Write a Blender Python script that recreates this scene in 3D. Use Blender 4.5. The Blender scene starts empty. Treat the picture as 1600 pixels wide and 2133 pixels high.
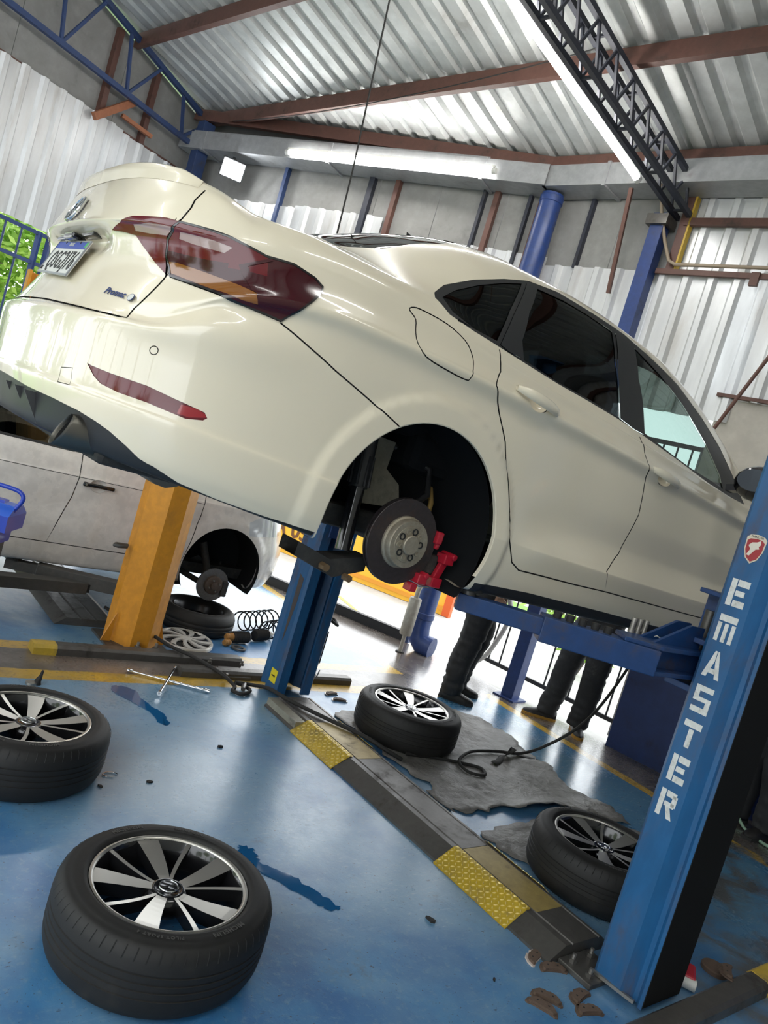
import bpy, bmesh, math, random
import numpy as np
from mathutils import Vector, Matrix, Euler
SC = bpy.context.scene
COL = SC.collection
random.seed(7)
rnd = random.Random(11)

# ------------------------------------------------------------------ camera (26 mm phone lens, 1.62 m above the floor, rolled)
CH = 1.625; TH = math.radians(3.94); RO = math.radians(16.85)
_U = np.array([math.cos(TH)*math.sin(RO), -math.cos(TH)*math.cos(RO), -math.sin(TH)])
_F = np.array([0, 0, 1.])-_U*_U[2]; _F /= np.linalg.norm(_F); _R = np.cross(_F, _U); _R = _R if _R[0] > 0 else -_R
_M = np.array([_R, _F, _U])
cd = bpy.data.cameras.new('camera'); cam = bpy.data.objects.new('camera', cd); COL.objects.link(cam)
cd.sensor_fit = 'VERTICAL'; cd.sensor_height = 24.0; cd.lens = 24.0*1600/2133; cd.clip_start = .05; cd.clip_end = 300
mw = Matrix.Identity(4)
for r in range(3):
    mw[r][0] = _M[r, 0]; mw[r][1] = -_M[r, 1]; mw[r][2] = -_M[r, 2]
mw[2][3] = CH
cam.matrix_world = mw
SC.camera = cam

# ------------------------------------------------------------------ overcast sky, exposure
W = bpy.data.worlds.new('sky'); SC.world = W; W.use_nodes = True
_nt = W.node_tree; _bg = _nt.nodes['Background']
_bg.inputs[0].default_value = (.93, .97, 1.0, 1); _bg.inputs[1].default_value = 2.6
SC.view_settings.view_transform = 'Standard'; SC.view_settings.look = 'None'
SC.view_settings.exposure = 0.45; SC.view_settings.gamma = 1.0; SC.view_settings.use_curve_mapping = False
SC.cycles.max_bounces = 8; SC.cycles.diffuse_bounces = 5; SC.cycles.glossy_bounces = 4; SC.cycles.transparent_max_bounces = 12
SC.cycles.sample_clamp_indirect = 6.0
SC.cycles.use_denoising = True

# ------------------------------------------------------------------ frames: bay frame (a = along the car, q = across, away from the camera side)
C2 = np.array([.775, .632]); C2 /= np.linalg.norm(C2); S2 = np.array([C2[1], -C2[0]])
BAY = math.atan2(C2[1], C2[0])
def AQ(a, q, z=0.0):
    p = a*C2-q*S2; return Vector((p[0], p[1], z))

# ------------------------------------------------------------------ materials
def mat(name, col, rough=.5, metal=0., spec=.5, coat=0., trans=0., emit=None, es=1., alpha=1.):
    m = bpy.data.materials.new(name); m.use_nodes = True; b = m.node_tree.nodes['Principled BSDF']
    b.inputs['Base Color'].default_value = (*col, 1); b.inputs['Roughness'].default_value = rough; b.inputs['Metallic'].default_value = metal
    b.inputs['Specular IOR Level'].default_value = spec; b.inputs['Coat Weight'].default_value = coat; b.inputs['Coat Roughness'].default_value = .04
    b.inputs['Transmission Weight'].default_value = trans; b.inputs['Alpha'].default_value = alpha
    if emit: b.inputs['Emission Color'].default_value = (*emit, 1); b.inputs['Emission Strength'].default_value = es
    return m
class NB:
    """tiny node-building helper"""
    def __init__(s, m): s.t = m.node_tree; s.m = m; s.b = s.t.nodes['Principled BSDF']
    def n(s, kind, **kw):
        x = s.t.nodes.new(kind)
        for k, v in kw.items():
            if k.startswith('i_'): x.inputs[int(k[2:]) if k[2:].isdigit() else k[2:]].default_value = v
            else: setattr(x, k, v)
        return x
    def l(s, a, b): s.t.links.new(a, b)
    def coord(s, kind='Object', scale=(1, 1, 1), rot=(0, 0, 0)):
        c = s.n('ShaderNodeTexCoord'); mp = s.n('ShaderNodeMapping'); mp.inputs['Scale'].default_value = scale; mp.inputs['Rotation'].default_value = rot
        s.l(c.outputs[kind], mp.inputs[0]); return mp.outputs[0]
    def noise(s, vec, scale, detail=4., rough=.55, dist=0.):
        x = s.n('ShaderNodeTexNoise'); x.inputs['Scale'].default_value = scale; x.inputs['Detail'].default_value = detail; x.inputs['Roughness'].default_value = rough; x.inputs['Distortion'].default_value = dist
        s.l(vec, x.inputs['Vector']); return x.outputs[0]
    def ramp(s, fac, stops, interp='LINEAR'):
        x = s.n('ShaderNodeValToRGB'); x.color_ramp.interpolation = interp; e = x.color_ramp.elements
        while len(e) < len(stops): e.new(.5)
        for k, (p, c) in enumerate(stops):
            e[k].position = p; e[k].color = (*c, 1) if len(c) == 3 else c
        s.l(fac, x.inputs[0]); return x.outputs[0]
    def step(s, v, lo, hi):
        x = s.n('ShaderNodeMapRange', interpolation_type='SMOOTHSTEP'); x.inputs[1].default_value = lo; x.inputs[2].default_value = hi
        s.l(v, x.inputs[0]); return x.outputs[0]
    def math(s, op, a, b=None, clamp=False):
        x = s.n('ShaderNodeMath', operation=op); x.use_clamp = clamp
        for k, v in enumerate((a, b)):
            if v is None: continue
            if isinstance(v, (int, float)): x.inputs[k].default_value = v
            else: s.l(v, x.inputs[k])
        return x.outputs[0]
    def mix(s, fac, a, b):
        x = s.n('ShaderNodeMix', data_type='RGBA')
        for k, v in ((0, fac), (6, a), (7, b)):
            if isinstance(v, (int, float)): x.inputs[k].default_value = v
            elif isinstance(v, tuple): x.inputs[k].default_value = (*v, 1) if len(v) == 3 else v
            else: s.l(v, x.inputs[k])
        return x.outputs[2]
    def bump(s, h, strength=.3, dist=.01):
        x = s.n('ShaderNodeBump'); x.inputs['Strength'].default_value = strength; x.inputs['Distance'].default_value = dist
        s.l(h, x.inputs['Height']); s.l(x.outputs[0], s.b.inputs['Normal'])
    def col(s, c): s.l(c, s.b.inputs['Base Color'])
    def rough(s, c): s.l(c, s.b.inputs['Roughness'])
def grimy(name, col, dirt=(.10, .09, .08), amount=.5, scale=6., rough=.4, metal=0., bump=.15, coat=0., stretch=(1, 1, 1), rmax=.75, bd=.002):
    m = mat(name, col, rough, metal, coat=coat); N = NB(m); v = N.coord('Object', stretch)
    n1 = N.noise(v, scale, 6, .65, .3); n2 = N.noise(v, scale*5, 4, .6)
    f = N.math('MULTIPLY', N.step(n1, .57-.25*amount, .77), N.step(n2, .3, .66), True)
    c2 = N.mix(N.step(n2, .3, .75), tuple(.82*c for c in col), col)
    N.col(N.mix(f, c2, dirt)); N.rough(N.math('ADD', N.math('MULTIPLY', f, rmax-rough), rough)); N.bump(n2, bump, bd)
    return m

MT = {}
MT['paint'] = mat('white_car_paint', (.82, .735, .565), .25, coat=1.0, spec=.5)
MT['paint2'] = grimy('dusty_white_paint', (.80, .76, .71), (.55, .50, .44), .55, 2.5, .25, coat=.6, bump=.0, rmax=.5)
MT['gap'] = mat('panel_gap_dark', (.012, .012, .012), .8)
MT['blackplastic'] = mat('black_plastic', (.022, .022, .023), .42)
MT['glossblack'] = mat('gloss_black', (.010, .010, .011), .12, coat=.6)
MT['wellblack'] = mat('wheel_well_liner', (.010, .011, .012), .9, spec=.15)
MT['chrome'] = mat('chrome', (.75, .76, .78), .12, 1.)
MT['redlens'] = mat('red_lens', (.12, .004, .009), .12, coat=.25, spec=.5)
MT['redlens_dark'] = mat('dark_red_lens', (.045, .002, .006), .12, coat=.25, spec=.5)
MT['amberlens'] = mat('amber_lens', (.24, .085, .012), .12, coat=1.)
MT['clearlens'] = mat('clear_lens', (.36, .25, .23), .15, coat=1.)
MT['brightred'] = mat('bright_red_reflector', (.33, .012, .018), .15, coat=.8)
MT['platewhite'] = mat('plate_white', (.66, .66, .62), .45)
MT['plateblue'] = mat('plate_blue', (.035, .075, .36), .45)
MT['inkblack'] = mat('ink_black', (.02, .02, .02), .5)
MT['inkblue'] = mat('ink_blue', (.02, .04, .14), .5)
MT['white_letter'] = grimy('white_letter_paint', (.80, .80, .76), (.35, .33, .28), .5, 20, .5)
MT['green'] = mat('plate_green', (.05, .4, .08), .5)

def glass(name, tint, trans):
    m = bpy.data.materials.new(name); m.use_nodes = True; t = m.node_tree; t.nodes.clear()
    o = t.nodes.new('ShaderNodeOutputMaterial'); g = t.nodes.new('ShaderNodeBsdfGlossy'); g.inputs['Roughness'].default_value = .02
    tr = t.nodes.new('ShaderNodeBsdfTransparent'); tr.inputs[0].default_value = (*[c*trans for c in tint], 1)
    lw = t.nodes.new('ShaderNodeLayerWeight'); lw.inputs[0].default_value = .5          # Schlick reflectance, the same from both sides of the pane
    pw = t.nodes.new('ShaderNodeMath'); pw.operation = 'POWER'; pw.inputs[1].default_value = 5.; t.links.new(lw.outputs['Facing'], pw.inputs[0])
    fr = t.nodes.new('ShaderNodeMath'); fr.operation = 'MULTIPLY_ADD'; fr.inputs[1].default_value = .93; fr.inputs[2].default_value = .06; t.links.new(pw.outputs[0], fr.inputs[0])
    mx = t.nodes.new('ShaderNodeMixShader'); t.links.new(fr.outputs[0], mx.inputs[0]); t.links.new(tr.outputs[0], mx.inputs[1]); t.links.new(g.outputs[0], mx.inputs[2]); t.links.new(mx.outputs[0], o.inputs[0])
    return m
MT['tint'] = glass('tinted_glass', (.5, .6, .7), .04)
MT['tint_light'] = glass('lightly_tinted_glass', (.8, .95, .9), .55)

# ------------------------------------------------------------------ mesh helpers
class MB:
    def __init__(s): s.V = []; s.F = []
    def add(s, V, F):
        o = len(s.V); s.V += [tuple(v) for v in V]; s.F += [[i+o for i in f] for f in F]; return s
    def box(s, c, d, R=None):
        x, y, z = [k/2 for k in d]; P = [Vector(p) for p in ((-x, -y, -z), (x, -y, -z), (x, y, -z), (-x, y, -z), (-x, -y, z), (x, -y, z), (x, y, z), (-x, y, z))]
        if R is not None: P = [R @ p for p in P]
        c = Vector(c)
        return s.add([p+c for p in P], [(0, 3, 2, 1), (4, 5, 6, 7), (0, 1, 5, 4), (1, 2, 6, 5), (2, 3, 7, 6), (3, 0, 4, 7)])
    def span(s, p, q):      # axis aligned box from corner to corner
        return s.box([(a+b)/2 for a, b in zip(p, q)], [abs(b-a) for a, b in zip(p, q)])
    def beam(s, p, q, w, h, up=(0, 0, 1)):      # box bar from p to q, w across, h along up
        p, q = Vector(p), Vector(q); d = (q-p); L = d.length; x = d.normalized(); u = Vector(up); y = u.cross(x)
        if y.length < 1e-6: y = Vector((1, 0, 0)).cross(x)
        y.normalize(); z = x.cross(y); R = Matrix((x, y, z)).transposed()
        return s.box((p+q)/2, (L, w, h), R)
    def tube(s, path, r, n=10, caps=True, closed=False):
        path = [Vector(p) for p in path]; m = len(path); rs = r if isinstance(r, (list, tuple)) else [r]*m
        base = len(s.V); prev = None
        for i, p in enumerate(path):
            if closed: t = path[(i+1) % m]-path[i-1]
            else: t = path[min(i+1, m-1)]-path[max(i-1, 0)]
            t.normalize()
            if prev is None: a = t.orthogonal().normalized()
            else: a = (prev-t*prev.dot(t)); a = a.normalized() if a.length > 1e-6 else t.orthogonal().normalized()
            prev = a; b = t.cross(a)
            for k in range(n):
                an = 2*math.pi*k/n; s.V.append(tuple(p+(a*math.cos(an)+b*math.sin(an))*rs[i]))
        for i in range(m if closed else m-1):
            for k in range(n):
                j = (i+1) % m
                s.F.append([base+i*n+k, base+i*n+(k+1) % n, base+j*n+(k+1) % n, base+j*n+k])
        if caps and not closed:
            s.F.append([base+k for k in range(n)][::-1]); s.F.append([base+(m-1)*n+k for k in range(n)])
        return s
    def cyl(s, p, q, r, n=16, r2=None): return s.tube([p, q], [r, r if r2 is None else r2], n)
    def lathe(s, prof, n=32, M=None, a0=0., a1=2*math.pi):
        """profile of (r, z) spun about z; closed ring if full turn"""
        full = abs(a1-a0-2*math.pi) < 1e-6; cnt = n if full else n+1; base = len(s.V); m = len(prof)
        for i in range(cnt):
            an = a0+(a1-a0)*i/n; c, sn = math.cos(an), math.sin(an)
            for r, z in prof:
                v = Vector((r*c, r*sn, z)); v = M @ v if M is not None else v; s.V.append(tuple(v))
        for i in range(n):
            j = (i+1) % cnt
            for k in range(m-1):
                s.F.append([base+i*m+k, base+j*m+k, base+j*m+k+1, base+i*m+k+1])
        return s
    def prism(s, poly, z0, z1, M=None):
        n = len(poly); V = [Vector((x, y, z0)) for x, y in poly]+[Vector((x, y, z1)) for x, y in poly]
        if M is not None: V = [M @ v for v in V]
        return s.add(V, [list(range(n))[::-1], list(range(n, 2*n))]+[[i, (i+1) % n, n+(i+1) % n, n+i] for i in range(n)])
    def sheet(s, rows):     # grid of points
        n, m = len(rows), len(rows[0]); o = len(s.V); s.V += [tuple(p) for r in rows for p in r]
        for i in range(n-1):
            for j in range(m-1): s.F.append([o+i*m+j, o+i*m+j+1, o+(i+1)*m+j+1, o+(i+1)*m+j])
        return s
    def mesh(s, name, mt, smooth=None, recalc=True):
        me = bpy.data.meshes.new(name); me.from_pydata(s.V, [], s.F); me.update()
        if recalc:
            bm = bmesh.new(); bm.from_mesh(me); bmesh.ops.recalc_face_normals(bm, faces=bm.faces); bm.to_mesh(me); bm.free()
        if mt: me.materials.append(mt)
        if smooth is not None:
            for p in me.polygons: p.use_smooth = True
            if smooth < 179:
                try: me.set_sharp_from_angle(angle=math.radians(smooth))
                except Exception: pass
        return me
    def build(s, name, mt, parent=None, smooth=None, loc=None, bevel=0., recalc=True):
        o = bpy.data.objects.new(name, s.mesh(name, mt, smooth, recalc)); COL.objects.link(o)
        if parent is not None: o.parent = parent
        if loc is not None: o.location = loc
        if bevel:
            b = o.modifiers.new('bevel', 'BEVEL'); b.width = bevel; b.segments = 2; b.limit_method = 'ANGLE'; b.angle_limit = .6
        return o
def tag(o, label=None, cat=None, group=None, kind=None):
    if label: o['label'] = label
    if cat: o['category'] = cat
    if group: o['group'] = group
    if kind: o['kind'] = kind
    return o
def thing(name, label, cat, loc=(0, 0, 0), rz=0., group=None, M=None):
    o = bpy.data.objects.new(name, None); COL.objects.link(o); o.empty_display_size = .1
    if M is not None: o.matrix_world = M
    else: o.location = loc; o.rotation_euler = (0, 0, rz)
    return tag(o, label, cat, group)
def bay_thing(name, label, cat, a, q, z=0., rz=0., group=None): return thing(name, label, cat, AQ(a, q, z), BAY+rz, group)
def copy_tree(o, parent=None):
    c = o.copy(); COL.objects.link(c); c.parent = parent
    if parent is not None: c.matrix_parent_inverse = o.matrix_parent_inverse
    for ch in [x for x in bpy.data.objects if x.parent == o]: copy_tree(ch, c)
    return c
def inst(me, name, parent=None, M=None, loc=None):
    o = bpy.data.objects.new(name, me); COL.objects.link(o)
    if parent is not None: o.parent = parent
    if M is not None: o.matrix_local = M
    if loc is not None: o.location = loc
    return o
def text_mesh(txt, size, depth, name, mt, align='CENTER', bold=0., shear=0., xs=1., space=1.):
    cu = bpy.data.curves.new('t', 'FONT'); cu.body = txt; cu.size = size; cu.extrude = depth/2; cu.align_x = align; cu.align_y = 'CENTER'; cu.offset = bold; cu.shear = shear; cu.space_character = space; cu.resolution_u = 2
    ob = bpy.data.objects.new('t', cu); COL.objects.link(ob); bpy.context.view_layer.update()
    me = bpy.data.meshes.new_from_object(ob); bpy.data.objects.remove(ob); me.name = name
    if xs != 1.:
        for v in me.vertices: v.co.x *= xs
    me.materials.clear(); me.materials.append(mt); return me
def basis(x, y, z, o=(0, 0, 0)):
    M = Matrix.Identity(4)
    for k, v in enumerate((x, y, z, o)):
        for r in range(3): M[r][k] = v[r]
    return M
# ------------------------------------------------------------------ room shell
K0 = np.array([.75, 7.1])
W2 = np.array([math.cos(math.radians(-42)), math.sin(math.radians(-42))]); W1 = -np.array([math.cos(math.radians(-26.5)), math.sin(math.radians(-26.5))])
N2 = np.array([-.669, -.743]); N1 = np.array([-.446, -.895])          # inward normals
CORN = np.array([-3.3, 9.1]); WL = -np.array([math.cos(math.radians(62)), math.sin(math.radians(62))]); NL = np.array([.883, -.469])
def ED(e, d, z): p = K0+W2*e+N2*d; return Vector((p[0], p[1], z))
def roofz(d): return 4.50+.218*d
def on1(t, z, off=0.): p = K0+W1*t+N1*off; return Vector((p[0], p[1], z))
def on2(t, z, off=0.): p = K0+W2*t+N2*off; return Vector((p[0], p[1], z))
def onL(t, z, off=0.): p = CORN+WL*t+NL*off; return Vector((p[0], p[1], z))

# --- floor
m = mat('painted_workshop_floor', (.05, .2, .4), .25); N = NB(m); v = N.coord('Object')
sep = N.n('ShaderNodeSeparateXYZ'); nz = N.noise(v, 9., 5, .6); wob = N.math('MULTIPLY', N.math('SUBTRACT', nz, .5), .035)
N.l(v, sep.inputs[0]); A = N.math('ADD', sep.outputs[0], wob); Q = N.math('ADD', sep.outputs[1], wob)
lt = lambda x, t: N.step(N.math('MULTIPLY', x, -1.), -t-.006, -t+.006)
gt = lambda x, t: N.step(x, t-.006, t+.006)
AND = lambda a, b: N.math('MULTIPLY', a, b); OR = lambda a, b: N.math('MAXIMUM', a, b)
band = lambda x, p, q: AND(gt(x, p), lt(x, q))
blue = OR(AND(lt(Q, 3.95), lt(A, 4.85)), AND(gt(Q, 4.5), lt(A, 4.15)))
yel = OR(OR(AND(band(Q, 3.95, 4.08), lt(A, 4.3)), AND(band(Q, 4.38, 4.5), lt(A, 4.25))), OR(AND(band(A, 4.15, 4.25), gt(Q, 4.4)), AND(band(A, 4.85, 4.95), lt(Q, 4.05))))
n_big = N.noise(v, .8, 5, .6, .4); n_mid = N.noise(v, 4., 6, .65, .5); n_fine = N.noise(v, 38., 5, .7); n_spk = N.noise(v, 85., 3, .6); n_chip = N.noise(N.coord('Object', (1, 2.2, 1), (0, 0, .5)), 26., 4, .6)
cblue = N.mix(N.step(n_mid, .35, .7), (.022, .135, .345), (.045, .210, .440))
cblue = N.mix(AND(N.step(n_big, .36, .60), .75), cblue, (.20, .35, .47))  # pale patches: glare of the wet film painted into the blue
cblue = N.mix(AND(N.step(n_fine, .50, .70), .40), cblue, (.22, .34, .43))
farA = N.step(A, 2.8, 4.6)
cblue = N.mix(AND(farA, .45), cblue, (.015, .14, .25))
grey = N.mix(N.step(n_mid, .35, .7), (.085, .070, .060), (.19, .165, .145))
grey = N.mix(AND(N.step(n_big, .5, .7), .6), grey, (.26, .19, .15))
base = N.mix(blue, grey, cblue)
cy = N.mix(N.step(n_mid, .4, .75), (.60, .37, .035), (.36, .24, .05))
base = N.mix(AND(yel, N.step(n_chip, .30, .42)), base, cy)
chips = N.math('MAXIMUM', N.math('MULTIPLY', N.step(n_chip, .655, .69), N.step(n_mid, .40, .58)), N.math('MULTIPLY', N.step(n_spk, .655, .70), N.step(n_mid, .34, .52)))
scuff = N.noise(N.coord('Object', (1, 7, 1), (0, 0, .9)), 16., 6, .7, 1.2)
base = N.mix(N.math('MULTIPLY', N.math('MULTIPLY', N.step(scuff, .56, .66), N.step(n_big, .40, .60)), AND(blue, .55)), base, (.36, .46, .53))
base = N.mix(N.math('MULTIPLY', chips, .85), base, (.035, .03, .028))
dirtm = N.math('MULTIPLY', N.step(n_mid, .56, .8), N.step(n_fine, .35, .65))
base = N.mix(N.math('MULTIPLY', dirtm, .7), base, (.07, .068, .065))
right = AND(N.step(A, 2.95, 3.3), lt(Q, 2.0))
base = N.mix(AND(right, N.step(n_mid, .40, .62)), base, (.10, .11, .115))
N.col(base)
wet = N.step(n_big, .42, .62)
rg = N.math('ADD', N.math('MULTIPLY', wet, -.16), .42); rg = N.math('ADD', rg, N.math('MULTIPLY', N.step(n_fine, .4, .7), .10))
rg = N.math('SUBTRACT', rg, N.math('MULTIPLY', farA, .16)); rg = N.math('MAXIMUM', rg, .05)
N.rough(rg); N.b.inputs['Coat Weight'].default_value = .5; N.b.inputs['Coat Roughness'].default_value = .22; N.b.inputs['Specular IOR Level'].default_value = .8
hb = N.math('ADD', N.math('MULTIPLY', n_fine, .5), N.math('MULTIPLY', n_mid, .8)); N.bump(hb, .26, .007)
MT['floor'] = m
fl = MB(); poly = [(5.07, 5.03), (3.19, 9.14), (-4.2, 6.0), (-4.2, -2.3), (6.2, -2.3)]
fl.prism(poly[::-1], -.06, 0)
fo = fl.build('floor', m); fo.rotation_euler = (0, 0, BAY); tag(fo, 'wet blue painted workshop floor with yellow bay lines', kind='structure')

# --- outside ground
mg = grimy('outdoor_concrete', (.56, .55, .52), (.35, .34, .32), .3, 1.2, .8)
g = MB(); g.span((-60, -60, -.12), (60, 80, -.065)); go = g.build('outdoor_pavement', mg); tag(go, 'pale outdoor concrete yard around the workshop', kind='structure')

# --- corrugated sheets
MT['zinc'] = grimy('galvanised_roof_sheet', (.62, .64, .63), (.36, .35, .33), .35, 1.6, .48, .45, bump=.03, stretch=(1, 1, .4), rmax=.6)
MT['whitesheet'] = grimy('white_corrugated_sheet', (.74, .75, .76), (.42, .38, .34), .45, 1.8, .35, .25, bump=.03, stretch=(1, 1, .25), rmax=.6)
MT['panelgrey'] = grimy('grey_fibre_cement_panel', (.30, .295, .285), (.16, .155, .15), .5, 2.2, .85, bump=.2)
MT['brownsteel'] = grimy('brown_oxide_steel', (.135, .060, .045), (.05, .035, .03), .4, 5, .55)
MT['bluesteel'] = grimy('blue_painted_steel', (.030, .060, .165), (.05, .05, .055), .4, 6, .5)
MT['darksteel'] = grimy('dark_painted_truss', (.030, .034, .050), (.05, .045, .04), .4, 6, .55)
MT['galv'] = grimy('galvanised_gutter', (.42, .43, .44), (.22, .21, .20), .4, 3, .45, .4)
MT['orangesteel'] = grimy('orange_primer_steel', (.36, .13, .06), (.12, .07, .05), .4, 5, .6)
MT['plaster'] = grimy('stained_plaster', (.55, .52, .47), (.30, .27, .23), .6, 1.5, .9, bump=.3)
MT['bluewall'] = grimy('dark_blue_wall_paint', (.012, .035, .150), (.02, .02, .03), .4, 3, .45)
MT['bluetube'] = grimy('blue_painted_tube', (.022, .055, .210), (.04, .04, .06), .3, 6, .38)
MT['blackbar'] = mat('black_bar_paint', (.015, .016, .02), .5)

PIT = .2
def prof(s0, s1):
    """trapezoid rib profile: list of (s, height)"""
    out = []; k = math.floor(s0/PIT)
    s = k*PIT
    while s < s1+PIT:
        for ds, h in ((0, 0), (.105, 0), (.13, .03), (.175, .03)):
            if s0-.11 <= s+ds <= s1+.11: out.append((s+ds, h))
        s += PIT
    return out
def wall_sheets(parent, fn, s0, s1, z0, z1, mt, wid=1.0, jag=.03, name='corrugated_sheet', lean=0.):
    """sheets of ~1 m on a wall; fn(s, z, off) -> world"""
    n = max(1, round((s1-s0)/wid)); r = random.Random(int(s0*100+z0*10)+5)
    for k in range(n):
        a, b = s0+(s1-s0)*k/n, s0+(s1-s0)*(k+1)/n+.03; dz = r.uniform(-jag, jag); dzb = r.uniform(-jag, jag); off = .003*(k % 2)
        pr = prof(a, b); mb = MB()
        mb.sheet([[fn(s, z0+dzb, h+off) for s, h in pr], [fn(s, z1+dz, h+off) for s, h in pr]])
        mb.build(name, mt, parent, recalc=False)
def slab(fn, s0, s1, z0, z1, o0, o1):
    return [fn(s0, z0, o0), fn(s1, z0, o0), fn(s1, z0, o1), fn(s0, z0, o1), fn(s0, z1, o0), fn(s1, z1, o0), fn(s1, z1, o1), fn(s0, z1, o1)]
BF = [(0, 3, 2, 1), (4, 5, 6, 7), (0, 1, 5, 4), (1, 2, 6, 5), (2, 3, 7, 6), (3, 0, 4, 7)]
def wslab(mb, fn, *k): mb.add(slab(fn, *k), BF); return mb
def struct(name, label=None):
    o = bpy.data.objects.new(name, None); COL.objects.link(o); return tag(o, label, kind='structure')

# --- roof
roof = struct('ceiling', 'corrugated galvanised metal roof on brown purlins')
eL, eR, dR = -5.2, 7.6, 11.2
k = eL
while k < eR-.01:
    a, b = k, min(k+1.0, eR)+.03; pr = prof(a, b); off = .004*(round(k) % 2)
    # each sheet is lapped: an upper and a lower length
    for (u0, u1, lift) in ((0, 3.9, 0.), (3.75, 7.6, .006), (7.45, dR, .012)):
        rows = []
        for s, h in pr:
            dm = (.277*max(0., -s)-.05) if s < 0 else -.12
            lo = max(u0, dm) if u0 > 0 else dm
            rows.append([ED(s, lo, roofz(lo)+h+off+lift), ED(s, max(u1, lo+.01), roofz(max(u1, lo+.01))+h+off+lift)])
        mb = MB().sheet(rows); mb.build('roof_sheet', MT['zinc'], roof, recalc=False)
    k += 1.0
for d in (1.25, 2.32, 3.4, 4.5, 5.6, 6.7, 7.8, 8.9, 10.0):
    mb = MB(); e0 = -4.30+.25*(d-1.22); mb.beam(ED(e0, d, roofz(d)-.075), ED(eR, d, roofz(d)-.075), .055, .13)
    mb.build('purlin', MT['brownsteel'], roof)
mb = MB().beam(ED(-.12, .27, roofz(.27)-.07), ED(eR, .24, roofz(.24)-.07), .055, .12); mb.build('purlin', MT['brownsteel'], roof)
p0 = on1(.05, 0, .25); p1 = on1(4.45, 0, .2)
def dof(p): return (np.array(p[:2])-K0) @ N2
mb = MB().beam(Vector((p0.x, p0.y, roofz(dof(p0))-.07)), Vector((p1.x, p1.y, roofz(dof(p1))-.10)), .055, .12); mb.build('purlin', MT['brownsteel'], roof)

# --- gutter along the two back walls
gut = struct('trim_1', 'grey galvanised box gutter along the top of the back walls')
for fn, s0, s1 in ((on1, .12, 4.5), (on2, -.08, 7.6)):
    mb = MB(); P = [(.02, 4.29), (.30, 4.29), (.30, 4.47), (.27, 4.47), (.27, 4.50), (.0, 4.50), (.0, 4.29)]
    mb.sheet([[fn(s, z, o) for o, z in P] for s in (s0, s1)]); mb.build('gutter_trough', MT['galv'], gut, recalc=False)
    k = s0+.6
    while k < s1:
        b_ = MB(); wslab(b_, fn, k, k+.03, 4.275, 4.48, -.0, .312); b_.build('gutter_strap', MT['galv'], gut); k += 1.7

# --- back wall, right leg (beyond the downpipe): fence below, white corrugated sheets, grey panels on top
wr = struct('wall_back_right', 'back wall of white corrugated sheets below grey panels')
for s0, s1 in ((-.12, .62), (.62, 1.26)):
    b_ = MB(); wslab(b_, on2, s0+.004, s1-.004, 3.60, 4.32, -.03, -.01); b_.build('panel', MT['panelgrey'], wr)
wall_sheets(wr, lambda s, z, o: on2(s, z, o+.01), 0.0, 1.02, 2.75, 3.72, MT['whitesheet'])
wall_sheets(wr, lambda s, z, o: on2(s, z, o+.01), 1.1, 1.86, 2.62, 3.71, MT['whitesheet'])
wall_sheets(wr, lambda s, z, o: on2(s, z, o+.01), 1.86, 7.4, 2.79, 3.73, MT['whitesheet'])
wall_sheets(wr, lambda s, z, o: on2(s, z, o-.02), 1.24, 7.4, 3.70, 4.32, MT['whitesheet'], jag=.0)
b_ = MB(); wslab(b_, on2, 1.90, 7.4, 1.55, 2.79, -.12, .0); b_.build('plaster_panel', MT['plaster'], wr)
b_ = MB(); wslab(b_, on2, 1.88, 7.4, 2.775, 2.80, -.12, .05); b_.build('ledge', MT['brownsteel'], wr)
b_ = MB(); wslab(b_, on2, 1.90, 7.4, 0, 1.55, -.12, .02); b_.build('painted_dado', MT['bluewall'], wr)
for s, w_, mt_ in ((.30, .03, 'darksteel'), (1.16, .07, 'brownsteel')):
    b_ = MB(); wslab(b_, on2, s, s+w_, 3.68, 4.30, -.01, .04); b_.build('stud', MT[mt_], wr)
b_ = MB(); wslab(b_, on2, 1.235, 1.25, 3.68, 4.30, -.01, .05); b_.build('yellow_conduit', mat('yellow_conduit_paint', (.55, .36, .03), .5), wr)
b_ = MB(); wslab(b_, on2, 1.2, 7.4, 4.06, 4.12, .01, .05); b_.build('girt', MT['brownsteel'], wr)
b_ = MB(); wslab(b_, on2, 1.1, 7.4, 3.66, 3.70, .04, .07); b_.build('girt', MT['brownsteel'], wr)
b_ = MB(); wslab(b_, on2, 1.86, 1.92, 3.60, 3.70, .06, .09); b_.build('rust_bracket', MT['brownsteel'], wr)
b_ = MB().tube([on2(1.02, 4.35, .3), on2(1.05, 4.1, .16), on2(1.12, 3.9, .10), on2(1.19, 3.76, .08), on2(1.25, 3.73, .08), on2(2.2, 3.74, .08), on2(5., 3.74, .08)], .014, 8); b_.build('electrical_conduit', mat('beige_conduit', (.33, .26, .19), .6), wr, 60)
b_ = MB().tube([on2(1.95, 3.0, .25), on2(2.02, 2.5, .25), on2(2.38, 3.5, .22)][1:], .014, 8); b_.build('diagonal_rod', MT['brownsteel'], wr, 60)

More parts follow.
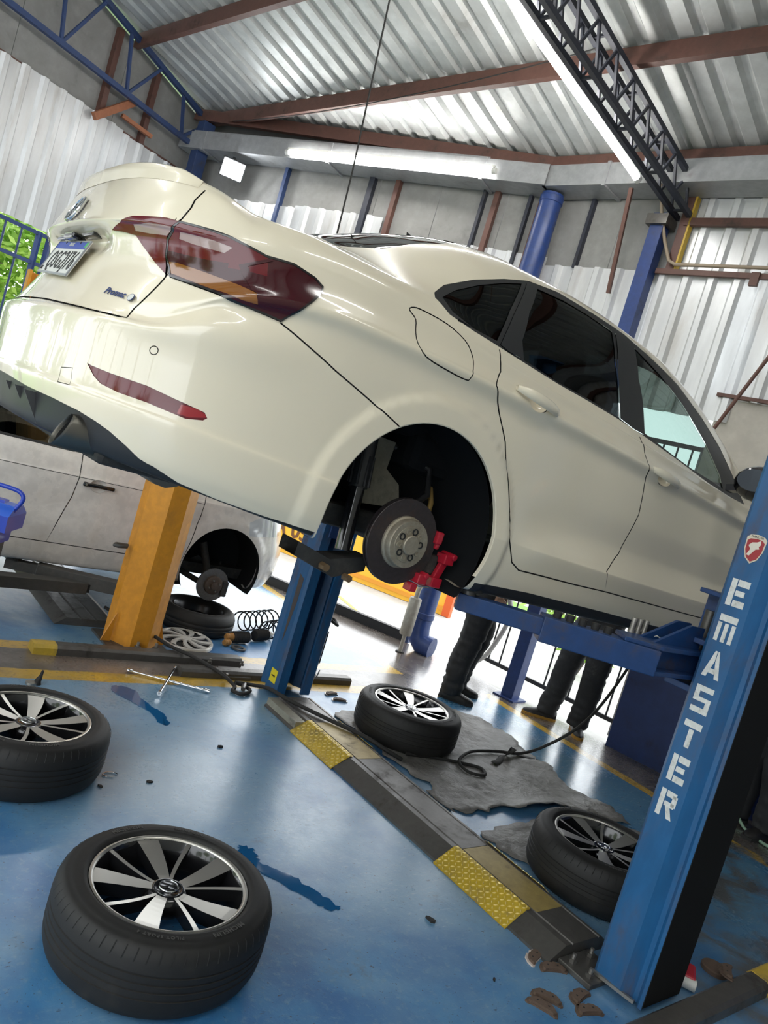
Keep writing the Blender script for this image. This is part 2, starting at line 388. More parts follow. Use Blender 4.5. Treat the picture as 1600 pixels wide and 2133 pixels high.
# --- back wall, left leg: wide opening with a dark sill track, corrugated sheets and grey panels above
wl = struct('wall_back_left', 'back wall with a wide opening under corrugated sheets and grey panels')
xs = [.0, .55, 1.25, 1.95, 3.15, 4.5]
for s0, s1 in zip(xs, xs[1:]):
    b_ = MB(); wslab(b_, on1, s0+.004, s1-.004, 3.60, 4.36, -.03, -.01); b_.build('panel', MT['panelgrey'], wl)
b_ = MB(); b_.sheet([[on1(-.05, 4.3, -.03), on1(4.5, 4.3, -.03)], [on1(-.05, 4.6, -.03), on1(4.5, 4.85, -.03)]]); b_.build('fascia', MT['panelgrey'], wl, recalc=False)
wall_sheets(wl, lambda s, z, o: on1(s, z, o+.01), .10, 1.9, 2.75, 3.76, MT['whitesheet'], .9)
wall_sheets(wl, lambda s, z, o: on1(s, z, o+.01), 1.9, 4.5, 2.75, 3.90, MT['whitesheet'], .87)
wall_sheets(wl, lambda s, z, o: on1(s, z, o+.01), 3.3, 4.5, 0.0, 2.8, MT['whitesheet'], .6)
for s, w_, mt_ in ((.18, .045, 'brownsteel'), (.30, .03, 'darksteel'), (.62, .05, 'brownsteel'), (.76, .03, 'darksteel'), (1.70, .05, 'brownsteel'), (2.0, .06, 'darksteel'), (3.1, .04, 'bluesteel')):
    b_ = MB(); wslab(b_, on1, s, s+w_, 3.55, 4.32, -.01, .05); b_.build('stud', MT[mt_], wl)
b_ = MB(); wslab(b_, on1, .25, 3.3, -.01, .09, -.06, .0); b_.build('sill_track', MT['blackbar'], wl)
b_ = MB(); wslab(b_, on1, .20, .27, 0, 2.75, -.06, .0); b_.build('door_jamb', MT['bluesteel'], wl)
b_ = MB(); wslab(b_, on1, .20, 3.3, 2.68, 2.76, -.06, .0); b_.build('lintel', MT['bluesteel'], wl)

# --- left wall: gate below, corrugated sheets, grey panels up to the roof
wf = struct('wall_left', 'left wall of white corrugated sheets under dark grey panels')
xs = [0, 1.15, 2.3, 3.5, 4.7, 6.0, 7.3, 8.4]
for s0, s1 in zip(xs, xs[1:]):
    b_ = MB()
    z0_, z1_ = 3.95, [roofz(dof(onL(s, 0)))-.06 for s in (s0, s1)]
    P = [onL(s0+.003, z0_, -.03), onL(s1-.003, z0_, -.03), onL(s1-.003, z1_[1], -.03), onL(s0+.003, z1_[0], -.03)]
    Q_ = [onL(s0+.003, z0_, -.01), onL(s1-.003, z0_, -.01), onL(s1-.003, z1_[1], -.01), onL(s0+.003, z1_[0], -.01)]
    b_.add(P+Q_, [(0, 3, 2, 1), (4, 5, 6, 7), (0, 1, 5, 4), (1, 2, 6, 5), (2, 3, 7, 6), (3, 0, 4, 7)]); b_.build('panel', MT['panelgrey'], wf)
wall_sheets(wf, lambda s, z, o: onL(s, z, o+.01), .0, 8.4, 2.80, 4.06, MT['whitesheet'], 1.0, .05)
b_ = MB(); wslab(b_, onL, 0, 8.4, 4.0, 4.09, -.012, .006); b_.build('girt', MT['brownsteel'], wf)
for s in (.75, 1.3, 2.6, 3.4):
    b_ = MB(); wslab(b_, onL, s, s+.06, 4.07, roofz(dof(onL(s, 0)))-.1, -.01, .05); b_.build('stud', MT['brownsteel'], wf)
b_ = MB().beam(onL(1.42, 4.02, .08), onL(1.02, 4.38, .08), .05, .07); b_.build('diagonal_brace', MT['orangesteel'], wf)
b_ = MB().beam(onL(1.10, 4.20, .06), onL(.75, 4.16, .14), .04, .04); b_.build('angle_bracket', MT['orangesteel'], wf)

# --- right wall (behind the camera's right shoulder): unseen, pale plaster and length set to balance light on the sedan, and one tall steel column
rw_ = struct('wall_right', 'pale plastered side wall on the right of the bays')
b_ = MB(); P = [AQ(a, q, z) for z in (0, 6.6) for a, q in ((-2.2, -2.3), (6.3, -2.3), (6.3, -2.45), (-2.2, -2.45))]; b_.add(P, BF)
b_.build('wall_leaf', grimy('pale_plaster', (.62, .60, .56), (.3, .28, .26), .5, 1.2, .9), rw_)
b_ = MB(); P = [AQ(a, q, z) for z in (0, 5.0) for a, q in ((6.15, -2.3), (6.22, -2.3), (6.22, -2.0), (6.15, -2.0))]; b_.add(P, BF); b_.build('corner_pier', MT['plaster'], rw_)
# ------------------------------------------------------------------ car body library
def cr(xs, ys, x):
    """monotone-ish cubic (PCHIP) interpolation of keyframes"""
    xs = np.asarray(xs, float); ys = np.asarray(ys, float); x = np.asarray(x, float)
    h = np.diff(xs); d = np.diff(ys)/h
    m = np.zeros_like(ys)
    for i in range(1, len(xs)-1):
        if d[i-1]*d[i] > 0:
            w1 = 2*h[i]+h[i-1]; w2 = h[i]+2*h[i-1]
            m[i] = (w1+w2)/(w1/d[i-1]+w2/d[i])
    m[0] = d[0]; m[-1] = d[-1]
    x = np.clip(x, xs[0], xs[-1])
    k = np.clip(np.searchsorted(xs, x)-1, 0, len(xs)-2)
    t = (x-xs[k])/h[k]
    return ((2*t**3-3*t**2+1)*ys[k]+(t**3-2*t**2+t)*h[k]*m[k]+(-2*t**3+3*t**2)*ys[k+1]+(t**3-t**2)*h[k]*m[k+1])

def catmull(P, n):
    """dense centripetal-free Catmull-Rom through points P (k,3); n samples per span"""
    P = np.asarray(P, float); Q = np.vstack([2*P[0]-P[1], P, 2*P[-1]-P[-2]])
    out = []
    for i in range(len(P)-1):
        p0, p1, p2, p3 = Q[i:i+4]
        for t in np.linspace(0, 1, n, endpoint=False):
            out.append(.5*((2*p1)+(-p0+p2)*t+(2*p0-5*p1+4*p2-p3)*t*t+(-p0+3*p1-3*p2+p3)*t**3))
    out.append(P[-1]); return np.array(out)

class Surf:
    """polygon soup with per-vertex position, normal and plan arc length, that can be cut along 2D lines"""
    def __init__(s): s.P = []; s.N = []; s.S = []; s.F = []
    def grid(s, P, N, S):
        n, m = P.shape[:2]; o = len(s.P)
        s.P += [tuple(v) for v in P.reshape(-1, 3)]; s.N += [tuple(v) for v in N.reshape(-1, 3)]
        s.S += [float(v) for v in S.reshape(-1)]
        for i in range(n-1):
            for j in range(m-1):
                q = [o+i*m+j, o+(i+1)*m+j, o+(i+1)*m+j+1, o+i*m+j+1]
                s.F.append(q)
    def uv(s, mode):
        P = np.array(s.P)
        if mode == 'sz': return np.stack([np.array(s.S), P[:, 2]], 1)
        if mode == 'xz': return P[:, [0, 2]]
        if mode == 'xy': return P[:, :2]
    def cut(s, lines, mode, pad=.03):
        """lines: list of ((p),(q)) segments in the 2D space of mode"""
        uv = [tuple(v) for v in s.uv(mode)]; nf = len(s.F)
        LO = np.zeros((nf*2+4000, 2)); HI = np.zeros((nf*2+4000, 2)); LO[:] = 1e9; HI[:] = -1e9
        for k, f in enumerate(s.F):
            a = [uv[i] for i in f]; x = [q[0] for q in a]; y = [q[1] for q in a]
            LO[k] = min(x), min(y); HI[k] = max(x), max(y)
        e = .002
        for (p, q) in lines:
            dx, dy = q[0]-p[0], q[1]-p[1]; L = math.hypot(dx, dy)
            if L < 1e-9: continue
            nx, ny = -dy/L, dx/L
            x0, x1 = min(p[0], q[0])-e, max(p[0], q[0])+e; y0, y1 = min(p[1], q[1])-e, max(p[1], q[1])+e
            m = len(s.F)
            if m > len(LO)-500:
                LO = np.vstack([LO, np.full((8000, 2), 1e9)]); HI = np.vstack([HI, np.full((8000, 2), -1e9)])
            cand = np.nonzero((LO[:m, 0] <= x1) & (HI[:m, 0] >= x0) & (LO[:m, 1] <= y1) & (HI[:m, 1] >= y0))[0]
            cache = {}
            for fi in cand:
                f = s.F[fi]; d = [(uv[i][0]-p[0])*nx+(uv[i][1]-p[1])*ny for i in f]
                if max(d) < 1e-6 or min(d) > -1e-6: continue
                A = []; B = []; n = len(f)
                for k in range(n):
                    i, j = f[k], f[(k+1) % n]; di, dj = d[k], d[(k+1) % n]
                    if di >= -1e-6: A.append(i)
                    if di <= 1e-6: B.append(i)
                    if (di > 1e-6 and dj < -1e-6) or (di < -1e-6 and dj > 1e-6):
                        key = (min(i, j), max(i, j))
                        if key not in cache:
                            t = di/(di-dj)
                            mix = lambda a, b: tuple(a[c]+(b[c]-a[c])*t for c in range(len(a)))
                            s.P.append(mix(s.P[i], s.P[j])); s.N.append(mix(s.N[i], s.N[j])); s.S.append(s.S[i]+(s.S[j]-s.S[i])*t)
                            uv.append(mix(uv[i], uv[j])); cache[key] = len(s.P)-1
                        A.append(cache[key]); B.append(cache[key])
                if len(A) < 3 or len(B) < 3: continue
                s.F[fi] = A; s.F.append(B)
                for idx, g in ((fi, A), (len(s.F)-1, B)):
                    if idx >= len(LO): LO = np.vstack([LO, np.full((8000, 2), 1e9)]); HI = np.vstack([HI, np.full((8000, 2), -1e9)])
                    a = [uv[i] for i in g]; x = [v[0] for v in a]; y = [v[1] for v in a]
                    LO[idx] = min(x), min(y); HI[idx] = max(x), max(y)
    def centers(s, mode):
        uv = s.uv(mode); return np.array([uv[f].mean(0) for f in s.F])

def inside(C, poly):
    x, y = C[:, 0], C[:, 1]; r = np.zeros(len(C), bool); n = len(poly)
    for i in range(n):
        x1, y1 = poly[i]; x2, y2 = poly[(i+1) % n]
        c = ((y1 > y) != (y2 > y)) & (x < (x2-x1)*(y-y1)/((y2-y1) or 1e-12)+x1)
        r ^= c
    return r

def segs(poly, closed=True):
    n = len(poly); return [(poly[i], poly[(i+1) % n]) for i in range(n if closed else n-1)]

def strip(poly, w, closed=True):
    """quads of width w along a polyline, with mitred joins"""
    n = len(poly); L = []; R = []
    for i in range(n):
        if closed: a, b, c = poly[i-1], poly[i], poly[(i+1) % n]
        else: a, b, c = poly[max(i-1, 0)], poly[i], poly[min(i+1, n-1)]
        t = np.array(c, float)-np.array(a, float); t /= (np.linalg.norm(t) or 1)
        nn = np.array([-t[1], t[0]])
        L.append(tuple(np.array(b)+nn*w/2)); R.append(tuple(np.array(b)-nn*w/2))
    return [(L[i], L[(i+1) % n], R[(i+1) % n], R[i]) for i in range(n if closed else n-1)]

def smooth_poly(poly, n=4, closed=True):
    P = [np.array(p, float) for p in poly]; out = []; m = len(P)
    for i in range(m if closed else m-1):
        if closed: p0, p1, p2, p3 = P[i-1], P[i], P[(i+1) % m], P[(i+2) % m]
        else: p0, p1, p2, p3 = P[max(i-1, 0)], P[i], P[i+1], P[min(i+2, m-1)]
        for t in np.linspace(0, 1, n, endpoint=False):
            out.append(tuple(.5*((2*p1)+(-p0+p2)*t+(2*p0-5*p1+4*p2-p3)*t*t+(-p0+3*p1-3*p2+p3)*t**3)))
    if not closed: out.append(tuple(P[-1]))
    return out

def body_surfaces(plan, rows, top, arches, nu=250, vsub=5, flare=.010):
    """lower ring patch + top patch of the right half (y >= 0) of a car body.
    plan: (x, y) control points rear centre -> front centre; rows: list of dict(z=[(x,z)..], ins=[(x,inset)..], dx=rear shift, fx=front shift)
    top: keyframes (x, zc, ry, rz)"""
    plan = np.array(plan, float)
    D = catmull(np.c_[plan, np.zeros(len(plan))], 40)[:, :2]; D[:, 1] = np.maximum(D[:, 1], 0)
    L = np.r_[0, np.cumsum(np.linalg.norm(np.diff(D, axis=0), axis=1))]
    s = np.linspace(0, L[-1], nu); bx = np.interp(s, L, D[:, 0]); by = np.interp(s, L, D[:, 1])
    x0, x1 = plan[0, 0], plan[-1, 0]
    wr = np.clip(1-(bx-x0)/.62, 0, 1); wr = wr*wr*(3-2*wr); wf = np.clip(1-(x1-bx)/.7, 0, 1); wf = wf*wf*(3-2*wf)
    K = []
    tx = np.gradient(bx, s); ty = np.gradient(by, s)
    for r in rows:
        z = cr([k[0] for k in r['z']], [k[1] for k in r['z']], bx)
        ins = cr([k[0] for k in r['ins']], [k[1] for k in r['ins']], bx)
        dx = r['dx'] if not isinstance(r['dx'], list) else np.interp(s, [k[0] for k in r['dx']], [k[1] for k in r['dx']])
        x = bx+dx*wr-r['fx']*wf
        y = by - ins*np.clip(by/.5, 0, 1)
        # keep the end rounding when the row moves forward: squeeze y slightly
        K.append(np.stack([x, np.maximum(y, 0), z], 1))
    K = np.array(K)                       # rows x nu x 3
    G = np.stack([catmull(K[:, i], vsub) for i in range(nu)], 0)     # nu x nv x 3
    for (ax, az, R) in arches:
        r = np.hypot(G[:, :, 0]-ax, G[:, :, 2]-az)
        k = np.clip((R+.084-r)/.018, 0, 1); k = k*k*(3-2*k)
        m = (np.abs(G[:, :, 0]-ax) < .6)
        G[:, :, 1] += np.where(m, flare*k, 0)
    # top patch
    B = G[:, -1]
    xb = B[:, 0]; kx = [t[0] for t in top]
    zc = cr(kx, [t[1] for t in top], xb); ry = cr(kx, [t[2] for t in top], xb); rz = cr(kx, [t[3] for t in top], xb)
    T = []
    for i in range(nu):
        x, yb, zb = B[i]; yr = yb*ry[i]; zr = zb+(zc[i]-zb)*rz[i]; dz = zc[i]-zr
        mid = np.array([x, (yb+yr)/2+.075*(zr-zb), (zb+zr)/2])
        pts = [B[i], mid, (x, yr, zr), (x, yr*.82, zr+dz*.5), (x, yr*.5, zr+dz*.86), (x, 0, zc[i])]
        T.append(catmull(pts, 7))
    T = np.array(T)
    def normals(P):
        a = np.gradient(P, axis=0); b = np.gradient(P, axis=1); n = np.cross(a, b)
        l = np.linalg.norm(n, axis=2, keepdims=True); n = n/np.maximum(l, 1e-9)
        return n
    nG = normals(G); nT = normals(T)
    if nG[nu//2, nG.shape[1]//2, 1] < 0: nG = -nG
    if nT[nu//2, nT.shape[1]-3, 2] < 0: nT = -nT
    # fix degenerate ends and blend the join
    nG[0, :, 1] = 0; nG[-1, :, 1] = 0; nT[:, -1, 1] = 0
    nT[0] = nT[1]; nT[-1] = nT[-2]
    av = nG[:, -1]+nT[:, 0]; av /= np.maximum(np.linalg.norm(av, axis=1, keepdims=True), 1e-9); nG[:, -1] = av; nT[:, 0] = av
    lower = Surf(); lower.grid(G, nG, np.repeat(s[:, None], G.shape[1], 1))
    upper = Surf(); upper.grid(T, nT, np.repeat(s[:, None], T.shape[1], 1))
    return lower, upper

def mesh_from(S, faces, name, mat, parent, mirror=False, both=False, push=0., flip=False):
    """build an object from a subset of a Surf's faces with its smooth custom normals"""
    V = []; NN = []; F = []
    sides = ((1, -1) if both else ((-1,) if mirror else (1,)))
    for sg in sides:
        mp = {}
        for fi in faces:
            f = []
            for i in S.F[fi]:
                if i not in mp:
                    p = S.P[i]; n = S.N[i]; l = math.sqrt(n[0]**2+n[1]**2+n[2]**2) or 1.; n = (n[0]/l, -sg*n[1]/l, n[2]/l)
                    mp[i] = len(V); V.append((p[0]-n[0]*push, -p[1]*sg-n[1]*push, p[2]-n[2]*push)); NN.append(n)
                f.append(mp[i])
            x = y = z = 0.                      # Newell normal, oriented along the smooth normal
            for k in range(len(f)):
                a, b = V[f[k]], V[f[k-1]]
                x += (b[1]-a[1])*(b[2]+a[2]); y += (b[2]-a[2])*(b[0]+a[0]); z += (b[0]-a[0])*(b[1]+a[1])
            n = NN[f[0]]
            if x*n[0]+y*n[1]+z*n[2] < 0: f = f[::-1]
            F.append(f)
    me = bpy.data.meshes.new(name); me.from_pydata(V, [], F); me.update()
    for p in me.polygons: p.use_smooth = True
    me.normals_split_custom_set_from_vertices(NN)
    me.materials.append(mat)
    o = bpy.data.objects.new(name, me); COL.objects.link(o); o.parent = parent
    return o

def islands(S, faces):
    """split a face list into connected pieces"""
    par = {}
    def find(x):
        while par[x] != x: par[x] = par[par[x]]; x = par[x]
        return x
    for f in faces:
        vs = S.F[f]
        for v in vs: par.setdefault(v, v)
        r = find(vs[0])
        for v in vs[1:]:
            q = find(v)
            if q != r: par[q] = r
    out = {}
    for f in faces: out.setdefault(find(S.F[f][0]), []).append(f)
    return [g for g in out.values() if len(g) > 1]
def gap_parts(S, faces, parent, mt, name='panel_gap', push=.004):
    for g in islands(S, faces):
        for mir in (False, True): mesh_from(S, g, name, mt, parent, mirror=mir, push=push)
# ------------------------------------------------------------------ the raised sedan: shape tables (local frame: x forward from rear axle, y right, z up)
SED_PLAN = [(-1.09, 0), (-1.085, .2), (-1.06, .40), (-1.005, .57), (-.92, .69), (-.80, .775), (-.65, .828), (-.45, .858), (-.2, .868), (0, .872), (.5, .875), (1.2, .875), (1.9, .868),
            (2.3, .862), (2.75, .85), (3.0, .80), (3.2, .70), (3.35, .5), (3.42, .25), (3.44, 0)]
def rw(z, ins, dx, fx): return dict(z=z, ins=ins, dx=dx, fx=fx)
SED_ROWS = [
    rw([(-1.09, .29), (-.8, .275), (-.4, .245), (.1, .20), (2, .19), (3.44, .2)], [(-1.1, .14), (3.5, .14)], .14, .12),
    rw([(-1.09, .285), (-.8, .27), (-.4, .24), (.1, .195), (2, .185), (3.44, .19)], [(-1.1, .045), (3.5, .045)], .06, .06),
    rw([(-1.09, .31), (-.8, .30), (-.4, .275), (.1, .245), (2, .235), (3.44, .24)], [(-1.1, .018), (3.5, .018)], .025, .03),
    rw([(-1.09, .37), (-.8, .35), (-.4, .325), (.1, .31), (2, .30), (3.44, .32)], [(-1.1, .006), (-.4, .006), (.4, .004), (2, .004), (3.5, .006)], .01, .01),
    rw([(-1.09, .43), (-.8, .42), (-.4, .40), (.1, .385), (2, .375), (3.44, .4)], [(-1.1, .0), (.42, -.003), (.62, -.016), (2, -.016), (3.5, .0)], .0, .0),
    rw([(-1.09, .455), (-.8, .445), (-.4, .425), (.1, .41), (2, .40), (3.44, .43)], [(-1.1, .006), (.42, -.003), (.62, -.012), (2, -.012), (3.5, .0)], .004, .0),
    rw([(-1.09, .52), (-.8, .51), (-.4, .50), (.1, .49), (2, .48), (3.44, .5)], [(-1.1, .004), (.40, .004), (.62, .013), (2, .013), (3.5, .004)], .004, .0),
    rw([(-1.09, .60), (-.8, .60), (-.4, .61), (.1, .61), (2, .60), (3.44, .58)], [(-1.1, .0), (.3, .007), (3.5, .004)], .0, .02),
    rw([(-1.09, .632), (-.95, .642), (-.8, .69), (-.4, .72), (.1, .73), (2, .71), (3.44, .63)], [(-1.1, .0), (-.88, -.011), (-.72, -.008), (-.5, .002), (.3, .007), (3.5, .004)], .004, .05),
    rw([(-1.09, .648), (-.95, .662), (-.8, .755), (-.4, .80), (.1, .805), (2, .765), (3.44, .66)], [(-1.1, .010), (-.88, .016), (-.72, .012), (-.5, .004), (.3, .009), (3.5, .006)], .022, .08),
    rw([(-1.09, .70), (-.95, .715), (-.8, .79), (-.4, .845), (.1, .852), (2, .80), (3.44, .68)], [(-1.1, .010), (-.5, -.009), (.3, -.011), (3.5, -.008)], .05, .1),
    rw([(-1.09, .80), (-.95, .80), (-.8, .83), (-.4, .868), (.1, .874), (2, .82), (3.44, .69)], [(-1.1, .012), (-.6, -.002), (-.3, .002), (.3, .0), (3.5, .0)], .090, .12),
    rw([(-1.09, .868), (-.95, .868), (-.8, .885), (-.4, .905), (.1, .905), (2, .845), (3.44, .70)], [(-1.1, .012), (-.6, .018), (.3, .018), (3.5, .02)], [(0, .118), (.24, .118), (.36, .085), (6, .085)], .14),
    rw([(-1.09, .905), (-.95, .905), (-.8, .92), (-.4, .945), (.1, .94), (2, .87), (3.44, .71)], [(-1.1, .012), (-.6, .030), (.3, .025), (3.5, .03)], [(0, .056), (.3, .060), (.45, .072), (6, .072)], .16),
    rw([(-1.09, .925), (-.95, .928), (-.8, .945), (-.4, .965), (.1, .95), (2, .875), (3.44, .715)], [(-1.1, .014), (-.6, .036), (.3, .028), (3.5, .03)], .064, .17),
    rw([(-1.09, 1.03), (-.95, 1.02), (-.8, .985), (-.4, 1.0), (.1, .965), (1, .925), (2, .885), (3.44, .72)], [(-1.1, .02), (-.6, .05), (-.2, .045), (.1, .032), (3.5, .04)], .100, .18),
    rw([(-1.09, 1.105), (-.95, 1.062), (-.8, 1.025), (-.6, 1.03), (-.2, 1.03), (.1, .985), (1, .942), (2, .898), (3.44, .725)], [(-1.1, .03), (-.8, .085), (-.6, .085), (-.2, .072), (.1, .04), (3.5, .05)], .130, .2),
]
SED_TOP = [(-.955, 1.107, .55, .5), (-.9, 1.118, .55, .5), (-.8, 1.125, .58, .52), (-.6, 1.13, .64, .56), (-.47, 1.142, .68, .56), (-.3, 1.215, .74, .55), (-.1, 1.31, .775, .64), (.1, 1.385, .785, .69),
           (.3, 1.422, .785, .72), (.8, 1.447, .79, .75), (1.2, 1.435, .795, .745), (1.5, 1.385, .805, .72), (1.75, 1.30, .83, .68), (2.0, 1.185, .86, .62), (2.25, 1.04, .88, .6), (2.45, .95, .87, .7), (3.0, .86, .82, .7), (3.24, .73, .8, .7)]
SED_ARCH = [(-.015, .335, .347), (2.60, .335, .347)]
SED_LID = [(.657, 1.045), (.656, 1.034), (.65, 1.005), (.656, .979), (.652, .941), (.61, .886), (.611, .839), (.632, .789), (.626, .681), (.634, .65), (.612, .647), (.495, .645), (.329, .647), (.122, .653)]
SED_TAIL_OUT = [(.654, .934), (.678, .935), (.759, .936), (.815, .935), (.879, .928), (.925, .921), (1.013, .929), (1.085, .917), (1.114, .902), (1.112, .884), (1.08, .843), (1.031, .77), (.97, .772), (.879, .775), (.747, .782), (.645, .789), (.611, .839), (.612, .886)]
SED_TAIL_IN = [(.361, .887), (.418, .91), (.476, .925), (.543, .93), (.608, .935), (.651, .933), (.609, .888), (.608, .843), (.628, .794), (.581, .816), (.52, .854), (.482, .88), (.427, .885)]
SED_CLEAR_OUT = [(.659, .91), (.701, .911), (.759, .912), (.821, .909), (.795, .889), (.749, .888), (.698, .888), (.654, .892)]
SED_AMBER_OUT = [(.625, .829), (.654, .831), (.761, .826), (.85, .821), (.917, .815), (.948, .791), (.9, .787), (.783, .788), (.69, .795), (.64, .8)]
SED_CLEAR_IN = [(.474, .907), (.539, .913), (.605, .915), (.637, .915), (.611, .893), (.544, .89), (.482, .891)]
SED_BLK_OUT = [(.841, .871), (.931, .913), (.946, .912), (.868, .875), (.894, .834), (.955, .789), (.974, .776), (.962, .777), (.918, .801), (.857, .847)]
SED_REFL = [(.562, .507), (.579, .504), (.651, .5), (.758, .499), (.833, .49), (.882, .485), (.916, .481), (.927, .469), (.918, .46), (.874, .45), (.848, .452), (.769, .458), (.687, .459), (.63, .466), (.599, .48)]
SED_REFL_TIP = [(.853, .481), (.897, .484), (.919, .477), (.925, .47), (.882, .456), (.85, .456)]
SED_BSEAM = [(1.031, .768), (1.079, .753), (1.126, .737), (1.177, .721), (1.223, .705), (1.359, .666), (1.498, .621)]
SED_CREASE = [(.626, .681), (.677, .688), (.805, .684), (.859, .686), (.882, .696), (.927, .741), (.97, .772)]
SED_DIFF_UP = [(.299, .393), (.464, .389), (.579, .381), (.644, .37), (.692, .357), (.745, .335), (.786, .314), (.81, .308), (.826, .306), (.9, .284), (1.016, .271), (1.169, .262), (1.33, .257)]
SED_TOWEYE = [(.462, .474), (.513, .482), (.527, .437), (.473, .434)]
SED_RDOOR = [(1.805, .979), (1.824, .913), (1.797, .861), (1.852, .806), (1.935, .708), (2.0, .59), (2.103, .397), (2.155, .328), (2.208, .307), (2.345, .309), (2.539, .31), (2.747, .315), (2.689, .396), (2.767, .478), (2.8, .654), (2.77, .786), (2.732, .849), (2.71, .906), (2.681, .944)]
SED_SILLLINE = [(2.004, .233), (2.04, .27), (2.224, .287), (2.766, .283), (3.707, .271)]
SED_BLACKSILL = [(2.046, .228), (2.318, .234), (2.813, .231), (3.774, .216)]
SED_FUEL = [(1.411, .956), (1.427, .969), (1.464, .974), (1.563, .972), (1.646, .951), (1.686, .919), (1.695, .893), (1.683, .847), (1.674, .836), (1.6, .836), (1.492, .845), (1.457, .873), (1.447, .904), (1.44, .938)]
SED_DLO_T = [(-.163, 1.055), (-.111, 1.101), (.022, 1.175), (.17, 1.241), (.308, 1.293), (.491, 1.327), (.67, 1.329), (.922, 1.329), (1.096, 1.304), (1.342, 1.258), (1.562, 1.179), (1.734, 1.092), (1.881, .977), (1.974, .894)]
SED_DLO_B = [(-.168, 1.037), (-.112, 1.006), (-.007, .994), (.108, .988), (.235, .982), (.44, .973), (.626, .971), (.83, .965), (1.009, .955), (1.309, .931), (1.583, .902), (1.797, .891), (1.97, .89)]
SED_QGLASS = [(-.131, 1.054), (-.065, 1.104), (.044, 1.167), (.165, 1.225), (.264, 1.265), (.172, 1.132), (.105, 1.004), (-.007, 1.003), (-.098, 1.021)]
SED_CPOST = [(.292, 1.277), (.351, 1.285), (.268, 1.165), (.227, 1.051), (.226, .99), (.163, .989), (.121, .997), (.184, 1.117)]
SED_RGLASS = [(.353, 1.283), (.508, 1.302), (.654, 1.306), (.812, 1.301), (.798, 1.178), (.835, .972), (.625, .979), (.439, .979), (.247, .99), (.233, 1.053), (.275, 1.163)]
SED_BPIL = [(.835, 1.303), (.902, 1.304), (.963, 1.289), (.956, 1.16), (1.02, .958), (.94, .959), (.842, .971), (.804, 1.122)]
SED_FGLASS = [(.978, 1.294), (1.164, 1.246), (1.36, 1.175), (1.55, 1.072), (1.709, .965), (1.748, .907), (1.559, .916), (1.255, .942), (1.03, .967), (.968, 1.165)]
SED_FDOORREAR = [(2.733, .814)]
SED_HANDR = [(1.897, .897), (1.966, .917), (2.064, .916), (2.141, .894), (2.118, .87), (2.042, .851), (1.933, .845), (1.888, .866)]
SED_HANDF = [(2.747, .844), (2.827, .86), (2.953, .854), (2.995, .837), (2.995, .813), (2.912, .804), (2.794, .813)]
SED_SENSOR = [(.748, .59)]
SED_PROMAC = [(.473, .712), (.575, .704), (.595, .709), (.584, .703)]
SED_LOGO = [(.012, 1.001), (.012, .916)]
SED_PLATE = [(.176, .859), (.237, .73)]
SED_EXH = [(.583, .321)]
# ------------------------------------------------------------------ the raised white sedan
A0, B0, Z0, PITCH = 1.60, -2.66, 1.09, math.radians(2.2)
_ex = Vector((*(C2*math.cos(PITCH)), -math.sin(PITCH))); _ey = Vector((*S2, 0)); _ez = _ex.cross(-_ey)
_o = AQ(A0, -B0, Z0)
SED = thing('sedan', 'cream white sedan raised on the blue two-post lift, rear wheel removed', 'car', M=basis(_ex, -_ey, _ez, _o))
def circ(cx, cz, r, n=40, rz=None): return [(cx+r*math.cos(2*math.pi*i/n), cz+(rz or r)*math.sin(2*math.pi*i/n)) for i in range(n)]

def take(S, mask, used):
    idx = np.nonzero(mask & ~used)[0]; used[idx] = True; return list(idx)

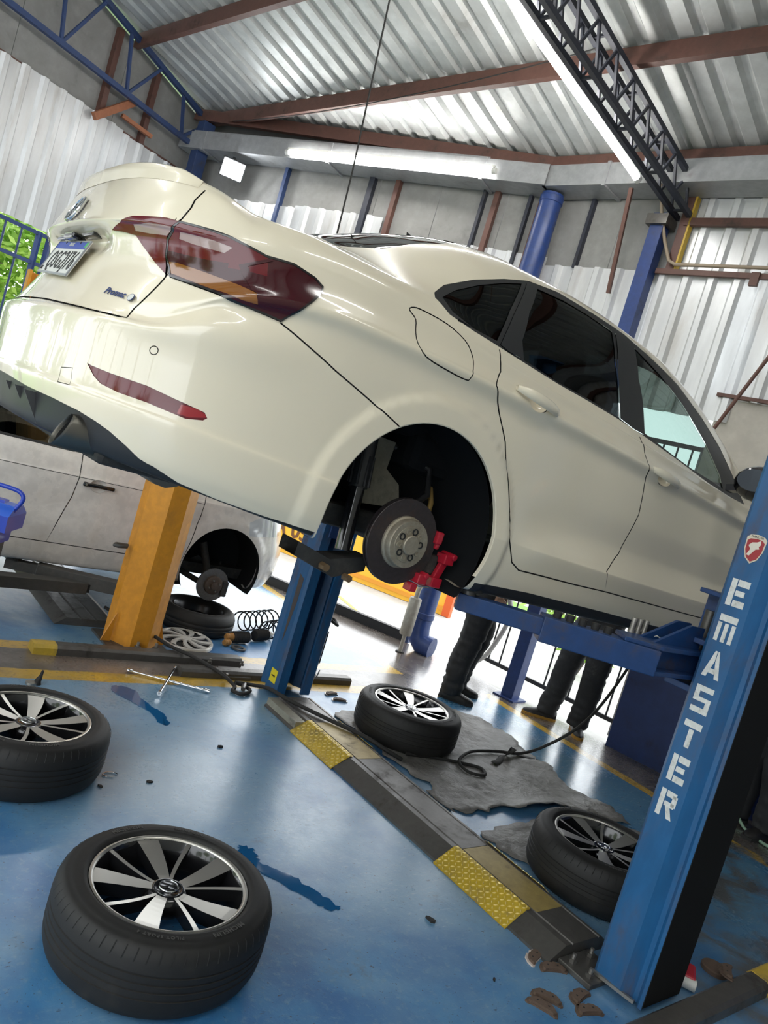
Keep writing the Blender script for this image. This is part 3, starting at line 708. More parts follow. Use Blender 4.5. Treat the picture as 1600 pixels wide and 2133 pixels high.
def build_sedan():
    L, U = body_surfaces(SED_PLAN, SED_ROWS, SED_TOP, SED_ARCH, nu=380, flare=.011)
    arch = [circ(ax, az, R, 48) for ax, az, R in SED_ARCH]
    sp = lambda P, n=3, c=True: smooth_poly(P, n, c)
    tail_o = SED_TAIL_OUT; tail_i = SED_TAIL_IN
    lid_line = SED_LID[:-1]+[(.13, .652), (-.02, .652)]
    lid_poly = SED_LID+[(-.02, .652), (-.02, 1.3), (.69, 1.3)]
    bump = [(-.02, 0), (-.02, .652), (.13, .652), (.332, .647), (.494, .645), (.612, .647), (.634, .65), (.626, .681), (.632, .789), (.747, .782), (.876, .774)]+SED_BSEAM+[(1.60, .58), (1.62, .3), (1.36, .2), (1.36, 0)]
    diff = [(-.02, .405), (.12, .402)]+[p for p in SED_DIFF_UP if p[0] > .15]+[(1.36, .1), (-.02, .1)]
    rdoor = SED_RDOOR+[(2.681, 1.1), (1.805, 1.1)]
    fr = SED_RDOOR[11:]
    fdoor = [(2.75, .315)]+fr[1:]+[(2.681, 1.1), (3.72, 1.1), (3.74, .88), (3.78, .80), (3.76, .6), (3.70, .42), (3.66, .315), (3.2, .315)]
    fender_f = [(3.74, .89), (3.78, .80), (3.76, .6), (3.70, .42), (3.66, .315)]
    sill = [(2.02, .10), (2.02, .225)]+[p for p in SED_BLACKSILL[1:]]+[(3.98, .21), (3.98, .10)]
    fuel = sp(SED_FUEL, 3)
    ring = circ(SED_SENSOR[0][0], SED_SENSOR[0][1], .011, 16)
    tow = SED_TOWEYE
    refl = SED_REFL
    dlo = SED_DLO_T+SED_DLO_B[::-1]
    cups = [circ(.325+1.689, .872, .052, 20, .030), circ(1.19+1.689, .827, .052, 20, .030)]
    # ---- lower patch
    L.cut(segs(arch[0])+segs(arch[1]), 'xz')
    L.cut([g_ for P in (tail_o, tail_i, SED_CLEAR_OUT, SED_AMBER_OUT, SED_CLEAR_IN, SED_BLK_OUT, refl, SED_REFL_TIP, diff, sill, fuel, ring, *cups) for g_ in segs(P)], 'sz')
    L.cut(segs(dlo), 'xz')
    strips = []
    for P, w, c in ((lid_line, .006, False), (SED_BSEAM, .0045, False), (SED_RDOOR, .0055, False), (fender_f, .005, False), ([(2.75, .315), (3.2, .315), (3.66, .315)], .005, False), (fuel, .004, True), (ring, .0025, True), (tow, .0025, True), ([(.634, .789), (.634, .940)], .003, False)):
        strips += strip(P, w, c)
    L.cut([g_ for q in strips for g_ in ((q[0], q[1]), (q[3], q[2]))], 'sz')
    rim_st = strip(tail_o, .012, True); L.cut([g_ for q in rim_st for g_ in ((q[0], q[1]), (q[3], q[2]))], 'sz')
    Cz = L.centers('sz'); Cx = L.centers('xz'); used = np.zeros(len(L.F), bool)
    for a in arch: used |= inside(Cx, a)                        # open wheel arches
    g = np.zeros(len(L.F), bool)
    for q in strips: g |= inside(Cz, q)
    tl = inside(Cz, tail_o) | inside(Cz, tail_i)
    rimm = np.zeros(len(L.F), bool)
    for q in rim_st: rimm |= inside(Cz, q)
    cup = inside(Cz, cups[0]) | inside(Cz, cups[1])
    used |= cup
    in_o, in_i = inside(Cz, tail_o), inside(Cz, tail_i)
    R = {}
    R['gap'] = take(L, g & ~tl, used)
    R['rim_o'] = take(L, rimm & in_o, used)
    R['clear_o'] = take(L, inside(Cz, SED_CLEAR_OUT) & in_o, used); R['amber'] = take(L, inside(Cz, SED_AMBER_OUT) & in_o, used); R['div'] = take(L, inside(Cz, SED_BLK_OUT) & in_o, used)
    R['clear_i'] = take(L, inside(Cz, SED_CLEAR_IN) & in_i, used)
    hi = Cz[:, 1] > .835
    R['red_o'] = take(L, in_o & ((Cz[:, 0] < .93) & (Cz[:, 1] > .862)), used); R['dark_o'] = take(L, in_o, used); R['red_i'] = take(L, in_i, used)
    R['refl_tip'] = take(L, inside(Cz, SED_REFL_TIP) & inside(Cz, refl), used); R['refl'] = take(L, inside(Cz, refl), used)
    R['diff'] = take(L, inside(Cz, diff), used); R['sill'] = take(L, inside(Cz, sill), used)
    R['dlo'] = take(L, inside(Cx, dlo), used)
    R['fuel'] = take(L, inside(Cz, fuel), used)
    R['lid'] = take(L, inside(Cz, lid_poly), used); R['bump'] = take(L, inside(Cz, bump), used)
    R['rdoor'] = take(L, inside(Cz, rdoor), used); R['fdoor'] = take(L, inside(Cz, fdoor), used)
    R['body'] = take(L, np.ones(len(L.F), bool), used)
    P = MT['paint']
    body = mesh_from(L, R['body'], 'body_side', P, SED, both=True)
    gap_parts(L, R['gap'], SED, MT['gap'])
    bo = mesh_from(L, R['bump'], 'rear_bumper', P, SED, both=True)
    lid = mesh_from(L, R['lid'], 'trunk_lid', P, SED, both=True)
    mesh_from(L, R['diff'], 'diffuser', MT['blackplastic'], SED, both=True, push=.006)
    mesh_from(L, R['sill'], 'side_skirt', MT['blackplastic'], SED, both=True)
    fo = mesh_from(L, R['fuel'], 'fuel_flap', P, SED); mesh_from(L, R['fuel'], 'body_side', P, SED, mirror=True)
    doors = []
    for nm, key in (('rear_door', 'rdoor'), ('front_door', 'fdoor')):
        doors.append((mesh_from(L, R[key], nm, P, SED), mesh_from(L, R[key], nm, P, SED, mirror=True)))
        mesh_from(L, R[key], 'door_lining', MT['wellblack'], doors[-1][0], push=.05); mesh_from(L, R[key], 'door_lining', MT['wellblack'], doors[-1][1], mirror=True, push=.05)
    for mir in (False, True):
        to = mesh_from(L, R['dark_o'], 'tail_light', MT['redlens_dark'], SED, mirror=mir, push=-.004); tag(to, 'dark red tail light lens')
        mesh_from(L, R['red_o'], 'red_lens', MT['redlens'], to, mirror=mir, push=-.004)
        mesh_from(L, R['clear_o'], 'clear_lens', MT['clearlens'], to, mirror=mir, push=-.0035); mesh_from(L, R['amber'], 'amber_lens', MT['amberlens'], to, mirror=mir, push=-.0035)
        for g_ in islands(L, R['rim_o']): mesh_from(L, g_, 'lens_border', MT['glossblack'], to, mirror=mir, push=-.005)
        mesh_from(L, R['div'], 'lens_divider', MT['redlens_dark'], to, mirror=mir, push=-.006)
        ti = mesh_from(L, R['red_i'], 'inner_tail_light', MT['redlens'], SED, mirror=mir, push=-.004); mesh_from(L, R['clear_i'], 'clear_lens', MT['clearlens'], ti, mirror=mir, push=-.0035)
        rf = mesh_from(L, R['refl'], 'bumper_reflector', MT['redlens'], bo, mirror=mir, push=.002); mesh_from(L, R['refl_tip'], 'reflector_tip', MT['brightred'], bo, mirror=mir, push=.002)
    # ---- upper patch
    lidU = [(-1.3, -.02), (-.475, -.02), (-.475, .57), (-.80, .60), (-.87, .60), (-1.3, .62)]
    rwin = [(-.445, -.02), (.13, -.02), (.125, .30), (.10, .47), (-.02, .535), (-.25, .565), (-.42, .56), (-.445, .40)]
    wind = [(1.40, -.02), (2.33, -.02), (2.30, .40), (2.24, .64), (1.9, .60), (1.5, .545), (1.43, .50), (1.40, .3)]
    hood = [(2.36, -.02), (3.6, -.02), (3.6, .72), (2.45, .72)]
    U.cut(segs(dlo), 'xz')
    U.cut([g_ for Pz in (SED_QGLASS, SED_CPOST, SED_RGLASS, SED_BPIL, SED_FGLASS) for g_ in segs(Pz)], 'xz')
    U.cut([g_ for Py in (rwin, wind, hood) for g_ in segs(Py)], 'xy')
    st = []
    for q in strip([(-.475, -.02), (-.475, .57), (-.80, .60), (-.86, .60)], .006, False): U.cut([(q[0], q[1]), (q[3], q[2])], 'xy'); st.append(q)
    Cx = U.centers('xz'); Cy = U.centers('xy'); used = np.zeros(len(U.F), bool)
    g = np.zeros(len(U.F), bool)
    for q in st: g |= inside(Cy, q)
    side = inside(Cx, dlo)
    Q = {}
    Q['gap'] = take(U, g, used)
    for nm, Pz in (('q', SED_QGLASS), ('cp', SED_CPOST), ('r', SED_RGLASS), ('bp', SED_BPIL), ('f', SED_FGLASS)): Q[nm] = take(U, side & inside(Cx, Pz), used)
    Q['trim'] = take(U, side, used)
    Q['rwin'] = take(U, inside(Cy, rwin), used); Q['wind'] = take(U, inside(Cy, wind), used); Q['hood'] = take(U, inside(Cy, hood), used)
    Q['lid'] = take(U, inside(Cy, lidU), used); Q['roof'] = take(U, np.ones(len(U.F), bool), used)
    roof_ = mesh_from(U, Q['roof'], 'roof_and_pillars', P, SED, both=True); mesh_from(U, Q['roof'], 'headliner', MT['wellblack'], roof_, both=True, push=.03)
    gap_parts(U, Q['gap'], SED, MT['gap'])
    mesh_from(U, Q['lid'], 'lid_deck', P, lid, both=True); mesh_from(U, Q['hood'], 'hood', P, SED, both=True)
    mesh_from(U, Q['rwin'], 'rear_window', MT['tint'], SED, both=True, push=.003); mesh_from(U, Q['wind'], 'windshield', MT['tint_light'], SED, both=True, push=.003)
    for mir in (False, True):
        k = 1 if mir else 0
        mesh_from(U, Q['trim'], 'window_trim', MT['blackplastic'], SED, mirror=mir, push=.001); 
        for g_ in islands(L, R['dlo']): mesh_from(L, g_, 'belt_molding', MT['blackplastic'], SED, mirror=mir, push=.001)
        mesh_from(U, Q['q'], 'quarter_window', MT['tint'], SED, mirror=mir, push=.004); mesh_from(U, Q['cp'], 'rear_door_sail', MT['blackplastic'], doors[0][k], mirror=mir, push=-.002)
        mesh_from(U, Q['r'], 'window_pane', MT['tint'], doors[0][k], mirror=mir, push=.004); mesh_from(U, Q['bp'], 'center_pillar_cover', MT['blackplastic'], doors[0][k], mirror=mir, push=-.002)
        mesh_from(U, Q['f'], 'window_pane', MT['tint_light'], doors[1][k], mirror=mir, push=.004)
    return L, U, doors, bo, lid
SL, SU, SDOORS, SBUMP, SLID = build_sedan()

# door handles with their cups
for k, (hx, hz) in enumerate(((.325, .872), (1.19, .827))):
    for sg in (1, -1):
        d = SDOORS[k][0 if sg > 0 else 1]
        c = MB(); n = 18
        for i in range(6):
            f = i/5; a = f*math.pi/2; 
            for j in range(n):
                t = 2*math.pi*j/n; c.V.append((hx+.053*math.cos(t)*math.cos(a), -sg*(.876-.028*math.sin(a)-.30*.05*math.sin(t)*math.cos(a)*(1 if math.sin(t) > 0 else .25)), hz+.031*math.sin(t)*math.cos(a)))
        for i in range(5):
            for j in range(n): c.F.append([i*n+j, i*n+(j+1) % n, (i+1)*n+(j+1) % n, (i+1)*n+j])
        c.build('handle_cup', MT['paint'], d, 80)
        h = MB(); pts = []
        for i in range(9):
            t = i/8; x = hx-.115+.235*t; y = .872+.034*math.sin(math.pi*min(1, max(0, t)))**.55; pts.append((x, -sg*y, hz+.016-.022*t))
        b = len(h.V); rows = []
        for i, p in enumerate(pts):
            t = i/8; hh = .019*(1-.55*abs(2*t-1)**3); tt = .008
            rows.append([(p[0], p[1]+dy*tt, p[2]+dz*hh) for dy, dz in ((0, -1), (.8*(-sg), -.7), (-sg, 0), (.8*(-sg), .7), (0, 1), (.8*sg, .6), (sg, 0), (.8*sg, -.6), (0, -1))])
        h.sheet(rows); h.build('door_handle', MT['paint'], d, 60)

# wheel arches: painted lip, liner, inner end
LP = np.array(SL.P)
for k, (ax, az, R) in enumerate(SED_ARCH):
    for sg in (1, -1):
        lip = MB(); rows = []
        for i in range(49):
            t = math.radians(-15+204*i/48); x, z = ax+R*math.cos(t), az+R*math.sin(t)
            dd = (LP[:, 0]-x)**2+(LP[:, 2]-z)**2+np.where(LP[:, 1] < .6, 9, 0); y = LP[dd.argsort()[:3], 1].mean()
            ca, sa = math.cos(t), math.sin(t)
            rows.append([(x, -sg*y, z), (x-.004*ca, -sg*(y-.002), z-.004*sa), (x-.003*ca, -sg*(y-.014), z-.003*sa)])
        lip.sheet(rows); lip.build('arch_lip', MT['paint'], SED, 60)
        ln = MB(); rows = []
        for i in range(33):
            t = math.radians(-30+216*i/32); rows.append([(ax+r_*math.cos(t), -sg*y_, az+r_*math.sin(t)) for y_, r_ in ((.85, R-.002), (.82, R+.02), (.62, R+.03), (.46, R+.01), (.44, R-.03), (.43, 0))])
        ln.sheet(rows); ln.build('wheel_well_liner', MT['wellblack'], SED, 60)

# underbody
MT['undergrey'] = grimy('dirty_underbody', (.035, .034, .032), (.10, .09, .075), .5, 8, .7)
ub = MB(); ub.span((-.93, -.60, .26), (3.2, .60, .34)); ub.span((.36, -.80, .20), (2.22, .80, .27)); ub.span((-.98, -.52, .27), (-.4, .52, .38)); ub.build('floor_pan', MT['undergrey'], SED, bevel=.02)
ub = MB(); ub.tube([(3.0, .15, .24), (1.8, .12, .2), (.6, .1, .22), (-.2, .12, .24), (-.55, .35, .28)], .028, 10); ub.build('exhaust_pipe', MT['undergrey'], SED, 60)
ub = MB(); ub.tube([(-.6, .45, .30), (-.6, -.30, .30)], .09, 14); ub.build('muffler', mat('dull_muffler_steel', (.22, .21, .20), .5, .7), SED, 60)
MT['exhmetal'] = mat('exhaust_tip_steel', (.20, .19, .17), .38, 1.)
for sg in (1, -1):
    e = MB(); rows = []
    for x, s_ in ((-1.018, 1.), (-1.024, .97), (-1.018, .90), (-.88, .88)):
        rows.append([(x+.018*math.sin(2*math.pi*j/24), -sg*.555+.036*s_*math.cos(2*math.pi*j/24), .322+.047*s_*math.sin(2*math.pi*j/24)) for j in range(25)])
    rows.append([(-.87, -sg*.555, .322)]*25)
    e.sheet(rows[:4]); rows2 = []
    for x, s_ in ((-1.018, 1.), (-.98, 1.06), (-.86, 1.0)):
        rows2.append([(x+.018*math.sin(2*math.pi*j/24), -sg*.555+.036*s_*math.cos(2*math.pi*j/24), .322+.047*s_*math.sin(2*math.pi*j/24)) for j in range(25)])
    e.sheet(rows2); e.build('exhaust_tip', MT['exhmetal'], SED, 50)
    e2 = MB(); e2.sheet([[(x_+.018*math.sin(2*math.pi*j/24), -sg*.555+.036*s_*math.cos(2*math.pi*j/24), .322+.047*s_*math.sin(2*math.pi*j/24)) for j in range(25)] for x_, s_ in ((-1.012, .885), (-.98, .86), (-.975, .02))]); e2.build('exhaust_throat', MT['gap'], SED)
# vanes in the diffuser
for y in (-.34, -.22, -.1, .1, .22, .34):
    e = MB(); e.add([(-1.088, y-.004, .385), (-1.088, y+.004, .385), (-1.03, y+.004, .30), (-1.03, y-.004, .30), (-1.02, y-.004, .385), (-1.02, y+.004, .385), (-.99, y+.004, .30), (-.99, y-.004, .30)], [(0, 1, 2, 3), (4, 7, 6, 5), (0, 3, 7, 4), (1, 5, 6, 2), (0, 4, 5, 1), (3, 2, 6, 7)]); e.build('diffuser_vane', mat('vane_grey', (.06, .06, .06), .4), SED)

# lip spoiler along the lid's rear edge
mL = 5*(len(SED_ROWS)-1)+1; mU = 36
for sg in (1, -1):
    rows = []
    for i in range(0, 380):
        s_ = SL.S[i*mL]
        if s_ > .635: break
        f = min(1., (.645-s_)/.10); b0 = Vector(SL.P[i*mL+mL-1]); lo_ = Vector(SL.P[i*mL+mL-4]); n0 = Vector(SL.N[i*mL+mL-6]); x_, y_ = n0.x, n0.y; q_ = math.hypot(x_, y_) or 1; out = Vector((x_/q_, y_/q_, 0))
        dk = Vector(SU.P[i*mU+min(14, 5)]) if s_ > .05 else b0+Vector((.045, 0, .004)); dk = b0+Vector((.05, -.02 if b0.y > .3 else 0, .006))
        pts = [lo_+out*.001, lo_*.35+b0*.65+out*.010*f, b0+out*.016*f+Vector((0, 0, .006*f)), b0+out*.010*f+Vector((0, 0, .011*f)), b0-out*.012+Vector((0, 0, .010*f)), dk]
        rows.append([(p.x, -sg*p.y, p.z) for p in pts])
    MB().sheet(rows).build('lip_spoiler', MT['paint'], SLID, 50)
# licence plate
tz = Vector((.039, 0, .118)).normalized(); px_ = Vector((0, -1, 0)); pn = px_.cross(tz)
pl = MB(); pl.box((0, 0, 0), (.40, .13, .004)); plate = pl.build('license_plate', MT['platewhite'], SED, bevel=.0015)
plate.matrix_local = basis(px_, tz, pn, Vector((-1.003, -.01, .7995))+pn*.012) @ Matrix.Rotation(-.055, 4, 'Z')
fr_ = MB(); rows = []
for w_, z_ in ((.2, .0), (.2, .004), (.194, .005), (.194, .001)):
    hh = w_-.135; rows.append([(-w_, -hh, z_), (w_, -hh, z_), (w_, hh, z_), (-w_, hh, z_), (-w_, -hh, z_)])
fr_.sheet(rows); fr_.build('plate_rim', mat('plate_rim_grey', (.30, .31, .33), .4, .3), plate)
bb = MB(); bb.box((0, .049, .0026), (.386, .030, .0015)); bb.build('blue_band', MT['plateblue'], plate)
t_ = text_mesh('QSG2J76', .098, .001, 'plate_number', MT['inkblack'], xs=.80, space=1.12); inst(t_, 'plate_number', plate, loc=(.008, -.014, .0032))
t_ = text_mesh('BRASIL', .02, .001, 'country_name', MT['platewhite'], xs=1.0); inst(t_, 'country_name', plate, loc=(0, .049, .004))
t_ = text_mesh('BR', .022, .001, 'country_code', MT['inkblack']); inst(t_, 'country_code', plate, loc=(-.178, -.047, .003))
gg = MB(); gg.box((.178, .049, .0034), (.024, .018, .001)); gg.build('flag_patch', MT['green'], plate)
for x in (-.09, .09): inst(MB().lathe([(0, .006), (.005, .005), (.006, .002)], 10).mesh('plate_screw', MT['inkblack'], 40), 'plate_screw', plate, loc=(x, .058, .0))
# plate recess lamps and latch
for y in (-.14, .14):
    b = MB(); b.box((-.985, y, .881), (.035, .12, .012)); b.build('plate_lamp', MT['glossblack'], SED, bevel=.003)
b = MB(); b.box((-.995, 0, .877), (.05, .10, .02)); b.build('lid_latch_grip', MT['glossblack'], SED, bevel=.006)

def roundel(R, name, mring, parent, M, face=None):
    """circular emblem: ring with a V above a W"""
    o = MB()
    o.lathe([(R, 0), (R, .006*R/.05), (R*.96, .009*R/.05), (R*.88, .009*R/.05), (R*.85, .006*R/.05), (R*.85, 0)], 40)
    def stroke(p, q, w):
        p, q = Vector((*p, 0)), Vector((*q, 0)); d = (q-p).normalized(); nn = Vector((-d.y, d.x, 0))*w/2; z = Vector((0, 0, .007*R/.05))
        o.add([p-nn, q-nn, q+nn, p+nn, p-nn+z, q-nn+z, q+nn+z, p+nn+z], BF)
    s = R; w = .15*R
    for sg in (-1, 1):
        stroke((sg*.34*s, .80*s), (sg*.03*s, .10*s), w)
        stroke((sg*.76*s, .46*s), (sg*.38*s, -.72*s), w); stroke((sg*.38*s, -.72*s), (sg*.02*s, -.02*s), w)
    e = inst(o.mesh(name, mring, 30), name, parent, M)
    f = MB().lathe([(0, .002), (R*.9, .002)], 32); f.build('emblem_back', face or MT['glossblack'], e)
    return e
lt_ = Vector((.031, 0, .085)).normalized(); ln_ = px_.cross(lt_)
roundel(.050, 'emblem', MT['chrome'], SLID, basis(px_, lt_, ln_, Vector((-1.013, -.018, .953))+ln_*.008))
# dealer lettering on the lid
tx = Vector((.09, -.36, -.005)).normalized(); 
def lid_frame(p, tang):
    d = ((LP-np.array(p))**2).sum(1).argmin(); n = Vector((SL.N[d][0], -SL.N[d][1], SL.N[d][2])); x = tang-n*tang.dot(n); x.normalize(); y = n.cross(x); return x, y, n, Vector((SL.P[d][0], -SL.P[d][1], SL.P[d][2]))
x_, y_, n_, _ = lid_frame((-.978, .50, .707), Vector((.3, -1, -.03)))
t_ = text_mesh('Promac', .030, .0012, 'dealer_name', MT['inkblue'], bold=.0006, shear=.15); inst(t_, 'dealer_name', SLID, basis(x_, y_, n_, Vector((-.9775, -.505, .708))+n_*.004))
roundel(.012, 'dealer_emblem', MT['inkblue'], SLID, basis(x_, y_, n_, Vector((-.956, -.573, .7045))+n_*.004), MT['platewhite'])

# roof antenna
b = MB(); rows = []
for t in (0, .35, .7, 1.): rows.append([(.13+.10*t+.05*(1-t)*0, sy*.014*(1-t), 1.395+.055*t) for sy in (-1, 1)]+[(.13+.17*(1-.6*t)+.0, 0, 1.40+.055*t)]+[(.13+.10*t, -.014*(1-t), 1.395+.055*t)])
b.sheet(rows); b.build('roof_antenna', MT['glossblack'], SED)
# mirrors
for sg in (1, -1):
    m_ = MB(); M_ = Matrix.Translation((1.745, -sg*.985, .965)) @ Matrix.Diagonal((.075, .118, .082, 1))
    m_.lathe([(0.001, 1), (.4, .93), (.72, .72), (.93, .4), (1, 0), (.93, -.4), (.72, -.72), (.4, -.93), (.001, -1)], 20, M_)
    mo = m_.build('door_mirror', MT['glossblack'], SDOORS[1][0 if sg > 0 else 1], 60)
    g_ = MB(); g_.lathe([(0, 0), (1, 0)], 20, Matrix.Translation((1.668, -sg*.99, .968)) @ Matrix.Rotation(math.pi/2, 4, 'Y') @ Matrix.Diagonal((.050, .078, 1, 1))); g_.build('mirror_glass', mat('mirror_glass', (.16, .18, .2), .05, 1.), mo)
    st_ = MB().beam((1.76, -sg*.84, .92), (1.76, -sg*.94, .945), .05, .03); st_.build('mirror_stalk', MT['glossblack'], mo)

for sg in (1, -1): MB().beam((-.08, -sg*.812, .962), (.95, -sg*.812, .905), .02, .09).build('belt_leak_blocker', MT['wellblack'], SED); MB().beam((.95, -sg*.812, .905), (1.98, -sg*.805, .862), .02, .09).build('belt_leak_blocker', MT['wellblack'], SED)  # dark bars added inside the belt line to block light leaking through
# seats and dashboard seen through the front glass
for y in (-.37, .37):
    s_ = MB(); s_.box((1.28, y, .62), (.48, .46, .16)); s_.box((1.02, y, .90), (.14, .46, .52), Matrix.Rotation(-.25, 3, 'Y')); s_.box((.93, y, 1.20), (.09, .24, .16), Matrix.Rotation(-.2, 3, 'Y')); s_.build('front_seat', MT['wellblack'], SED, bevel=.04)
s_ = MB(); s_.box((.35, 0, .60), (.5, 1.2, .16)); s_.box((.05, 0, .88), (.14, 1.2, .5), Matrix.Rotation(-.3, 3, 'Y')); s_.build('rear_seat', MT['wellblack'], SED, bevel=.04)
s_ = MB(); s_.box((2.0, 0, .84), (.35, 1.3, .16)); s_.build('dashboard', MT['wellblack'], SED, bevel=.04)

# rear hub: disc, hat, studs, bracket, damper, arm
MT['disc'] = grimy('worn_brake_disc', (.085, .072, .074), (.13, .075, .05), .35, 14, .38, .7, bump=.05)
MT['hat'] = grimy('dull_hub_steel', (.44, .39, .30), (.22, .17, .12), .5, 18, .5, .6, bump=.2)
MT['redpaint'] = mat('red_caliper_paint', (.45, .012, .03), .35, coat=.3)
def hub(parent, cx, cz, y0, sg, big=True):
    T_ = Matrix.Translation((cx, -sg*y0, cz)) @ Matrix.Rotation(sg*math.pi/2, 4, 'X')     # local +z = outward
    H = bpy.data.objects.new('brake_disc', MB().lathe([(.088, .0), (.146, .0), (.147, -.001), (.147, -.009), (.135, -.009), (.135, -.014), (.147, -.014), (.147, -.023), (.06, -.023)], 56).mesh('brake_disc', MT['disc'], 40)); COL.objects.link(H); H.parent = parent; H.matrix_local = T_
    MB().lathe([(.090, .0), (.089, .006), (.083, .010), (.082, .03), (.079, .034), (.062, .034), (.061, .036), (.033, .036), (.033, .046), (.030, .049), (.0, .049)], 48).build('disc_hat', MT['hat'], H, 35)
    for i in range(10):
        a = 2*math.pi*i/10+.15; r_ = .0455; rr = .0065 if i % 2 else .0085
        MB().lathe([(rr+.004, .0365), (rr+.003, .0395), (rr, .0395), (rr-.001, .033), (0, .033)], 10).build('stud_hole', MT['hat'] if i % 2 else MT['gap'], H, 30, loc=(r_*math.cos(a), r_*math.sin(a), 0))
    return H
RH = hub(SED, .065, .285, .745, 1)
hub(SED, .065, .285, .745, -1)
# caliper bracket (front side of the disc), local hub frame x = forward, y = up when seen from outside
cb = MB()
for (x, z) in ((.150, .04), (.185, -.015), (.215, -.085)):
    pass
P_ = [(.128, .048), (.150, .030), (.165, -.005), (.205, -.030), (.188, -.095), (.128, -.105)]
c_ = MB(); yb_ = -.745
c_.box((.065+.146, -.735, .285+.045), (.030, .05, .045)); c_.box((.065+.150, -.74, .285+.02), (.02, .03, .03)); co = c_.build('caliper_bracket', MT['redpaint'], SED, bevel=.006)
c_ = MB(); c_.box((.065+.222, -.735, .285-.020), (.045, .05, .035)); c_.beam((.065+.222, -.735, .285-.03), (.065+.200, -.735, .285-.10), .03, .018, (0, 1, 0)); c_.box((.065+.196, -.735, .285-.108), (.048, .05, .035)); c_.cyl((.065+.235, -.77, .285-.005), (.065+.235, -.70, .285-.005), .012, 10); c_.build('slide_pin_bridge', MT['redpaint'], SED, bevel=.006)
c_ = MB(); c_.box((.065+.120, -.745, .285-.105), (.04, .05, .035)); c_.box((.065+.095, -.745, .285-.140), (.03, .04, .03)); c_.cyl((.065+.13, -.775, .285-.09), (.065+.13, -.71, .285-.09), .011, 10); c_.build('caliper_ear', MT['redpaint'], SED, bevel=.006)
c_ = MB(); c_.box((.065+.165, -.70, .285-.055), (.085, .05, .075)); c_.box((.065+.13, -.70, .285+.01), (.05, .04, .10)); c_.build('knuckle_casting', MT['undergrey'], SED, bevel=.01)
c_ = MB().tube([(.065+.10, -.70, .285-.115), (.065+.15, -.72, .285-.135), (.065+.21, -.72, .285-.13)], .006, 8); c_.build('pad_clip', MT['chrome'], SED, 60)
c_ = MB().tube([(.065+.06, -.66, .285+.12), (.065+.13, -.64, .285+.17), (.065+.14, -.6, .285+.26), (.1, -.5, .285+.3)], .012, 8); c_.build('brake_hose', MT['blackplastic'], SED, 60)
c_ = MB().tube([(.065+.145, -.66, .285+.08), (.065+.16, -.64, .285+.15), (.065+.17, -.6, .285+.20)], .010, 8); c_.build('brass_bushing', mat('brass_dull', (.42, .27, .09), .45, .5), SED, 60)
# damper and dust tube
c_ = MB(); c_.tube([(-.10, -.66, .20), (-.10, -.63, .42)], .026, 14); c_.build('damper_body', MT['glossblack'], SED, 60)
c_ = MB(); prof_ = []
c_.tube([(-.10, -.63, .41), (-.10, -.60, .60)], .034, 16); 
for i in range(8):
    a = 2*math.pi*i/8; c_.tube([(-.10+.035*math.cos(a), -.63+.035*math.sin(a), .42), (-.10+.035*math.cos(a), -.61+.035*math.sin(a), .52)], .005, 5)
c_.build('damper_dust_tube', MT['blackplastic'], SED, 60)
c_ = MB(); rows = [[(-.06, -.52, .60), (.10, -.50, .60)], [(-.06, -.53, .50), (.08, -.52, .50)], [(-.02, -.56, .47), (.14, -.54, .46)], [(-.03, -.57, .36), (.16, -.56, .38)]]
c_.sheet(rows); c_.build('inner_body_panel', grimy('grey_underseal', (.30, .28, .22), (.08, .07, .06), .6, 9, .7), SED, 60)
c_ = MB(); c_.sheet([[(-.30, -.70, .20), (-.18, -.72, .17), (.0, -.68, .20)], [(-.30, -.70, .155), (-.15, -.72, .115), (.0, -.68, .15)], [(-.30, -.60, .155), (-.15, -.62, .115), (.0, -.6, .15)], [(-.30, -.60, .20), (-.18, -.62, .17), (.0, -.6, .20)], [(-.30, -.70, .20), (-.18, -.72, .17), (.0, -.68, .20)]])
c_.build('lower_control_arm', MT['undergrey'], SED, 30)
for x, z in ((-.20, .145), (-.10, .125)): MB().tube([(x, -.745, z), (x, -.715, z)], .013, 6).build('arm_bolt', mat('rusty_bolt', (.20, .13, .07), .6, .5), SED)
# ------------------------------------------------------------------ two-post lifts (bay frame: x = a, y = q)
MT['liftblue'] = grimy('worn_lift_blue', (.015, .115, .285), (.085, .055, .045), .6, 5, .38, bump=.1, stretch=(1, 1, .35))
MT['armblue'] = grimy('dark_lift_blue', (.012, .050, .165), (.06, .045, .04), .55, 7, .42, bump=.1)
MT['liftorange'] = grimy('lift_orange', (.72, .30, .022), (.30, .14, .03), .38, 4, .45, bump=.1)
MT['oilysteel'] = grimy('oily_dark_steel', (.125, .118, .108), (.05, .042, .036), .6, 6, .36, .45, bump=.3)
MT['armgrey'] = grimy('dark_grey_arm_paint', (.075, .072, .066), (.13, .11, .09), .4, 6, .5)
MT['rubber'] = mat('black_rubber', (.018, .017, .016), .75)
MT['boltsteel'] = mat('bolt_steel', (.35, .33, .30), .4, .8)
MT['dirtyyellow'] = grimy('dirty_yellow_paint', (.62, .42, .045), (.16, .13, .09), .6, 9, .45, bump=.2)
POST = [(-.06, .205), (-.125, .205), (-.14, .19), (-.14, .085), (-.105, .05), (-.105, .032), (-.125, .014), (-.125, 0), (.125, 0), (.125, .014), (.105, .032), (.105, .05), (.14, .085), (.14, .19), (.125, .205), (.06, .205),
        (.06, .190), (.122, .19), (.125, .09), (.09, .055), (.09, .015), (-.09, .015), (-.09, .055), (-.125, .09), (-.122, .19), (-.06, .19)]
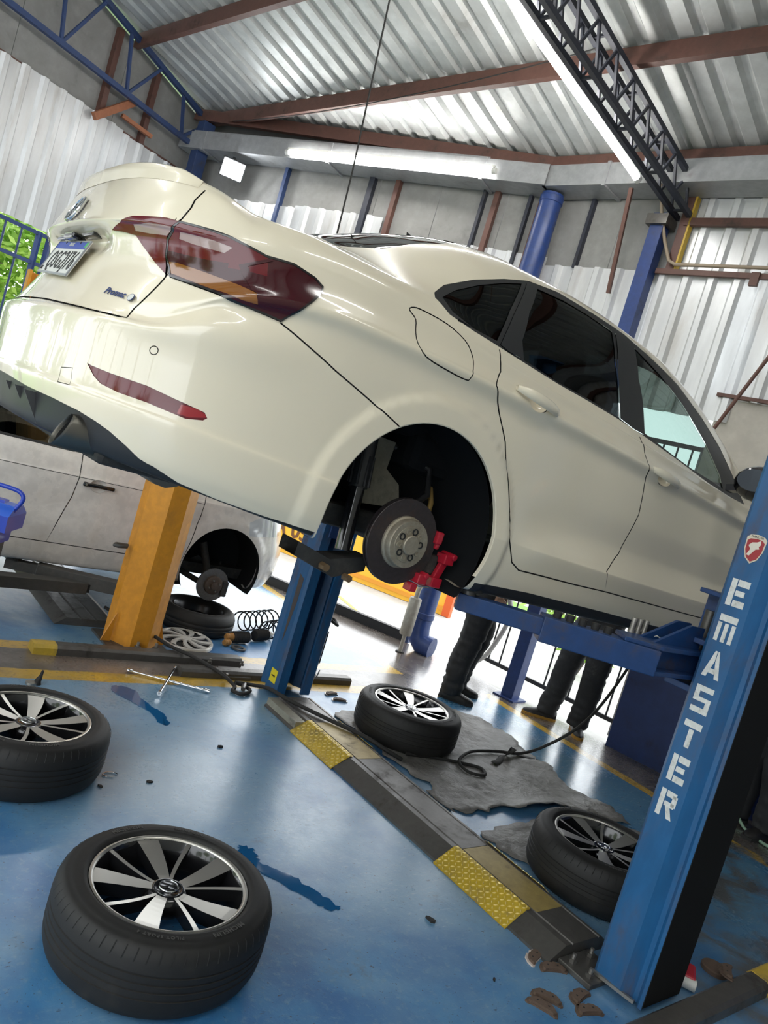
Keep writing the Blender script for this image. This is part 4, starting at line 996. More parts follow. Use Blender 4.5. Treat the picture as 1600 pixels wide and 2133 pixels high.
def lift_post(name, label, a, q, sg, mt, h=2.75, plate=None):
    t = bay_thing(name, label, 'lift post', a, q)
    P = [(x, sg*y) for x, y in POST]
    MB().prism(P if sg > 0 else P[::-1], .02, h).build('column', mt, t)
    MB().span((-.16, -sg*.03, h), (.16, sg*.23, h+.02)).build('top_plate', mt, t)
    x0, x1, y0, y1 = plate
    MB().span((x0, y0, 0), (x1, y1, .022)).build('base_plate', MT['oilysteel'], t, bevel=.003)
    for x in (x0+.04, x1-.04):
        for y in (y0+.035, y1-.035):
            if abs(x) < .16 and (-.02 < sg*y < .22): continue
            o = MB().tube([(x, y, .022), (x, y, .036)], .016, 6).build('anchor_nut', MT['oilysteel'], t)
            MB().cyl((x, y, .03), (x, y, .055), .008, 8).build('anchor_stud', MT['boltsteel'], o)
    return t
# near right post with lettering
RP = lift_post('lift_post', 'near blue lift post with white stencilled letters down its face', 2.84, 1.15, 1, MT['liftblue'], plate=(-.225, -.03, .15, .30))
MB().add([(-.126, -.004, .03), (.126, -.004, .03), (.126, -.004, 2.7), (-.126, -.004, 2.7), (-.126, -.0005, .03), (.126, -.0005, .03), (.126, -.0005, 2.7), (-.126, -.0005, 2.7)], BF).build('side_sheet', mat('matte_black_sheet', (.008, .008, .008), .9, spec=.2), RP)  # thin matte black sheet over the post's outer face
MB().beam((-.15, .20, .03), (-.13, .03, .03), .012, .012).build('weld_strip', MT['boltsteel'], RP)
LW, LHt = .066, .098
def rects(R): 
    m = MB()
    for r in R:
        if len(r) == 4 and not isinstance(r[0], tuple): P = [(r[0], r[1]), (r[2], r[1]), (r[2], r[3]), (r[0], r[3])]
        else: P = r
        m.prism([((x-.5)*LW, (y-.5)*LHt) for x, y in P], 0, .0012)
    return m
GLY = {
 'E': [(0, 0, .30, 1), (.36, .76, 1, 1), (.36, .40, .86, .60), (.36, 0, 1, .24)],
 'M': [(0, 0, .22, .70), (0, .76, 1, 1), (.39, 0, .61, .70), (.78, 0, 1, .70)],
 'A': [[(0, 0), (.26, 0), (.50, .62), (.50, 1), (.38, 1)], [(1, 0), (.74, 0), (.54, .62), (.54, 1), (.62, 1)], (.34, .16, .66, .34)],
 'S': [(0, .80, 1, 1), (0, .56, .27, .80), (0, .42, 1, .58), (.73, .20, 1, .44), (0, 0, 1, .20)],
 'T': [(0, .76, 1, 1), (.36, 0, .64, .70)],
 'R': [(0, 0, .28, 1), (.34, .78, .92, 1), (.72, .48, 1, .90), (.34, .42, .92, .60), [(.44, .42), (.72, .42), (1, 0), (.70, 0)]],
}
for i, ch in enumerate('EMASTER'):
    o = rects(GLY[ch]).build('letter', MT['white_letter'], RP)
    o.matrix_local = basis((0, -1, 0), (0, 0, 1), (-1, 0, 0), (-.1405, .140, 1.525-.1330*i)); tag(o, 'white stencilled letter ' + ch)
sh = [(0, -.062), (.022, -.045), (.034, -.012), (.036, .028), (.026, .038), (.0, .043), (-.026, .038), (-.036, .028), (-.034, -.012), (-.022, -.045)]
Ms = basis((0, -1, 0), (0, 0, 1), (-1, 0, 0), (-.1405, .136, 1.70))
bd = MB().prism(sh, 0, .0015).build('shield_badge', mat('badge_cream', (.66, .58, .45), .5), RP); bd.matrix_local = Ms
MB().prism([(x*.86, y*.80-.006) for x, y in sh], .0015, .0022).build('shield_field', mat('badge_red', (.36, .03, .035), .5), bd)
MB().prism([(-.020, -.034), (-.012, -.012), (-.022, .0), (-.012, .012), (.004, .016), (.016, .024), (.020, .010), (.014, .002), (.018, -.006), (.006, -.010), (.0, -.020), (-.010, -.036)], .0022, .003).build('horse_head_mark', mat('badge_white', (.72, .66, .55), .5), bd)
t_ = text_mesh('EMASTER', .011, .0008, 'badge_text', MT['inkblack']); inst(t_, 'badge_text', bd, loc=(0, .0335, .002))

# carriage and swing arms of the near post (coordinates relative to the post)
def R_(a, q, z): return (a-2.84, q-1.15, z)
cg = MB(); cg.span((-.085, .06, 1.05), (.085, .215, 1.55)); cg.build('carriage', MT['armblue'], RP, bevel=.004)
cp = MB(); cp.span((.035, .215, 1.185), (.06, .33, 1.50)); cp.span((-.04, .215, 1.485), (.06, .33, 1.502)); cp.span((-.085, .205, 1.12), (.06, .33, 1.145)); cp.span((-.085, .205, 1.30), (.06, .33, 1.32)); cp.build('carriage_bracket', MT['armblue'], RP, bevel=.003)
MB().cyl(R_(2.86, 1.44, 1.13), R_(2.86, 1.44, 1.425), .021, 16).build('pivot_pin', MT['oilysteel'], RP, 40)
ar = MB(); ar.beam(R_(2.21, 1.69, 1.21), R_(2.53, 1.415, 1.21), .10, .092); a1 = ar.build('swing_arm', MT['armblue'], RP, bevel=.004)
MB().beam(R_(1.975, 1.89, 1.215), R_(2.27, 1.635, 1.215), .072, .062).build('inner_tube', MT['armblue'], a1, bevel=.004)
kn = MB(); kn.prism([R_(x, y, 0)[:2] for x, y in ((2.40, 1.47), (2.47, 1.56), (2.86, 1.50), (2.93, 1.44), (2.88, 1.37), (2.52, 1.385))], 1.165, 1.182); kn.prism([R_(x, y, 0)[:2] for x, y in ((2.40, 1.47), (2.47, 1.56), (2.86, 1.50), (2.93, 1.44), (2.88, 1.37), (2.52, 1.385))], 1.256, 1.272); kn.prism([R_(x, y, 0)[:2] for x, y in ((2.52, 1.44), (2.54, 1.51), (2.83, 1.475), (2.83, 1.41))], 1.17, 1.27); kn.build('arm_knuckle', MT['armblue'], a1, bevel=.003)
gs = MB(); d_ = Vector((.9, -.1, 0)).normalized(); n_ = Vector((.1, .9, 0)).normalized()
for off, hh in ((0., .085), (-.06, .085)):
    p = Vector(R_(2.55, 1.50, 1.272))+n_*off; gs.add([p, p+d_*.26, p+d_*.26+Vector((0, 0, hh)), p+d_*.18+Vector((0, 0, hh)), p+n_*.012, p+d_*.26+n_*.012, p+d_*.26+n_*.012+Vector((0, 0, hh)), p+d_*.18+n_*.012+Vector((0, 0, hh))], BF)
gs.build('gusset_plate', MT['armblue'], a1)
MB().cyl(R_(2.00, 1.868, 1.245), R_(2.00, 1.868, 1.262), .030, 20).build('pad_screw', MT['oilysteel'], a1, 40)
MB().cyl(R_(2.00, 1.868, 1.262), R_(2.00, 1.868, 1.284), .050, 24).build('lifting_pad', MT['rubber'], a1, 40)
for k in range(5):
    f = .12+.11*k; p = Vector(R_(2.21+.32*f, 1.69-.275*f, 1.256)); o = MB().cyl(p, p+Vector((0, 0, .024)), .015, 12); o.build('stacking_adapter', MT['rubber'], a1, 40)
for k in range(3):
    p = Vector(R_(2.545+.034*k, 1.545-.004*k, 1.272)); MB().tube([p, p+Vector((0, 0, .012)), p+Vector((0, 0, .012)), p+Vector((0, 0, .045)), p+Vector((0, 0, .045)), p+Vector((0, 0, .055))], [.014, .014, .010, .010, .013, .013], 12).build('steel_adapter', MT['boltsteel'], a1, 40)
MB().tube([R_(2.60, 1.50, 1.275), R_(2.63, 1.49, 1.285), R_(2.67, 1.47, 1.27), R_(2.70, 1.46, 1.262), R_(2.69, 1.45, 1.255), R_(2.66, 1.455, 1.27)], .002, 6).build('tie_wire', MT['platewhite'], a1, 60)
a2 = MB().beam(R_(2.86, 1.46, 1.215), R_(3.35, 1.70, 1.215), .10, .09).build('swing_arm', MT['armblue'], RP, bevel=.004)
MB().beam(R_(3.25, 1.65, 1.215), R_(3.70, 1.875, 1.215), .072, .062).build('inner_tube', MT['armblue'], a2, bevel=.004)
MB().cyl(R_(3.66, 1.86, 1.245), R_(3.66, 1.86, 1.262), .05, 20).build('lifting_pad', MT['rubber'], a2, 40)
# far post of the same lift
LPo = lift_post('lift_post', 'far blue lift post with a small yellow sticker near its foot', 2.84, 4.035, -1, MT['liftblue'], plate=(-.18, -.34, .21, .03))
st = MB().box((0, 0, 0), (.075, .085, .001)).build('warning_sticker', mat('sticker_yellow', (.75, .62, .03), .5), LPo); st.matrix_local = basis((0, -1, 0), (0, 0, 1), (-1, 0, 0), (-.1408, -.145, .115))
rs = MB().prism([(-.022, .78), (.030, .76), (.028, .60), (-.002, .36), (-.012, .34)], 0, .0008).build('sticker_residue', grimy('rust_residue', (.075, .060, .055), (.03, .06, .1), .5, 12, .7), LPo); rs.matrix_local = basis((0, -1, 0), (0, 0, 1), (-1, 0, 0), (-.1405, -.135, 0))
ar_ = MB(); ar_.add([(-.022, -.004, 0), (.008, -.004, 0), (.008, .004, 0), (-.022, .004, 0), (.008, -.010, 0), (.024, 0, 0), (.008, .010, 0)], [(0, 1, 2, 3), (4, 5, 6)]); ar_.build('arrow_mark', MT['inkblack'], st, loc=(0, 0, .001), recalc=False)
cg = MB(); cg.span((-.085, -.06, 1.05), (.085, -.215, 1.55)); cg.build('carriage', MT['armblue'], LPo, bevel=.004)
for x1_, y1_ in ((-.84, -.575), (.82, -.575)):
    b_ = MB().beam((0, -.28, 1.215), (x1_*.55, -.28+(y1_+.28)*.55, 1.215), .10, .09).build('swing_arm', MT['armblue'], LPo, bevel=.004)
    MB().beam((x1_*.5, -.28+(y1_+.28)*.5, 1.215), (x1_, y1_, 1.215), .072, .062).build('inner_tube', MT['armblue'], b_, bevel=.004)
    MB().cyl((x1_*.97, y1_, 1.245), (x1_*.97, y1_, 1.265), .05, 20).build('lifting_pad', MT['rubber'], b_, 40)
MB().tube([(.15, -.10, .55), (.20, -.12, .50), (.27, -.10, .47), (.30, -.02, .48), (.24, .04, .50), (.16, .02, .53)], .010, 8).build('hydraulic_hose', MT['rubber'], LPo, 60)
MB().span((.142, -.16, .22), (.175, -.09, .44)).build('lock_release_box', MT['rubber'], LPo, bevel=.004)
MB().tube([(.16, -.12, .22), (.17, -.13, .15), (.18, -.16, .13), (.18, -.17, .18)], .004, 6).build('release_lever', MT['oilysteel'], LPo, 60)

# floor beams standing under the posts' outer sides
def floor_beam(label, a0, a1, q0, q1, h=.055, yellow=None, z0=0.):
    t = bay_thing('floor_beam', label, 'steel beam', a0, q0)
    L = a1-a0; w = q1-q0; c = .015
    prof_ = [(0, 0), (w, 0), (w, h-c), (w-c, h), (c, h), (0, h-c)]
    MB().prism(prof_, 0, L, basis((0, 1, 0), (0, 0, 1), (1, 0, 0))).build('beam_body', MT['oilysteel'], t)
    if yellow:
        s, e = yellow; MB().prism([(-.003, 0), (w+.003, 0), (w+.003, h-c), (w-c, h+.003), (c, h+.003), (-.003, h-c)], s, e, basis((0, 1, 0), (0, 0, 1), (1, 0, 0))).build('yellow_end_cap', MT['dirtyyellow'], t)
    return t
floor_beam('dark steel beam lying at the foot of the sticker-marked far blue post', 2.18, 3.49, 4.075, 4.165, .05)
floor_beam('dark steel beam at the foot of the lettered post with yellow painted end', 2.0, 3.72, 1.02, 1.115, .055, (1.45, 1.74))
floor_beam('dark steel beam at the foot of the orange post with yellow left cap', 1.40, 2.71, 4.30, 4.40, .055, (-.03, .10))

# cable cover between the blue posts
rp = bay_thing('cable_cover_ramp', 'low oily steel cable cover ramp with yellow chequer plates between the blue posts', 'ramp', 0, 0)
pr_ = [(2.56, 0), (2.95, 0), (2.95, .012), (2.875, .062), (2.862, .062), (2.858, .055), (2.852, .062), (2.692, .062), (2.688, .055), (2.680, .062), (2.648, .062), (2.56, .012)]
def q_frame(): return basis((1, 0, 0), (0, 0, 1), (0, 1, 0))      # prism axis along q (handed by recalc)
for q0, q1 in ((1.452, 2.08), (2.085, 2.95), (2.955, 3.69)):
    MB().prism(pr_, q0, q1, q_frame()).build('cover_section', MT['oilysteel'], rp)
MT['chequer'] = grimy('yellow_chequer_plate', (.66, .46, .05), (.20, .16, .09), .55, 10, .32, .25, bump=.1)
MT['lozenge'] = mat('worn_highlit_lozenge', (.80, .66, .28), .35, .3)  # worn tops, with their pale highlights painted into the colour
def chequer(parent, P, q0, q1):
    """bent plate over the polyline P (x, z) from q0 to q1, with raised lozenges"""
    rows = [[(x, q, z) for x, z in P] for q in (q0, q1)]; mb = MB().sheet(rows); Pb = [(x, z-.004) for x, z in P]; mb.sheet([[(x, q, z) for x, z in Pb] for q in (q1, q0)])
    o = mb.build('chequer_plate', MT['chequer'], parent)
    lz = MB(); L = [0]
    for (x0, z0), (x1, z1) in zip(P, P[1:]): L.append(L[-1]+math.hypot(x1-x0, z1-z0))
    r = 0; v = .010
    while v < L[-1]-.008:
        u = .012+(.5 if r % 2 else 0)*.0
        k = 0
        while q0+u < q1-.010:
            i = max(j for j in range(len(P)-1) if L[j] <= v); f = (v-L[i])/(L[i+1]-L[i]); x = P[i][0]+(P[i+1][0]-P[i][0])*f; z = P[i][1]+(P[i+1][1]-P[i][1])*f
            tx_ = Vector((P[i+1][0]-P[i][0], 0, P[i+1][1]-P[i][1])).normalized(); ty_ = Vector((0, 1, 0)); nz_ = tx_.cross(ty_); nz_ = nz_ if nz_.z > 0 else -nz_
            s_ = 1 if (k+r) % 2 else -1; d1 = (tx_*s_+ty_).normalized()*.0095; d2 = (ty_*s_-tx_).normalized()*.0028; c_ = Vector((x, q0+u, z))
            lz.add([c_-d1, c_-d2, c_+d1, c_+d2, c_-d1*.6+nz_*.0034, c_-d2*.5+nz_*.0038, c_+d1*.6+nz_*.0034, c_+d2*.5+nz_*.0038], [(0, 1, 5, 4), (1, 2, 6, 5), (2, 3, 7, 6), (3, 0, 4, 7), (4, 5, 6, 7)])
            u += .022; k += 1
        v += .018; r += 1
    tag(lz.build('raised_lozenges', MT['lozenge'], o), kind='stuff')
for q0, q1 in ((1.66, 2.10), (2.93, 3.36)):
    chequer(rp, [(2.545, .004), (2.562, .014), (2.648, .067), (2.672, .069)], q0, q1)
    chequer(rp, [(2.872, .067), (2.880, .064), (2.955, .014), (2.968, .004)], q0+.10, q1+.02)
    MB().span((2.69, q0-.02, .0622), (2.856, q1-.02, .0632)).build('worn_yellow_paint', grimy('worn_yellow_on_steel', (.42, .31, .10), (.10, .085, .07), .75, 7, .4, .2, bump=.2), rp)
MB().span((2.57, 3.36, .013), (2.64, 3.69, .055)).build('pale_cover_lip', grimy('pale_scraped_steel', (.40, .38, .30), (.12, .11, .10), .6, 8, .4, .4), rp)

# orange lift of the second car
def orange_post(label, a, q, sg, h):
    t = bay_thing('lift_post', label, 'lift post', a, q)
    P = [(-.15, .16), (-.065, 0), (.05, 0), (.15, .09), (.15, .26), (.13, .26), (.13, .10), (.04, .02), (-.055, .02), (-.13, .165), (-.13, .26), (-.15, .26)]
    P = [(x, sg*y) for x, y in P]; MB().prism(P, .015, h).build('column', MT['liftorange'], t)
    MB().span((-.20, -sg*.06, 0), (.20, sg*.34, .015)).build('base_plate', MT['oilysteel'], t)
    for x, s in ((-.15, -1), (.15, 1)):
        MB().add([(x, sg*.12, .015), (x+s*.06, sg*.12, .015), (x, sg*.12, .20), (x, sg*.132, .015), (x+s*.06, sg*.132, .015), (x, sg*.132, .20)], [(0, 1, 2), (3, 5, 4), (0, 3, 4, 1), (1, 4, 5, 2), (2, 5, 3, 0)]).build('foot_gusset', MT['liftorange'], t)
    for x in (-.03, .09):
        o = MB().tube([(x, -sg*.035, .015), (x, -sg*.035, .05)], .02, 6).build('anchor_nut', MT['oilysteel'], t); MB().cyl((x, -sg*.035, .05), (x, -sg*.035, .075), .010, 8).build('anchor_stud', MT['boltsteel'], o)
    MB().span((-.05, sg*.05, .2), (.05, sg*.24, .5)).build('carriage', MT['armgrey'], t)
    return t
OP = orange_post('orange lift post standing in front of the second white car', 2.05, 4.46, 1, 2.75)
def O_(a, q, z): return (a-2.05, q-4.46, z)
b_ = MB().beam(O_(2.02, 4.86, .28), O_(1.50, 5.06, .285), .10, .085).build('swing_arm', MT['armgrey'], OP, bevel=.004)
MB().beam(O_(1.60, 5.02, .29), O_(1.32, 5.12, .29), .065, .06).build('inner_tube', MT['armgrey'], b_)
MB().cyl(O_(1.36, 5.10, .32), O_(1.36, 5.10, .355), .045, 16).build('lifting_pad', MT['rubber'], b_)
b_ = MB().beam(O_(1.78, 4.93, .245), O_(1.15, 4.86, .245), .10, .075).build('swing_arm', MT['armgrey'], OP, bevel=.004)
MB().beam(O_(1.80, 4.93, .245), O_(1.783, 4.928, .245), .08, .055).build('open_tube_end', MT['gap'], b_)
MB().beam(O_(2.10, 4.86, .285), O_(2.30, 5.20, .285), .10, .085).build('swing_arm', MT['armgrey'], OP, bevel=.004)
MB().cyl(O_(2.06, 5.0, .31), O_(2.06, 5.0, .345), .035, 14).build('yellow_pad', MT['dirtyyellow'], OP, 40)
MB().tube([O_(1.86, 4.62, .62), O_(1.80, 4.60, .62), O_(1.78, 4.62, .62), O_(1.80, 4.66, .62), O_(1.88, 4.66, .62)], .012, 8).build('wire_hook', MT['armgrey'], OP, 60)
OP2 = orange_post('far orange lift post glimpsed beside the licence plate', 1.60, 7.45, -1, 2.27)
rp2 = bay_thing('cable_cover_ramp', 'dark cable cover ramp running under the second white car', 'ramp', 0, 0)
MB().prism([(1.63, 0), (2.08, 0), (2.0, .05), (1.90, .05), (1.89, .045), (1.88, .05), (1.80, .05), (1.79, .045), (1.78, .05), (1.70, .05)], 4.86, 7.05, q_frame()).build('cover_section', MT['oilysteel'], rp2)
# ------------------------------------------------------------------ wheels lying on the floor
MT['tyre'] = grimy('tyre_rubber', (.0095, .009, .0085), (.026, .023, .020), .35, 10, .62, bump=.15)
MT['tyremark'] = mat('tyre_lettering', (.05, .048, .045), .6)
MT['machined'] = mat('machined_alloy', (.60, .58, .53), .30, .85)
MT['rimblack'] = mat('gloss_black_rim', (.010, .010, .011), .18, coat=.5)
def ring_text(mb, txt, r, z, a_mid, size, flip=False):
    """letters around a circle, tops outward"""
    me = [text_mesh(c, size, .0012, 'c', MT['tyremark'], bold=.0005) if c != ' ' else None for c in txt]
    ws = []
    for m in me:
        if m is None: ws.append(size*.4); continue
        xs = [v.co.x for v in m.vertices]; ws.append(max(xs)-min(xs)+size*.16)
    tot = sum(ws)/r; a = a_mid+tot/2; acc = 0
    for m, w in zip(me, ws):
        an = a-(acc+w/2)/r; acc += w
        if m is None: continue
        M_ = Matrix.Translation((r*math.cos(an), r*math.sin(an), z)) @ Matrix.Rotation(an-math.pi/2, 4, 'Z')
        mb.add([M_ @ v.co for v in m.vertices], [list(p.vertices) for p in m.polygons]); bpy.data.meshes.remove(m)
def alloy_wheel(label):
    t = thing('alloy_wheel', label, 'wheel', group='alloy wheels taken off the raised sedan')
    pf = [(.226, .03), (.238, .012), (.275, .001), (.302, .006), (.318, .022), (.3265, .045)]
    z = .045
    for zc in (.080, .103, .124, .147): pf += [(.3295, zc-.0035), (.3265, zc-.002), (.3265, zc+.002), (.3295, zc+.0035)]
    pf += [(.3265, .178), (.3185, .200), (.310, .209), (.302, .2155), (.297, .2155), (.290, .2205), (.270, .2235), (.262, .2225), (.258, .2235), (.250, .2215), (.243, .214), (.240, .206)]
    ty = MB().lathe(pf, 84).build('tyre', MT['tyre'], t, 50)
    sp_ = MB()
    for i in range(62):
        a = 2*math.pi*i/62; c, s = math.cos(a), math.sin(a); a2 = a+.010; c2_, s2_ = math.cos(a2), math.sin(a2)
        w = .0016; P = []
        for (r, z_, cc, ss) in ((.3272, .1775, c, s), (.3192, .2000, c2_, s2_), (.3112, .2085, c2_, s2_)):
            P += [(r*cc-w*-ss*-1, r*ss-w*cc, z_), (r*cc+w*-ss, r*ss+w*cc, z_)]
        P2 = [(Vector(p)+Vector((c*.0009, s*.0009, .0006))) for p in P]
        sp_.add(P2, [(0, 1, 3, 2), (2, 3, 5, 4)])
    tag(sp_.build('shoulder_sipes', MT['gap'], ty, recalc=False), kind='stuff')
    for w_, a_, s_ in (('MICHELIN', -145, .022), ('PILOT SPORT 4', 172, .015), ('MICHELIN', 30, .022), ('225/45 ZR 18', -15, .015)):
        tx_ = MB(); ring_text(tx_, w_, .273, .2238, math.radians(a_), s_); tx_.build('sidewall_lettering', MT['tyremark'], ty, recalc=False)
    rim = MB().lathe([(.240, .200), (.2395, .2135), (.234, .2155), (.229, .2135), (.2255, .208)], 72).build('rim_lip', MT['machined'], t, 50)
    MB().lathe([(.226, .2085), (.217, .195), (.206, .12), (.200, .06), (.221, .022), (.236, .014)], 64).build('rim_barrel', MT['rimblack'], t, 50)
    MB().lathe([(.0, .180), (.034, .183), (.040, .188), (.052, .186), (.068, .172), (.072, .145), (.062, .125), (.0, .125)], 40).build('hub_centre', MT['rimblack'], t, 50)
    zf = lambda r: .186+.0215*min(1, max(0, (r-.04)/.182))**1.3
    for k in range(5):
        th = 2*math.pi*k/5
        for (ah, am, ar_, w0, w1, nm) in ((12, 15, 17.5, .030, .072, 'broad_spoke'), (-11, -15.5, -18.5, .0105, .0155, 'slim_spoke')):
            top = []; n = 9
            for i in range(n):
                f = i/(n-1); r = .040+.188*f; an = th+math.radians(ah*(1-f)**2+2*am*f*(1-f)+ar_*f*f); w = w0+(w1-w0)*f**.85
                top.append((r, an, w))
            face = MB(); side = MB(); rowsF = []; rowsS = []
            for r, an, w in top:
                c, s = math.cos(an), math.sin(an); z_ = zf(r)
                pl_ = (r*c+s*w/2, r*s-c*w/2, z_); pr = (r*c-s*w/2, r*s+c*w/2, z_)
                rowsF.append([pl_, pr]); dz = .045 if nm == 'broad_spoke' else .04; k2 = .75
                rowsS.append([(pl_[0], pl_[1], z_-.001), (r*c+s*w/2*k2, r*s-c*w/2*k2, z_-dz), (r*c-s*w/2*k2, r*s+c*w/2*k2, z_-dz), (pr[0], pr[1], z_-.001), (pl_[0], pl_[1], z_-.001)])
            face.sheet(rowsF); side.sheet(rowsS)
            so = side.build(nm, MT['rimblack'], t); face.build('machined_face', MT['machined'], so)
        a = th; MB().lathe([(.0125, .172), (.0125, .1815), (.010, .1815), (.009, .165), (0, .165)], 14).build('lug_hole', MT['rimblack'], t, 40, loc=(.057*math.cos(a), .057*math.sin(a), 0))
    e = roundel(.031, 'centre_cap', MT['chrome'], t, Matrix.Translation((0, 0, .190)), MT['glossblack'])
    return t
WA = alloy_wheel('alloy wheel with black and silver spokes lying nearest the camera')
def put_wheel(o, a, q, ang, z=0.):
    o.location = AQ(a, q, z); o.rotation_euler = (0, 0, math.radians(ang))
put_wheel(WA, 1.184, 1.92, 109)
for lab, a, q, ang, z in (('alloy wheel cut by the left picture edge, lying on blue floor', 1.028, 3.049, 92, 0), ('alloy wheel lying on the torn grey sheet behind the cable cover', 3.344, 3.293, 150, .004), ('alloy wheel half hidden behind the lettered blue post', 3.30, 1.79, 95, .004)):
    w = copy_tree(WA); w['label'] = lab; put_wheel(w, a, q, ang, z)
# ------------------------------------------------------------------ second white car on the orange lift
HB = thing('hatchback', 'dusty white hatchback on the orange lift, front wheel removed', 'car', M=basis(Vector((*C2, 0)), Vector((*-S2, 0)), Vector((0, 0, 1)), AQ(.29, 5.83, .14)))
HB_PLAN = [(-.75, 0), (-.74, .3), (-.70, .55), (-.6, .70), (-.4, .79), (0, .82), (.6, .83), (1.3, .83), (2.0, .825), (2.46, .815), (2.75, .78), (2.95, .70), (3.12, .5), (3.2, .25), (3.22, 0)]
def hz(z, dz=0.): return [(-.75, z+dz), (3.22, z)]
HB_ROWS = [rw(hz(.21), [(-1, .12), (3.5, .12)], .08, .1), rw(hz(.20), [(-1, .05), (3.5, .05)], .04, .05), rw(hz(.26), [(-1, .025), (3.5, .025)], .02, .02), rw(hz(.33), [(-1, .012), (3.5, .012)], .0, .0),
           rw(hz(.42), [(-1, .002), (3.5, .002)], 0, 0), rw(hz(.50), [(-1, .0), (3.5, .0)], 0, .0), rw(hz(.60), [(-1, .006), (3.5, .006)], .01, .03), rw(hz(.70), [(-1, .004), (3.5, .004)], .02, .06),
           rw(hz(.795), [(-1, .004), (3.5, .004)], .03, .10), rw(hz(.815), [(-1, .010), (3.5, .010)], .035, .12), rw([(-.75, .90), (2.2, .875), (3.22, .83)], [(-1, .02), (3.5, .03)], .05, .2), rw([(-.75, .965), (.3, .955), (2.1, .925), (2.6, .90), (3.22, .84)], [(-1, .035), (3.5, .05)], .07, .3)]
HB_TOP = [(-.69, .97, .8, .6), (-.62, 1.12, .8, .62), (-.45, 1.33, .8, .70), (-.2, 1.42, .79, .73), (.3, 1.465, .79, .75), (.9, 1.475, .79, .75), (1.35, 1.44, .80, .74), (1.7, 1.33, .82, .70), (2.0, 1.16, .85, .6), (2.25, .985, .87, .6), (2.5, .93, .85, .7), (2.93, .85, .85, .7)]
def build_hatch():
    AR = [(0, .335, .318), (2.46, .335, .318)]
    L, U = body_surfaces(HB_PLAN, HB_ROWS, HB_TOP, AR, nu=170, vsub=3, flare=.012)
    P = np.array(L.P); S_ = np.array(L.S); k = np.argmin(abs(P[:, 0]-1.0)+np.where(P[:, 1] < .7, 9, 0)); off = S_[k]-P[k, 0]
    X = lambda pts: [(x+off, z) for x, z in pts]
    arch = [circ(a, z, R, 40) for a, z, R in AR]
    fd = X([(1.295, .955), (1.30, .80), (1.285, .66), (1.24, .50), (1.205, .345), (1.6, .345), (2.13, .345), (2.16, .50), (2.19, .70), (2.20, .93)])
    rd = X([(.30, .955), (.30, .80), (.34, .62), (.36, .50), (.45, .345), (.8, .345), (1.205, .345), (1.24, .50), (1.285, .66), (1.30, .80), (1.295, .955)])
    sill = [(off+.33, .1), (off+.33, .262), (off+2.12, .262), (off+2.12, .1)]
    sts = strip(fd, .006, False)+strip(rd[:7], .006, False)+strip(X([(-.6, .805), (.3, .805), (2.2, .79)]), .004, False)
    head = [(off+2.62, .62), (off+2.60, .72), (off+2.72, .78), (off+3.0, .76), (off+3.05, .64)]
    bumpf = [(off+2.80, .1), (off+2.78, .40), (off+2.72, .60), (off+3.05, .63), (off+4.2, .62), (off+4.2, .1)]
    cup = circ(1.43+off, .762, .055, 20, .042)
    L.cut(segs(arch[0])+segs(arch[1]), 'xz'); L.cut([g_ for P_ in (fd, rd, sill, head, bumpf, cup) for g_ in segs(P_)]+[g_ for q in sts for g_ in ((q[0], q[1]), (q[3], q[2]))], 'sz')
    Cz = L.centers('sz'); Cx = L.centers('xz'); used = np.zeros(len(L.F), bool)
    for a in arch: used |= inside(Cx, a)
    used |= inside(Cz, cup)
    g = np.zeros(len(L.F), bool)
    for q in sts: g |= inside(Cz, q)
    m_ = MT['paint2']
    gap_parts(L, take(L, g, used), HB, MT['gap'])
    hl = take(L, inside(Cz, head), used); sl = take(L, inside(Cz, sill), used); bf = take(L, inside(Cz, bumpf), used)
    fdf = take(L, inside(Cz, fd+[(fd[-1][0], 1.1), (fd[0][0], 1.1)]), used); rdf = take(L, inside(Cz, rd+[(rd[-1][0], 1.1), (rd[0][0], 1.1)]), used); bd_ = take(L, np.ones(len(L.F), bool), used)
    mesh_from(L, bd_, 'body_side', m_, HB, both=True); mesh_from(L, sl, 'sill_panel', m_, HB, both=True); mesh_from(L, bf, 'front_bumper', m_, HB, both=True)
    drs = []
    for mir in (False, True):
        drs.append((mesh_from(L, fdf, 'front_door', m_, HB, mirror=mir), mesh_from(L, rdf, 'rear_door', m_, HB, mirror=mir)))
        mesh_from(L, hl, 'headlight', MT['headlens'], HB, mirror=mir)
    w1 = [(.30, .975), (1.215, .958), (1.215, 1.36), (.95, 1.37), (.45, 1.33), (.28, 1.20)]; w2 = [(1.36, .957), (2.12, .935), (1.85, 1.13), (1.60, 1.29), (1.36, 1.355)]
    t1 = [(.26, .955), (1.24, .940), (1.24, 1.385), (.95, 1.395), (.42, 1.35), (.24, 1.20)]; t2 = [(1.335, .940), (2.18, .915), (1.87, 1.15), (1.61, 1.315), (1.335, 1.38)]
    rwn = [(-.66, -.02), (-.40, -.02), (-.40, .50), (-.66, .56)]; wsd = [(1.52, -.02), (2.25, -.02), (2.22, .60), (1.60, .54)]; hd = [(2.32, -.02), (3.5, -.02), (3.5, .66), (2.35, .66)]
    U.cut([g_ for q in (w1, w2, t1, t2) for g_ in segs(q)], 'xz'); U.cut([g_ for q in (rwn, wsd, hd) for g_ in segs(q)], 'xy')
    Cx = U.centers('xz'); Cy = U.centers('xy'); used = np.zeros(len(U.F), bool); side = Cy[:, 1] > .45
    a1 = take(U, side & inside(Cx, w1), used); a2 = take(U, side & inside(Cx, w2), used); b1 = take(U, side & inside(Cx, t1), used); b2 = take(U, side & inside(Cx, t2), used)
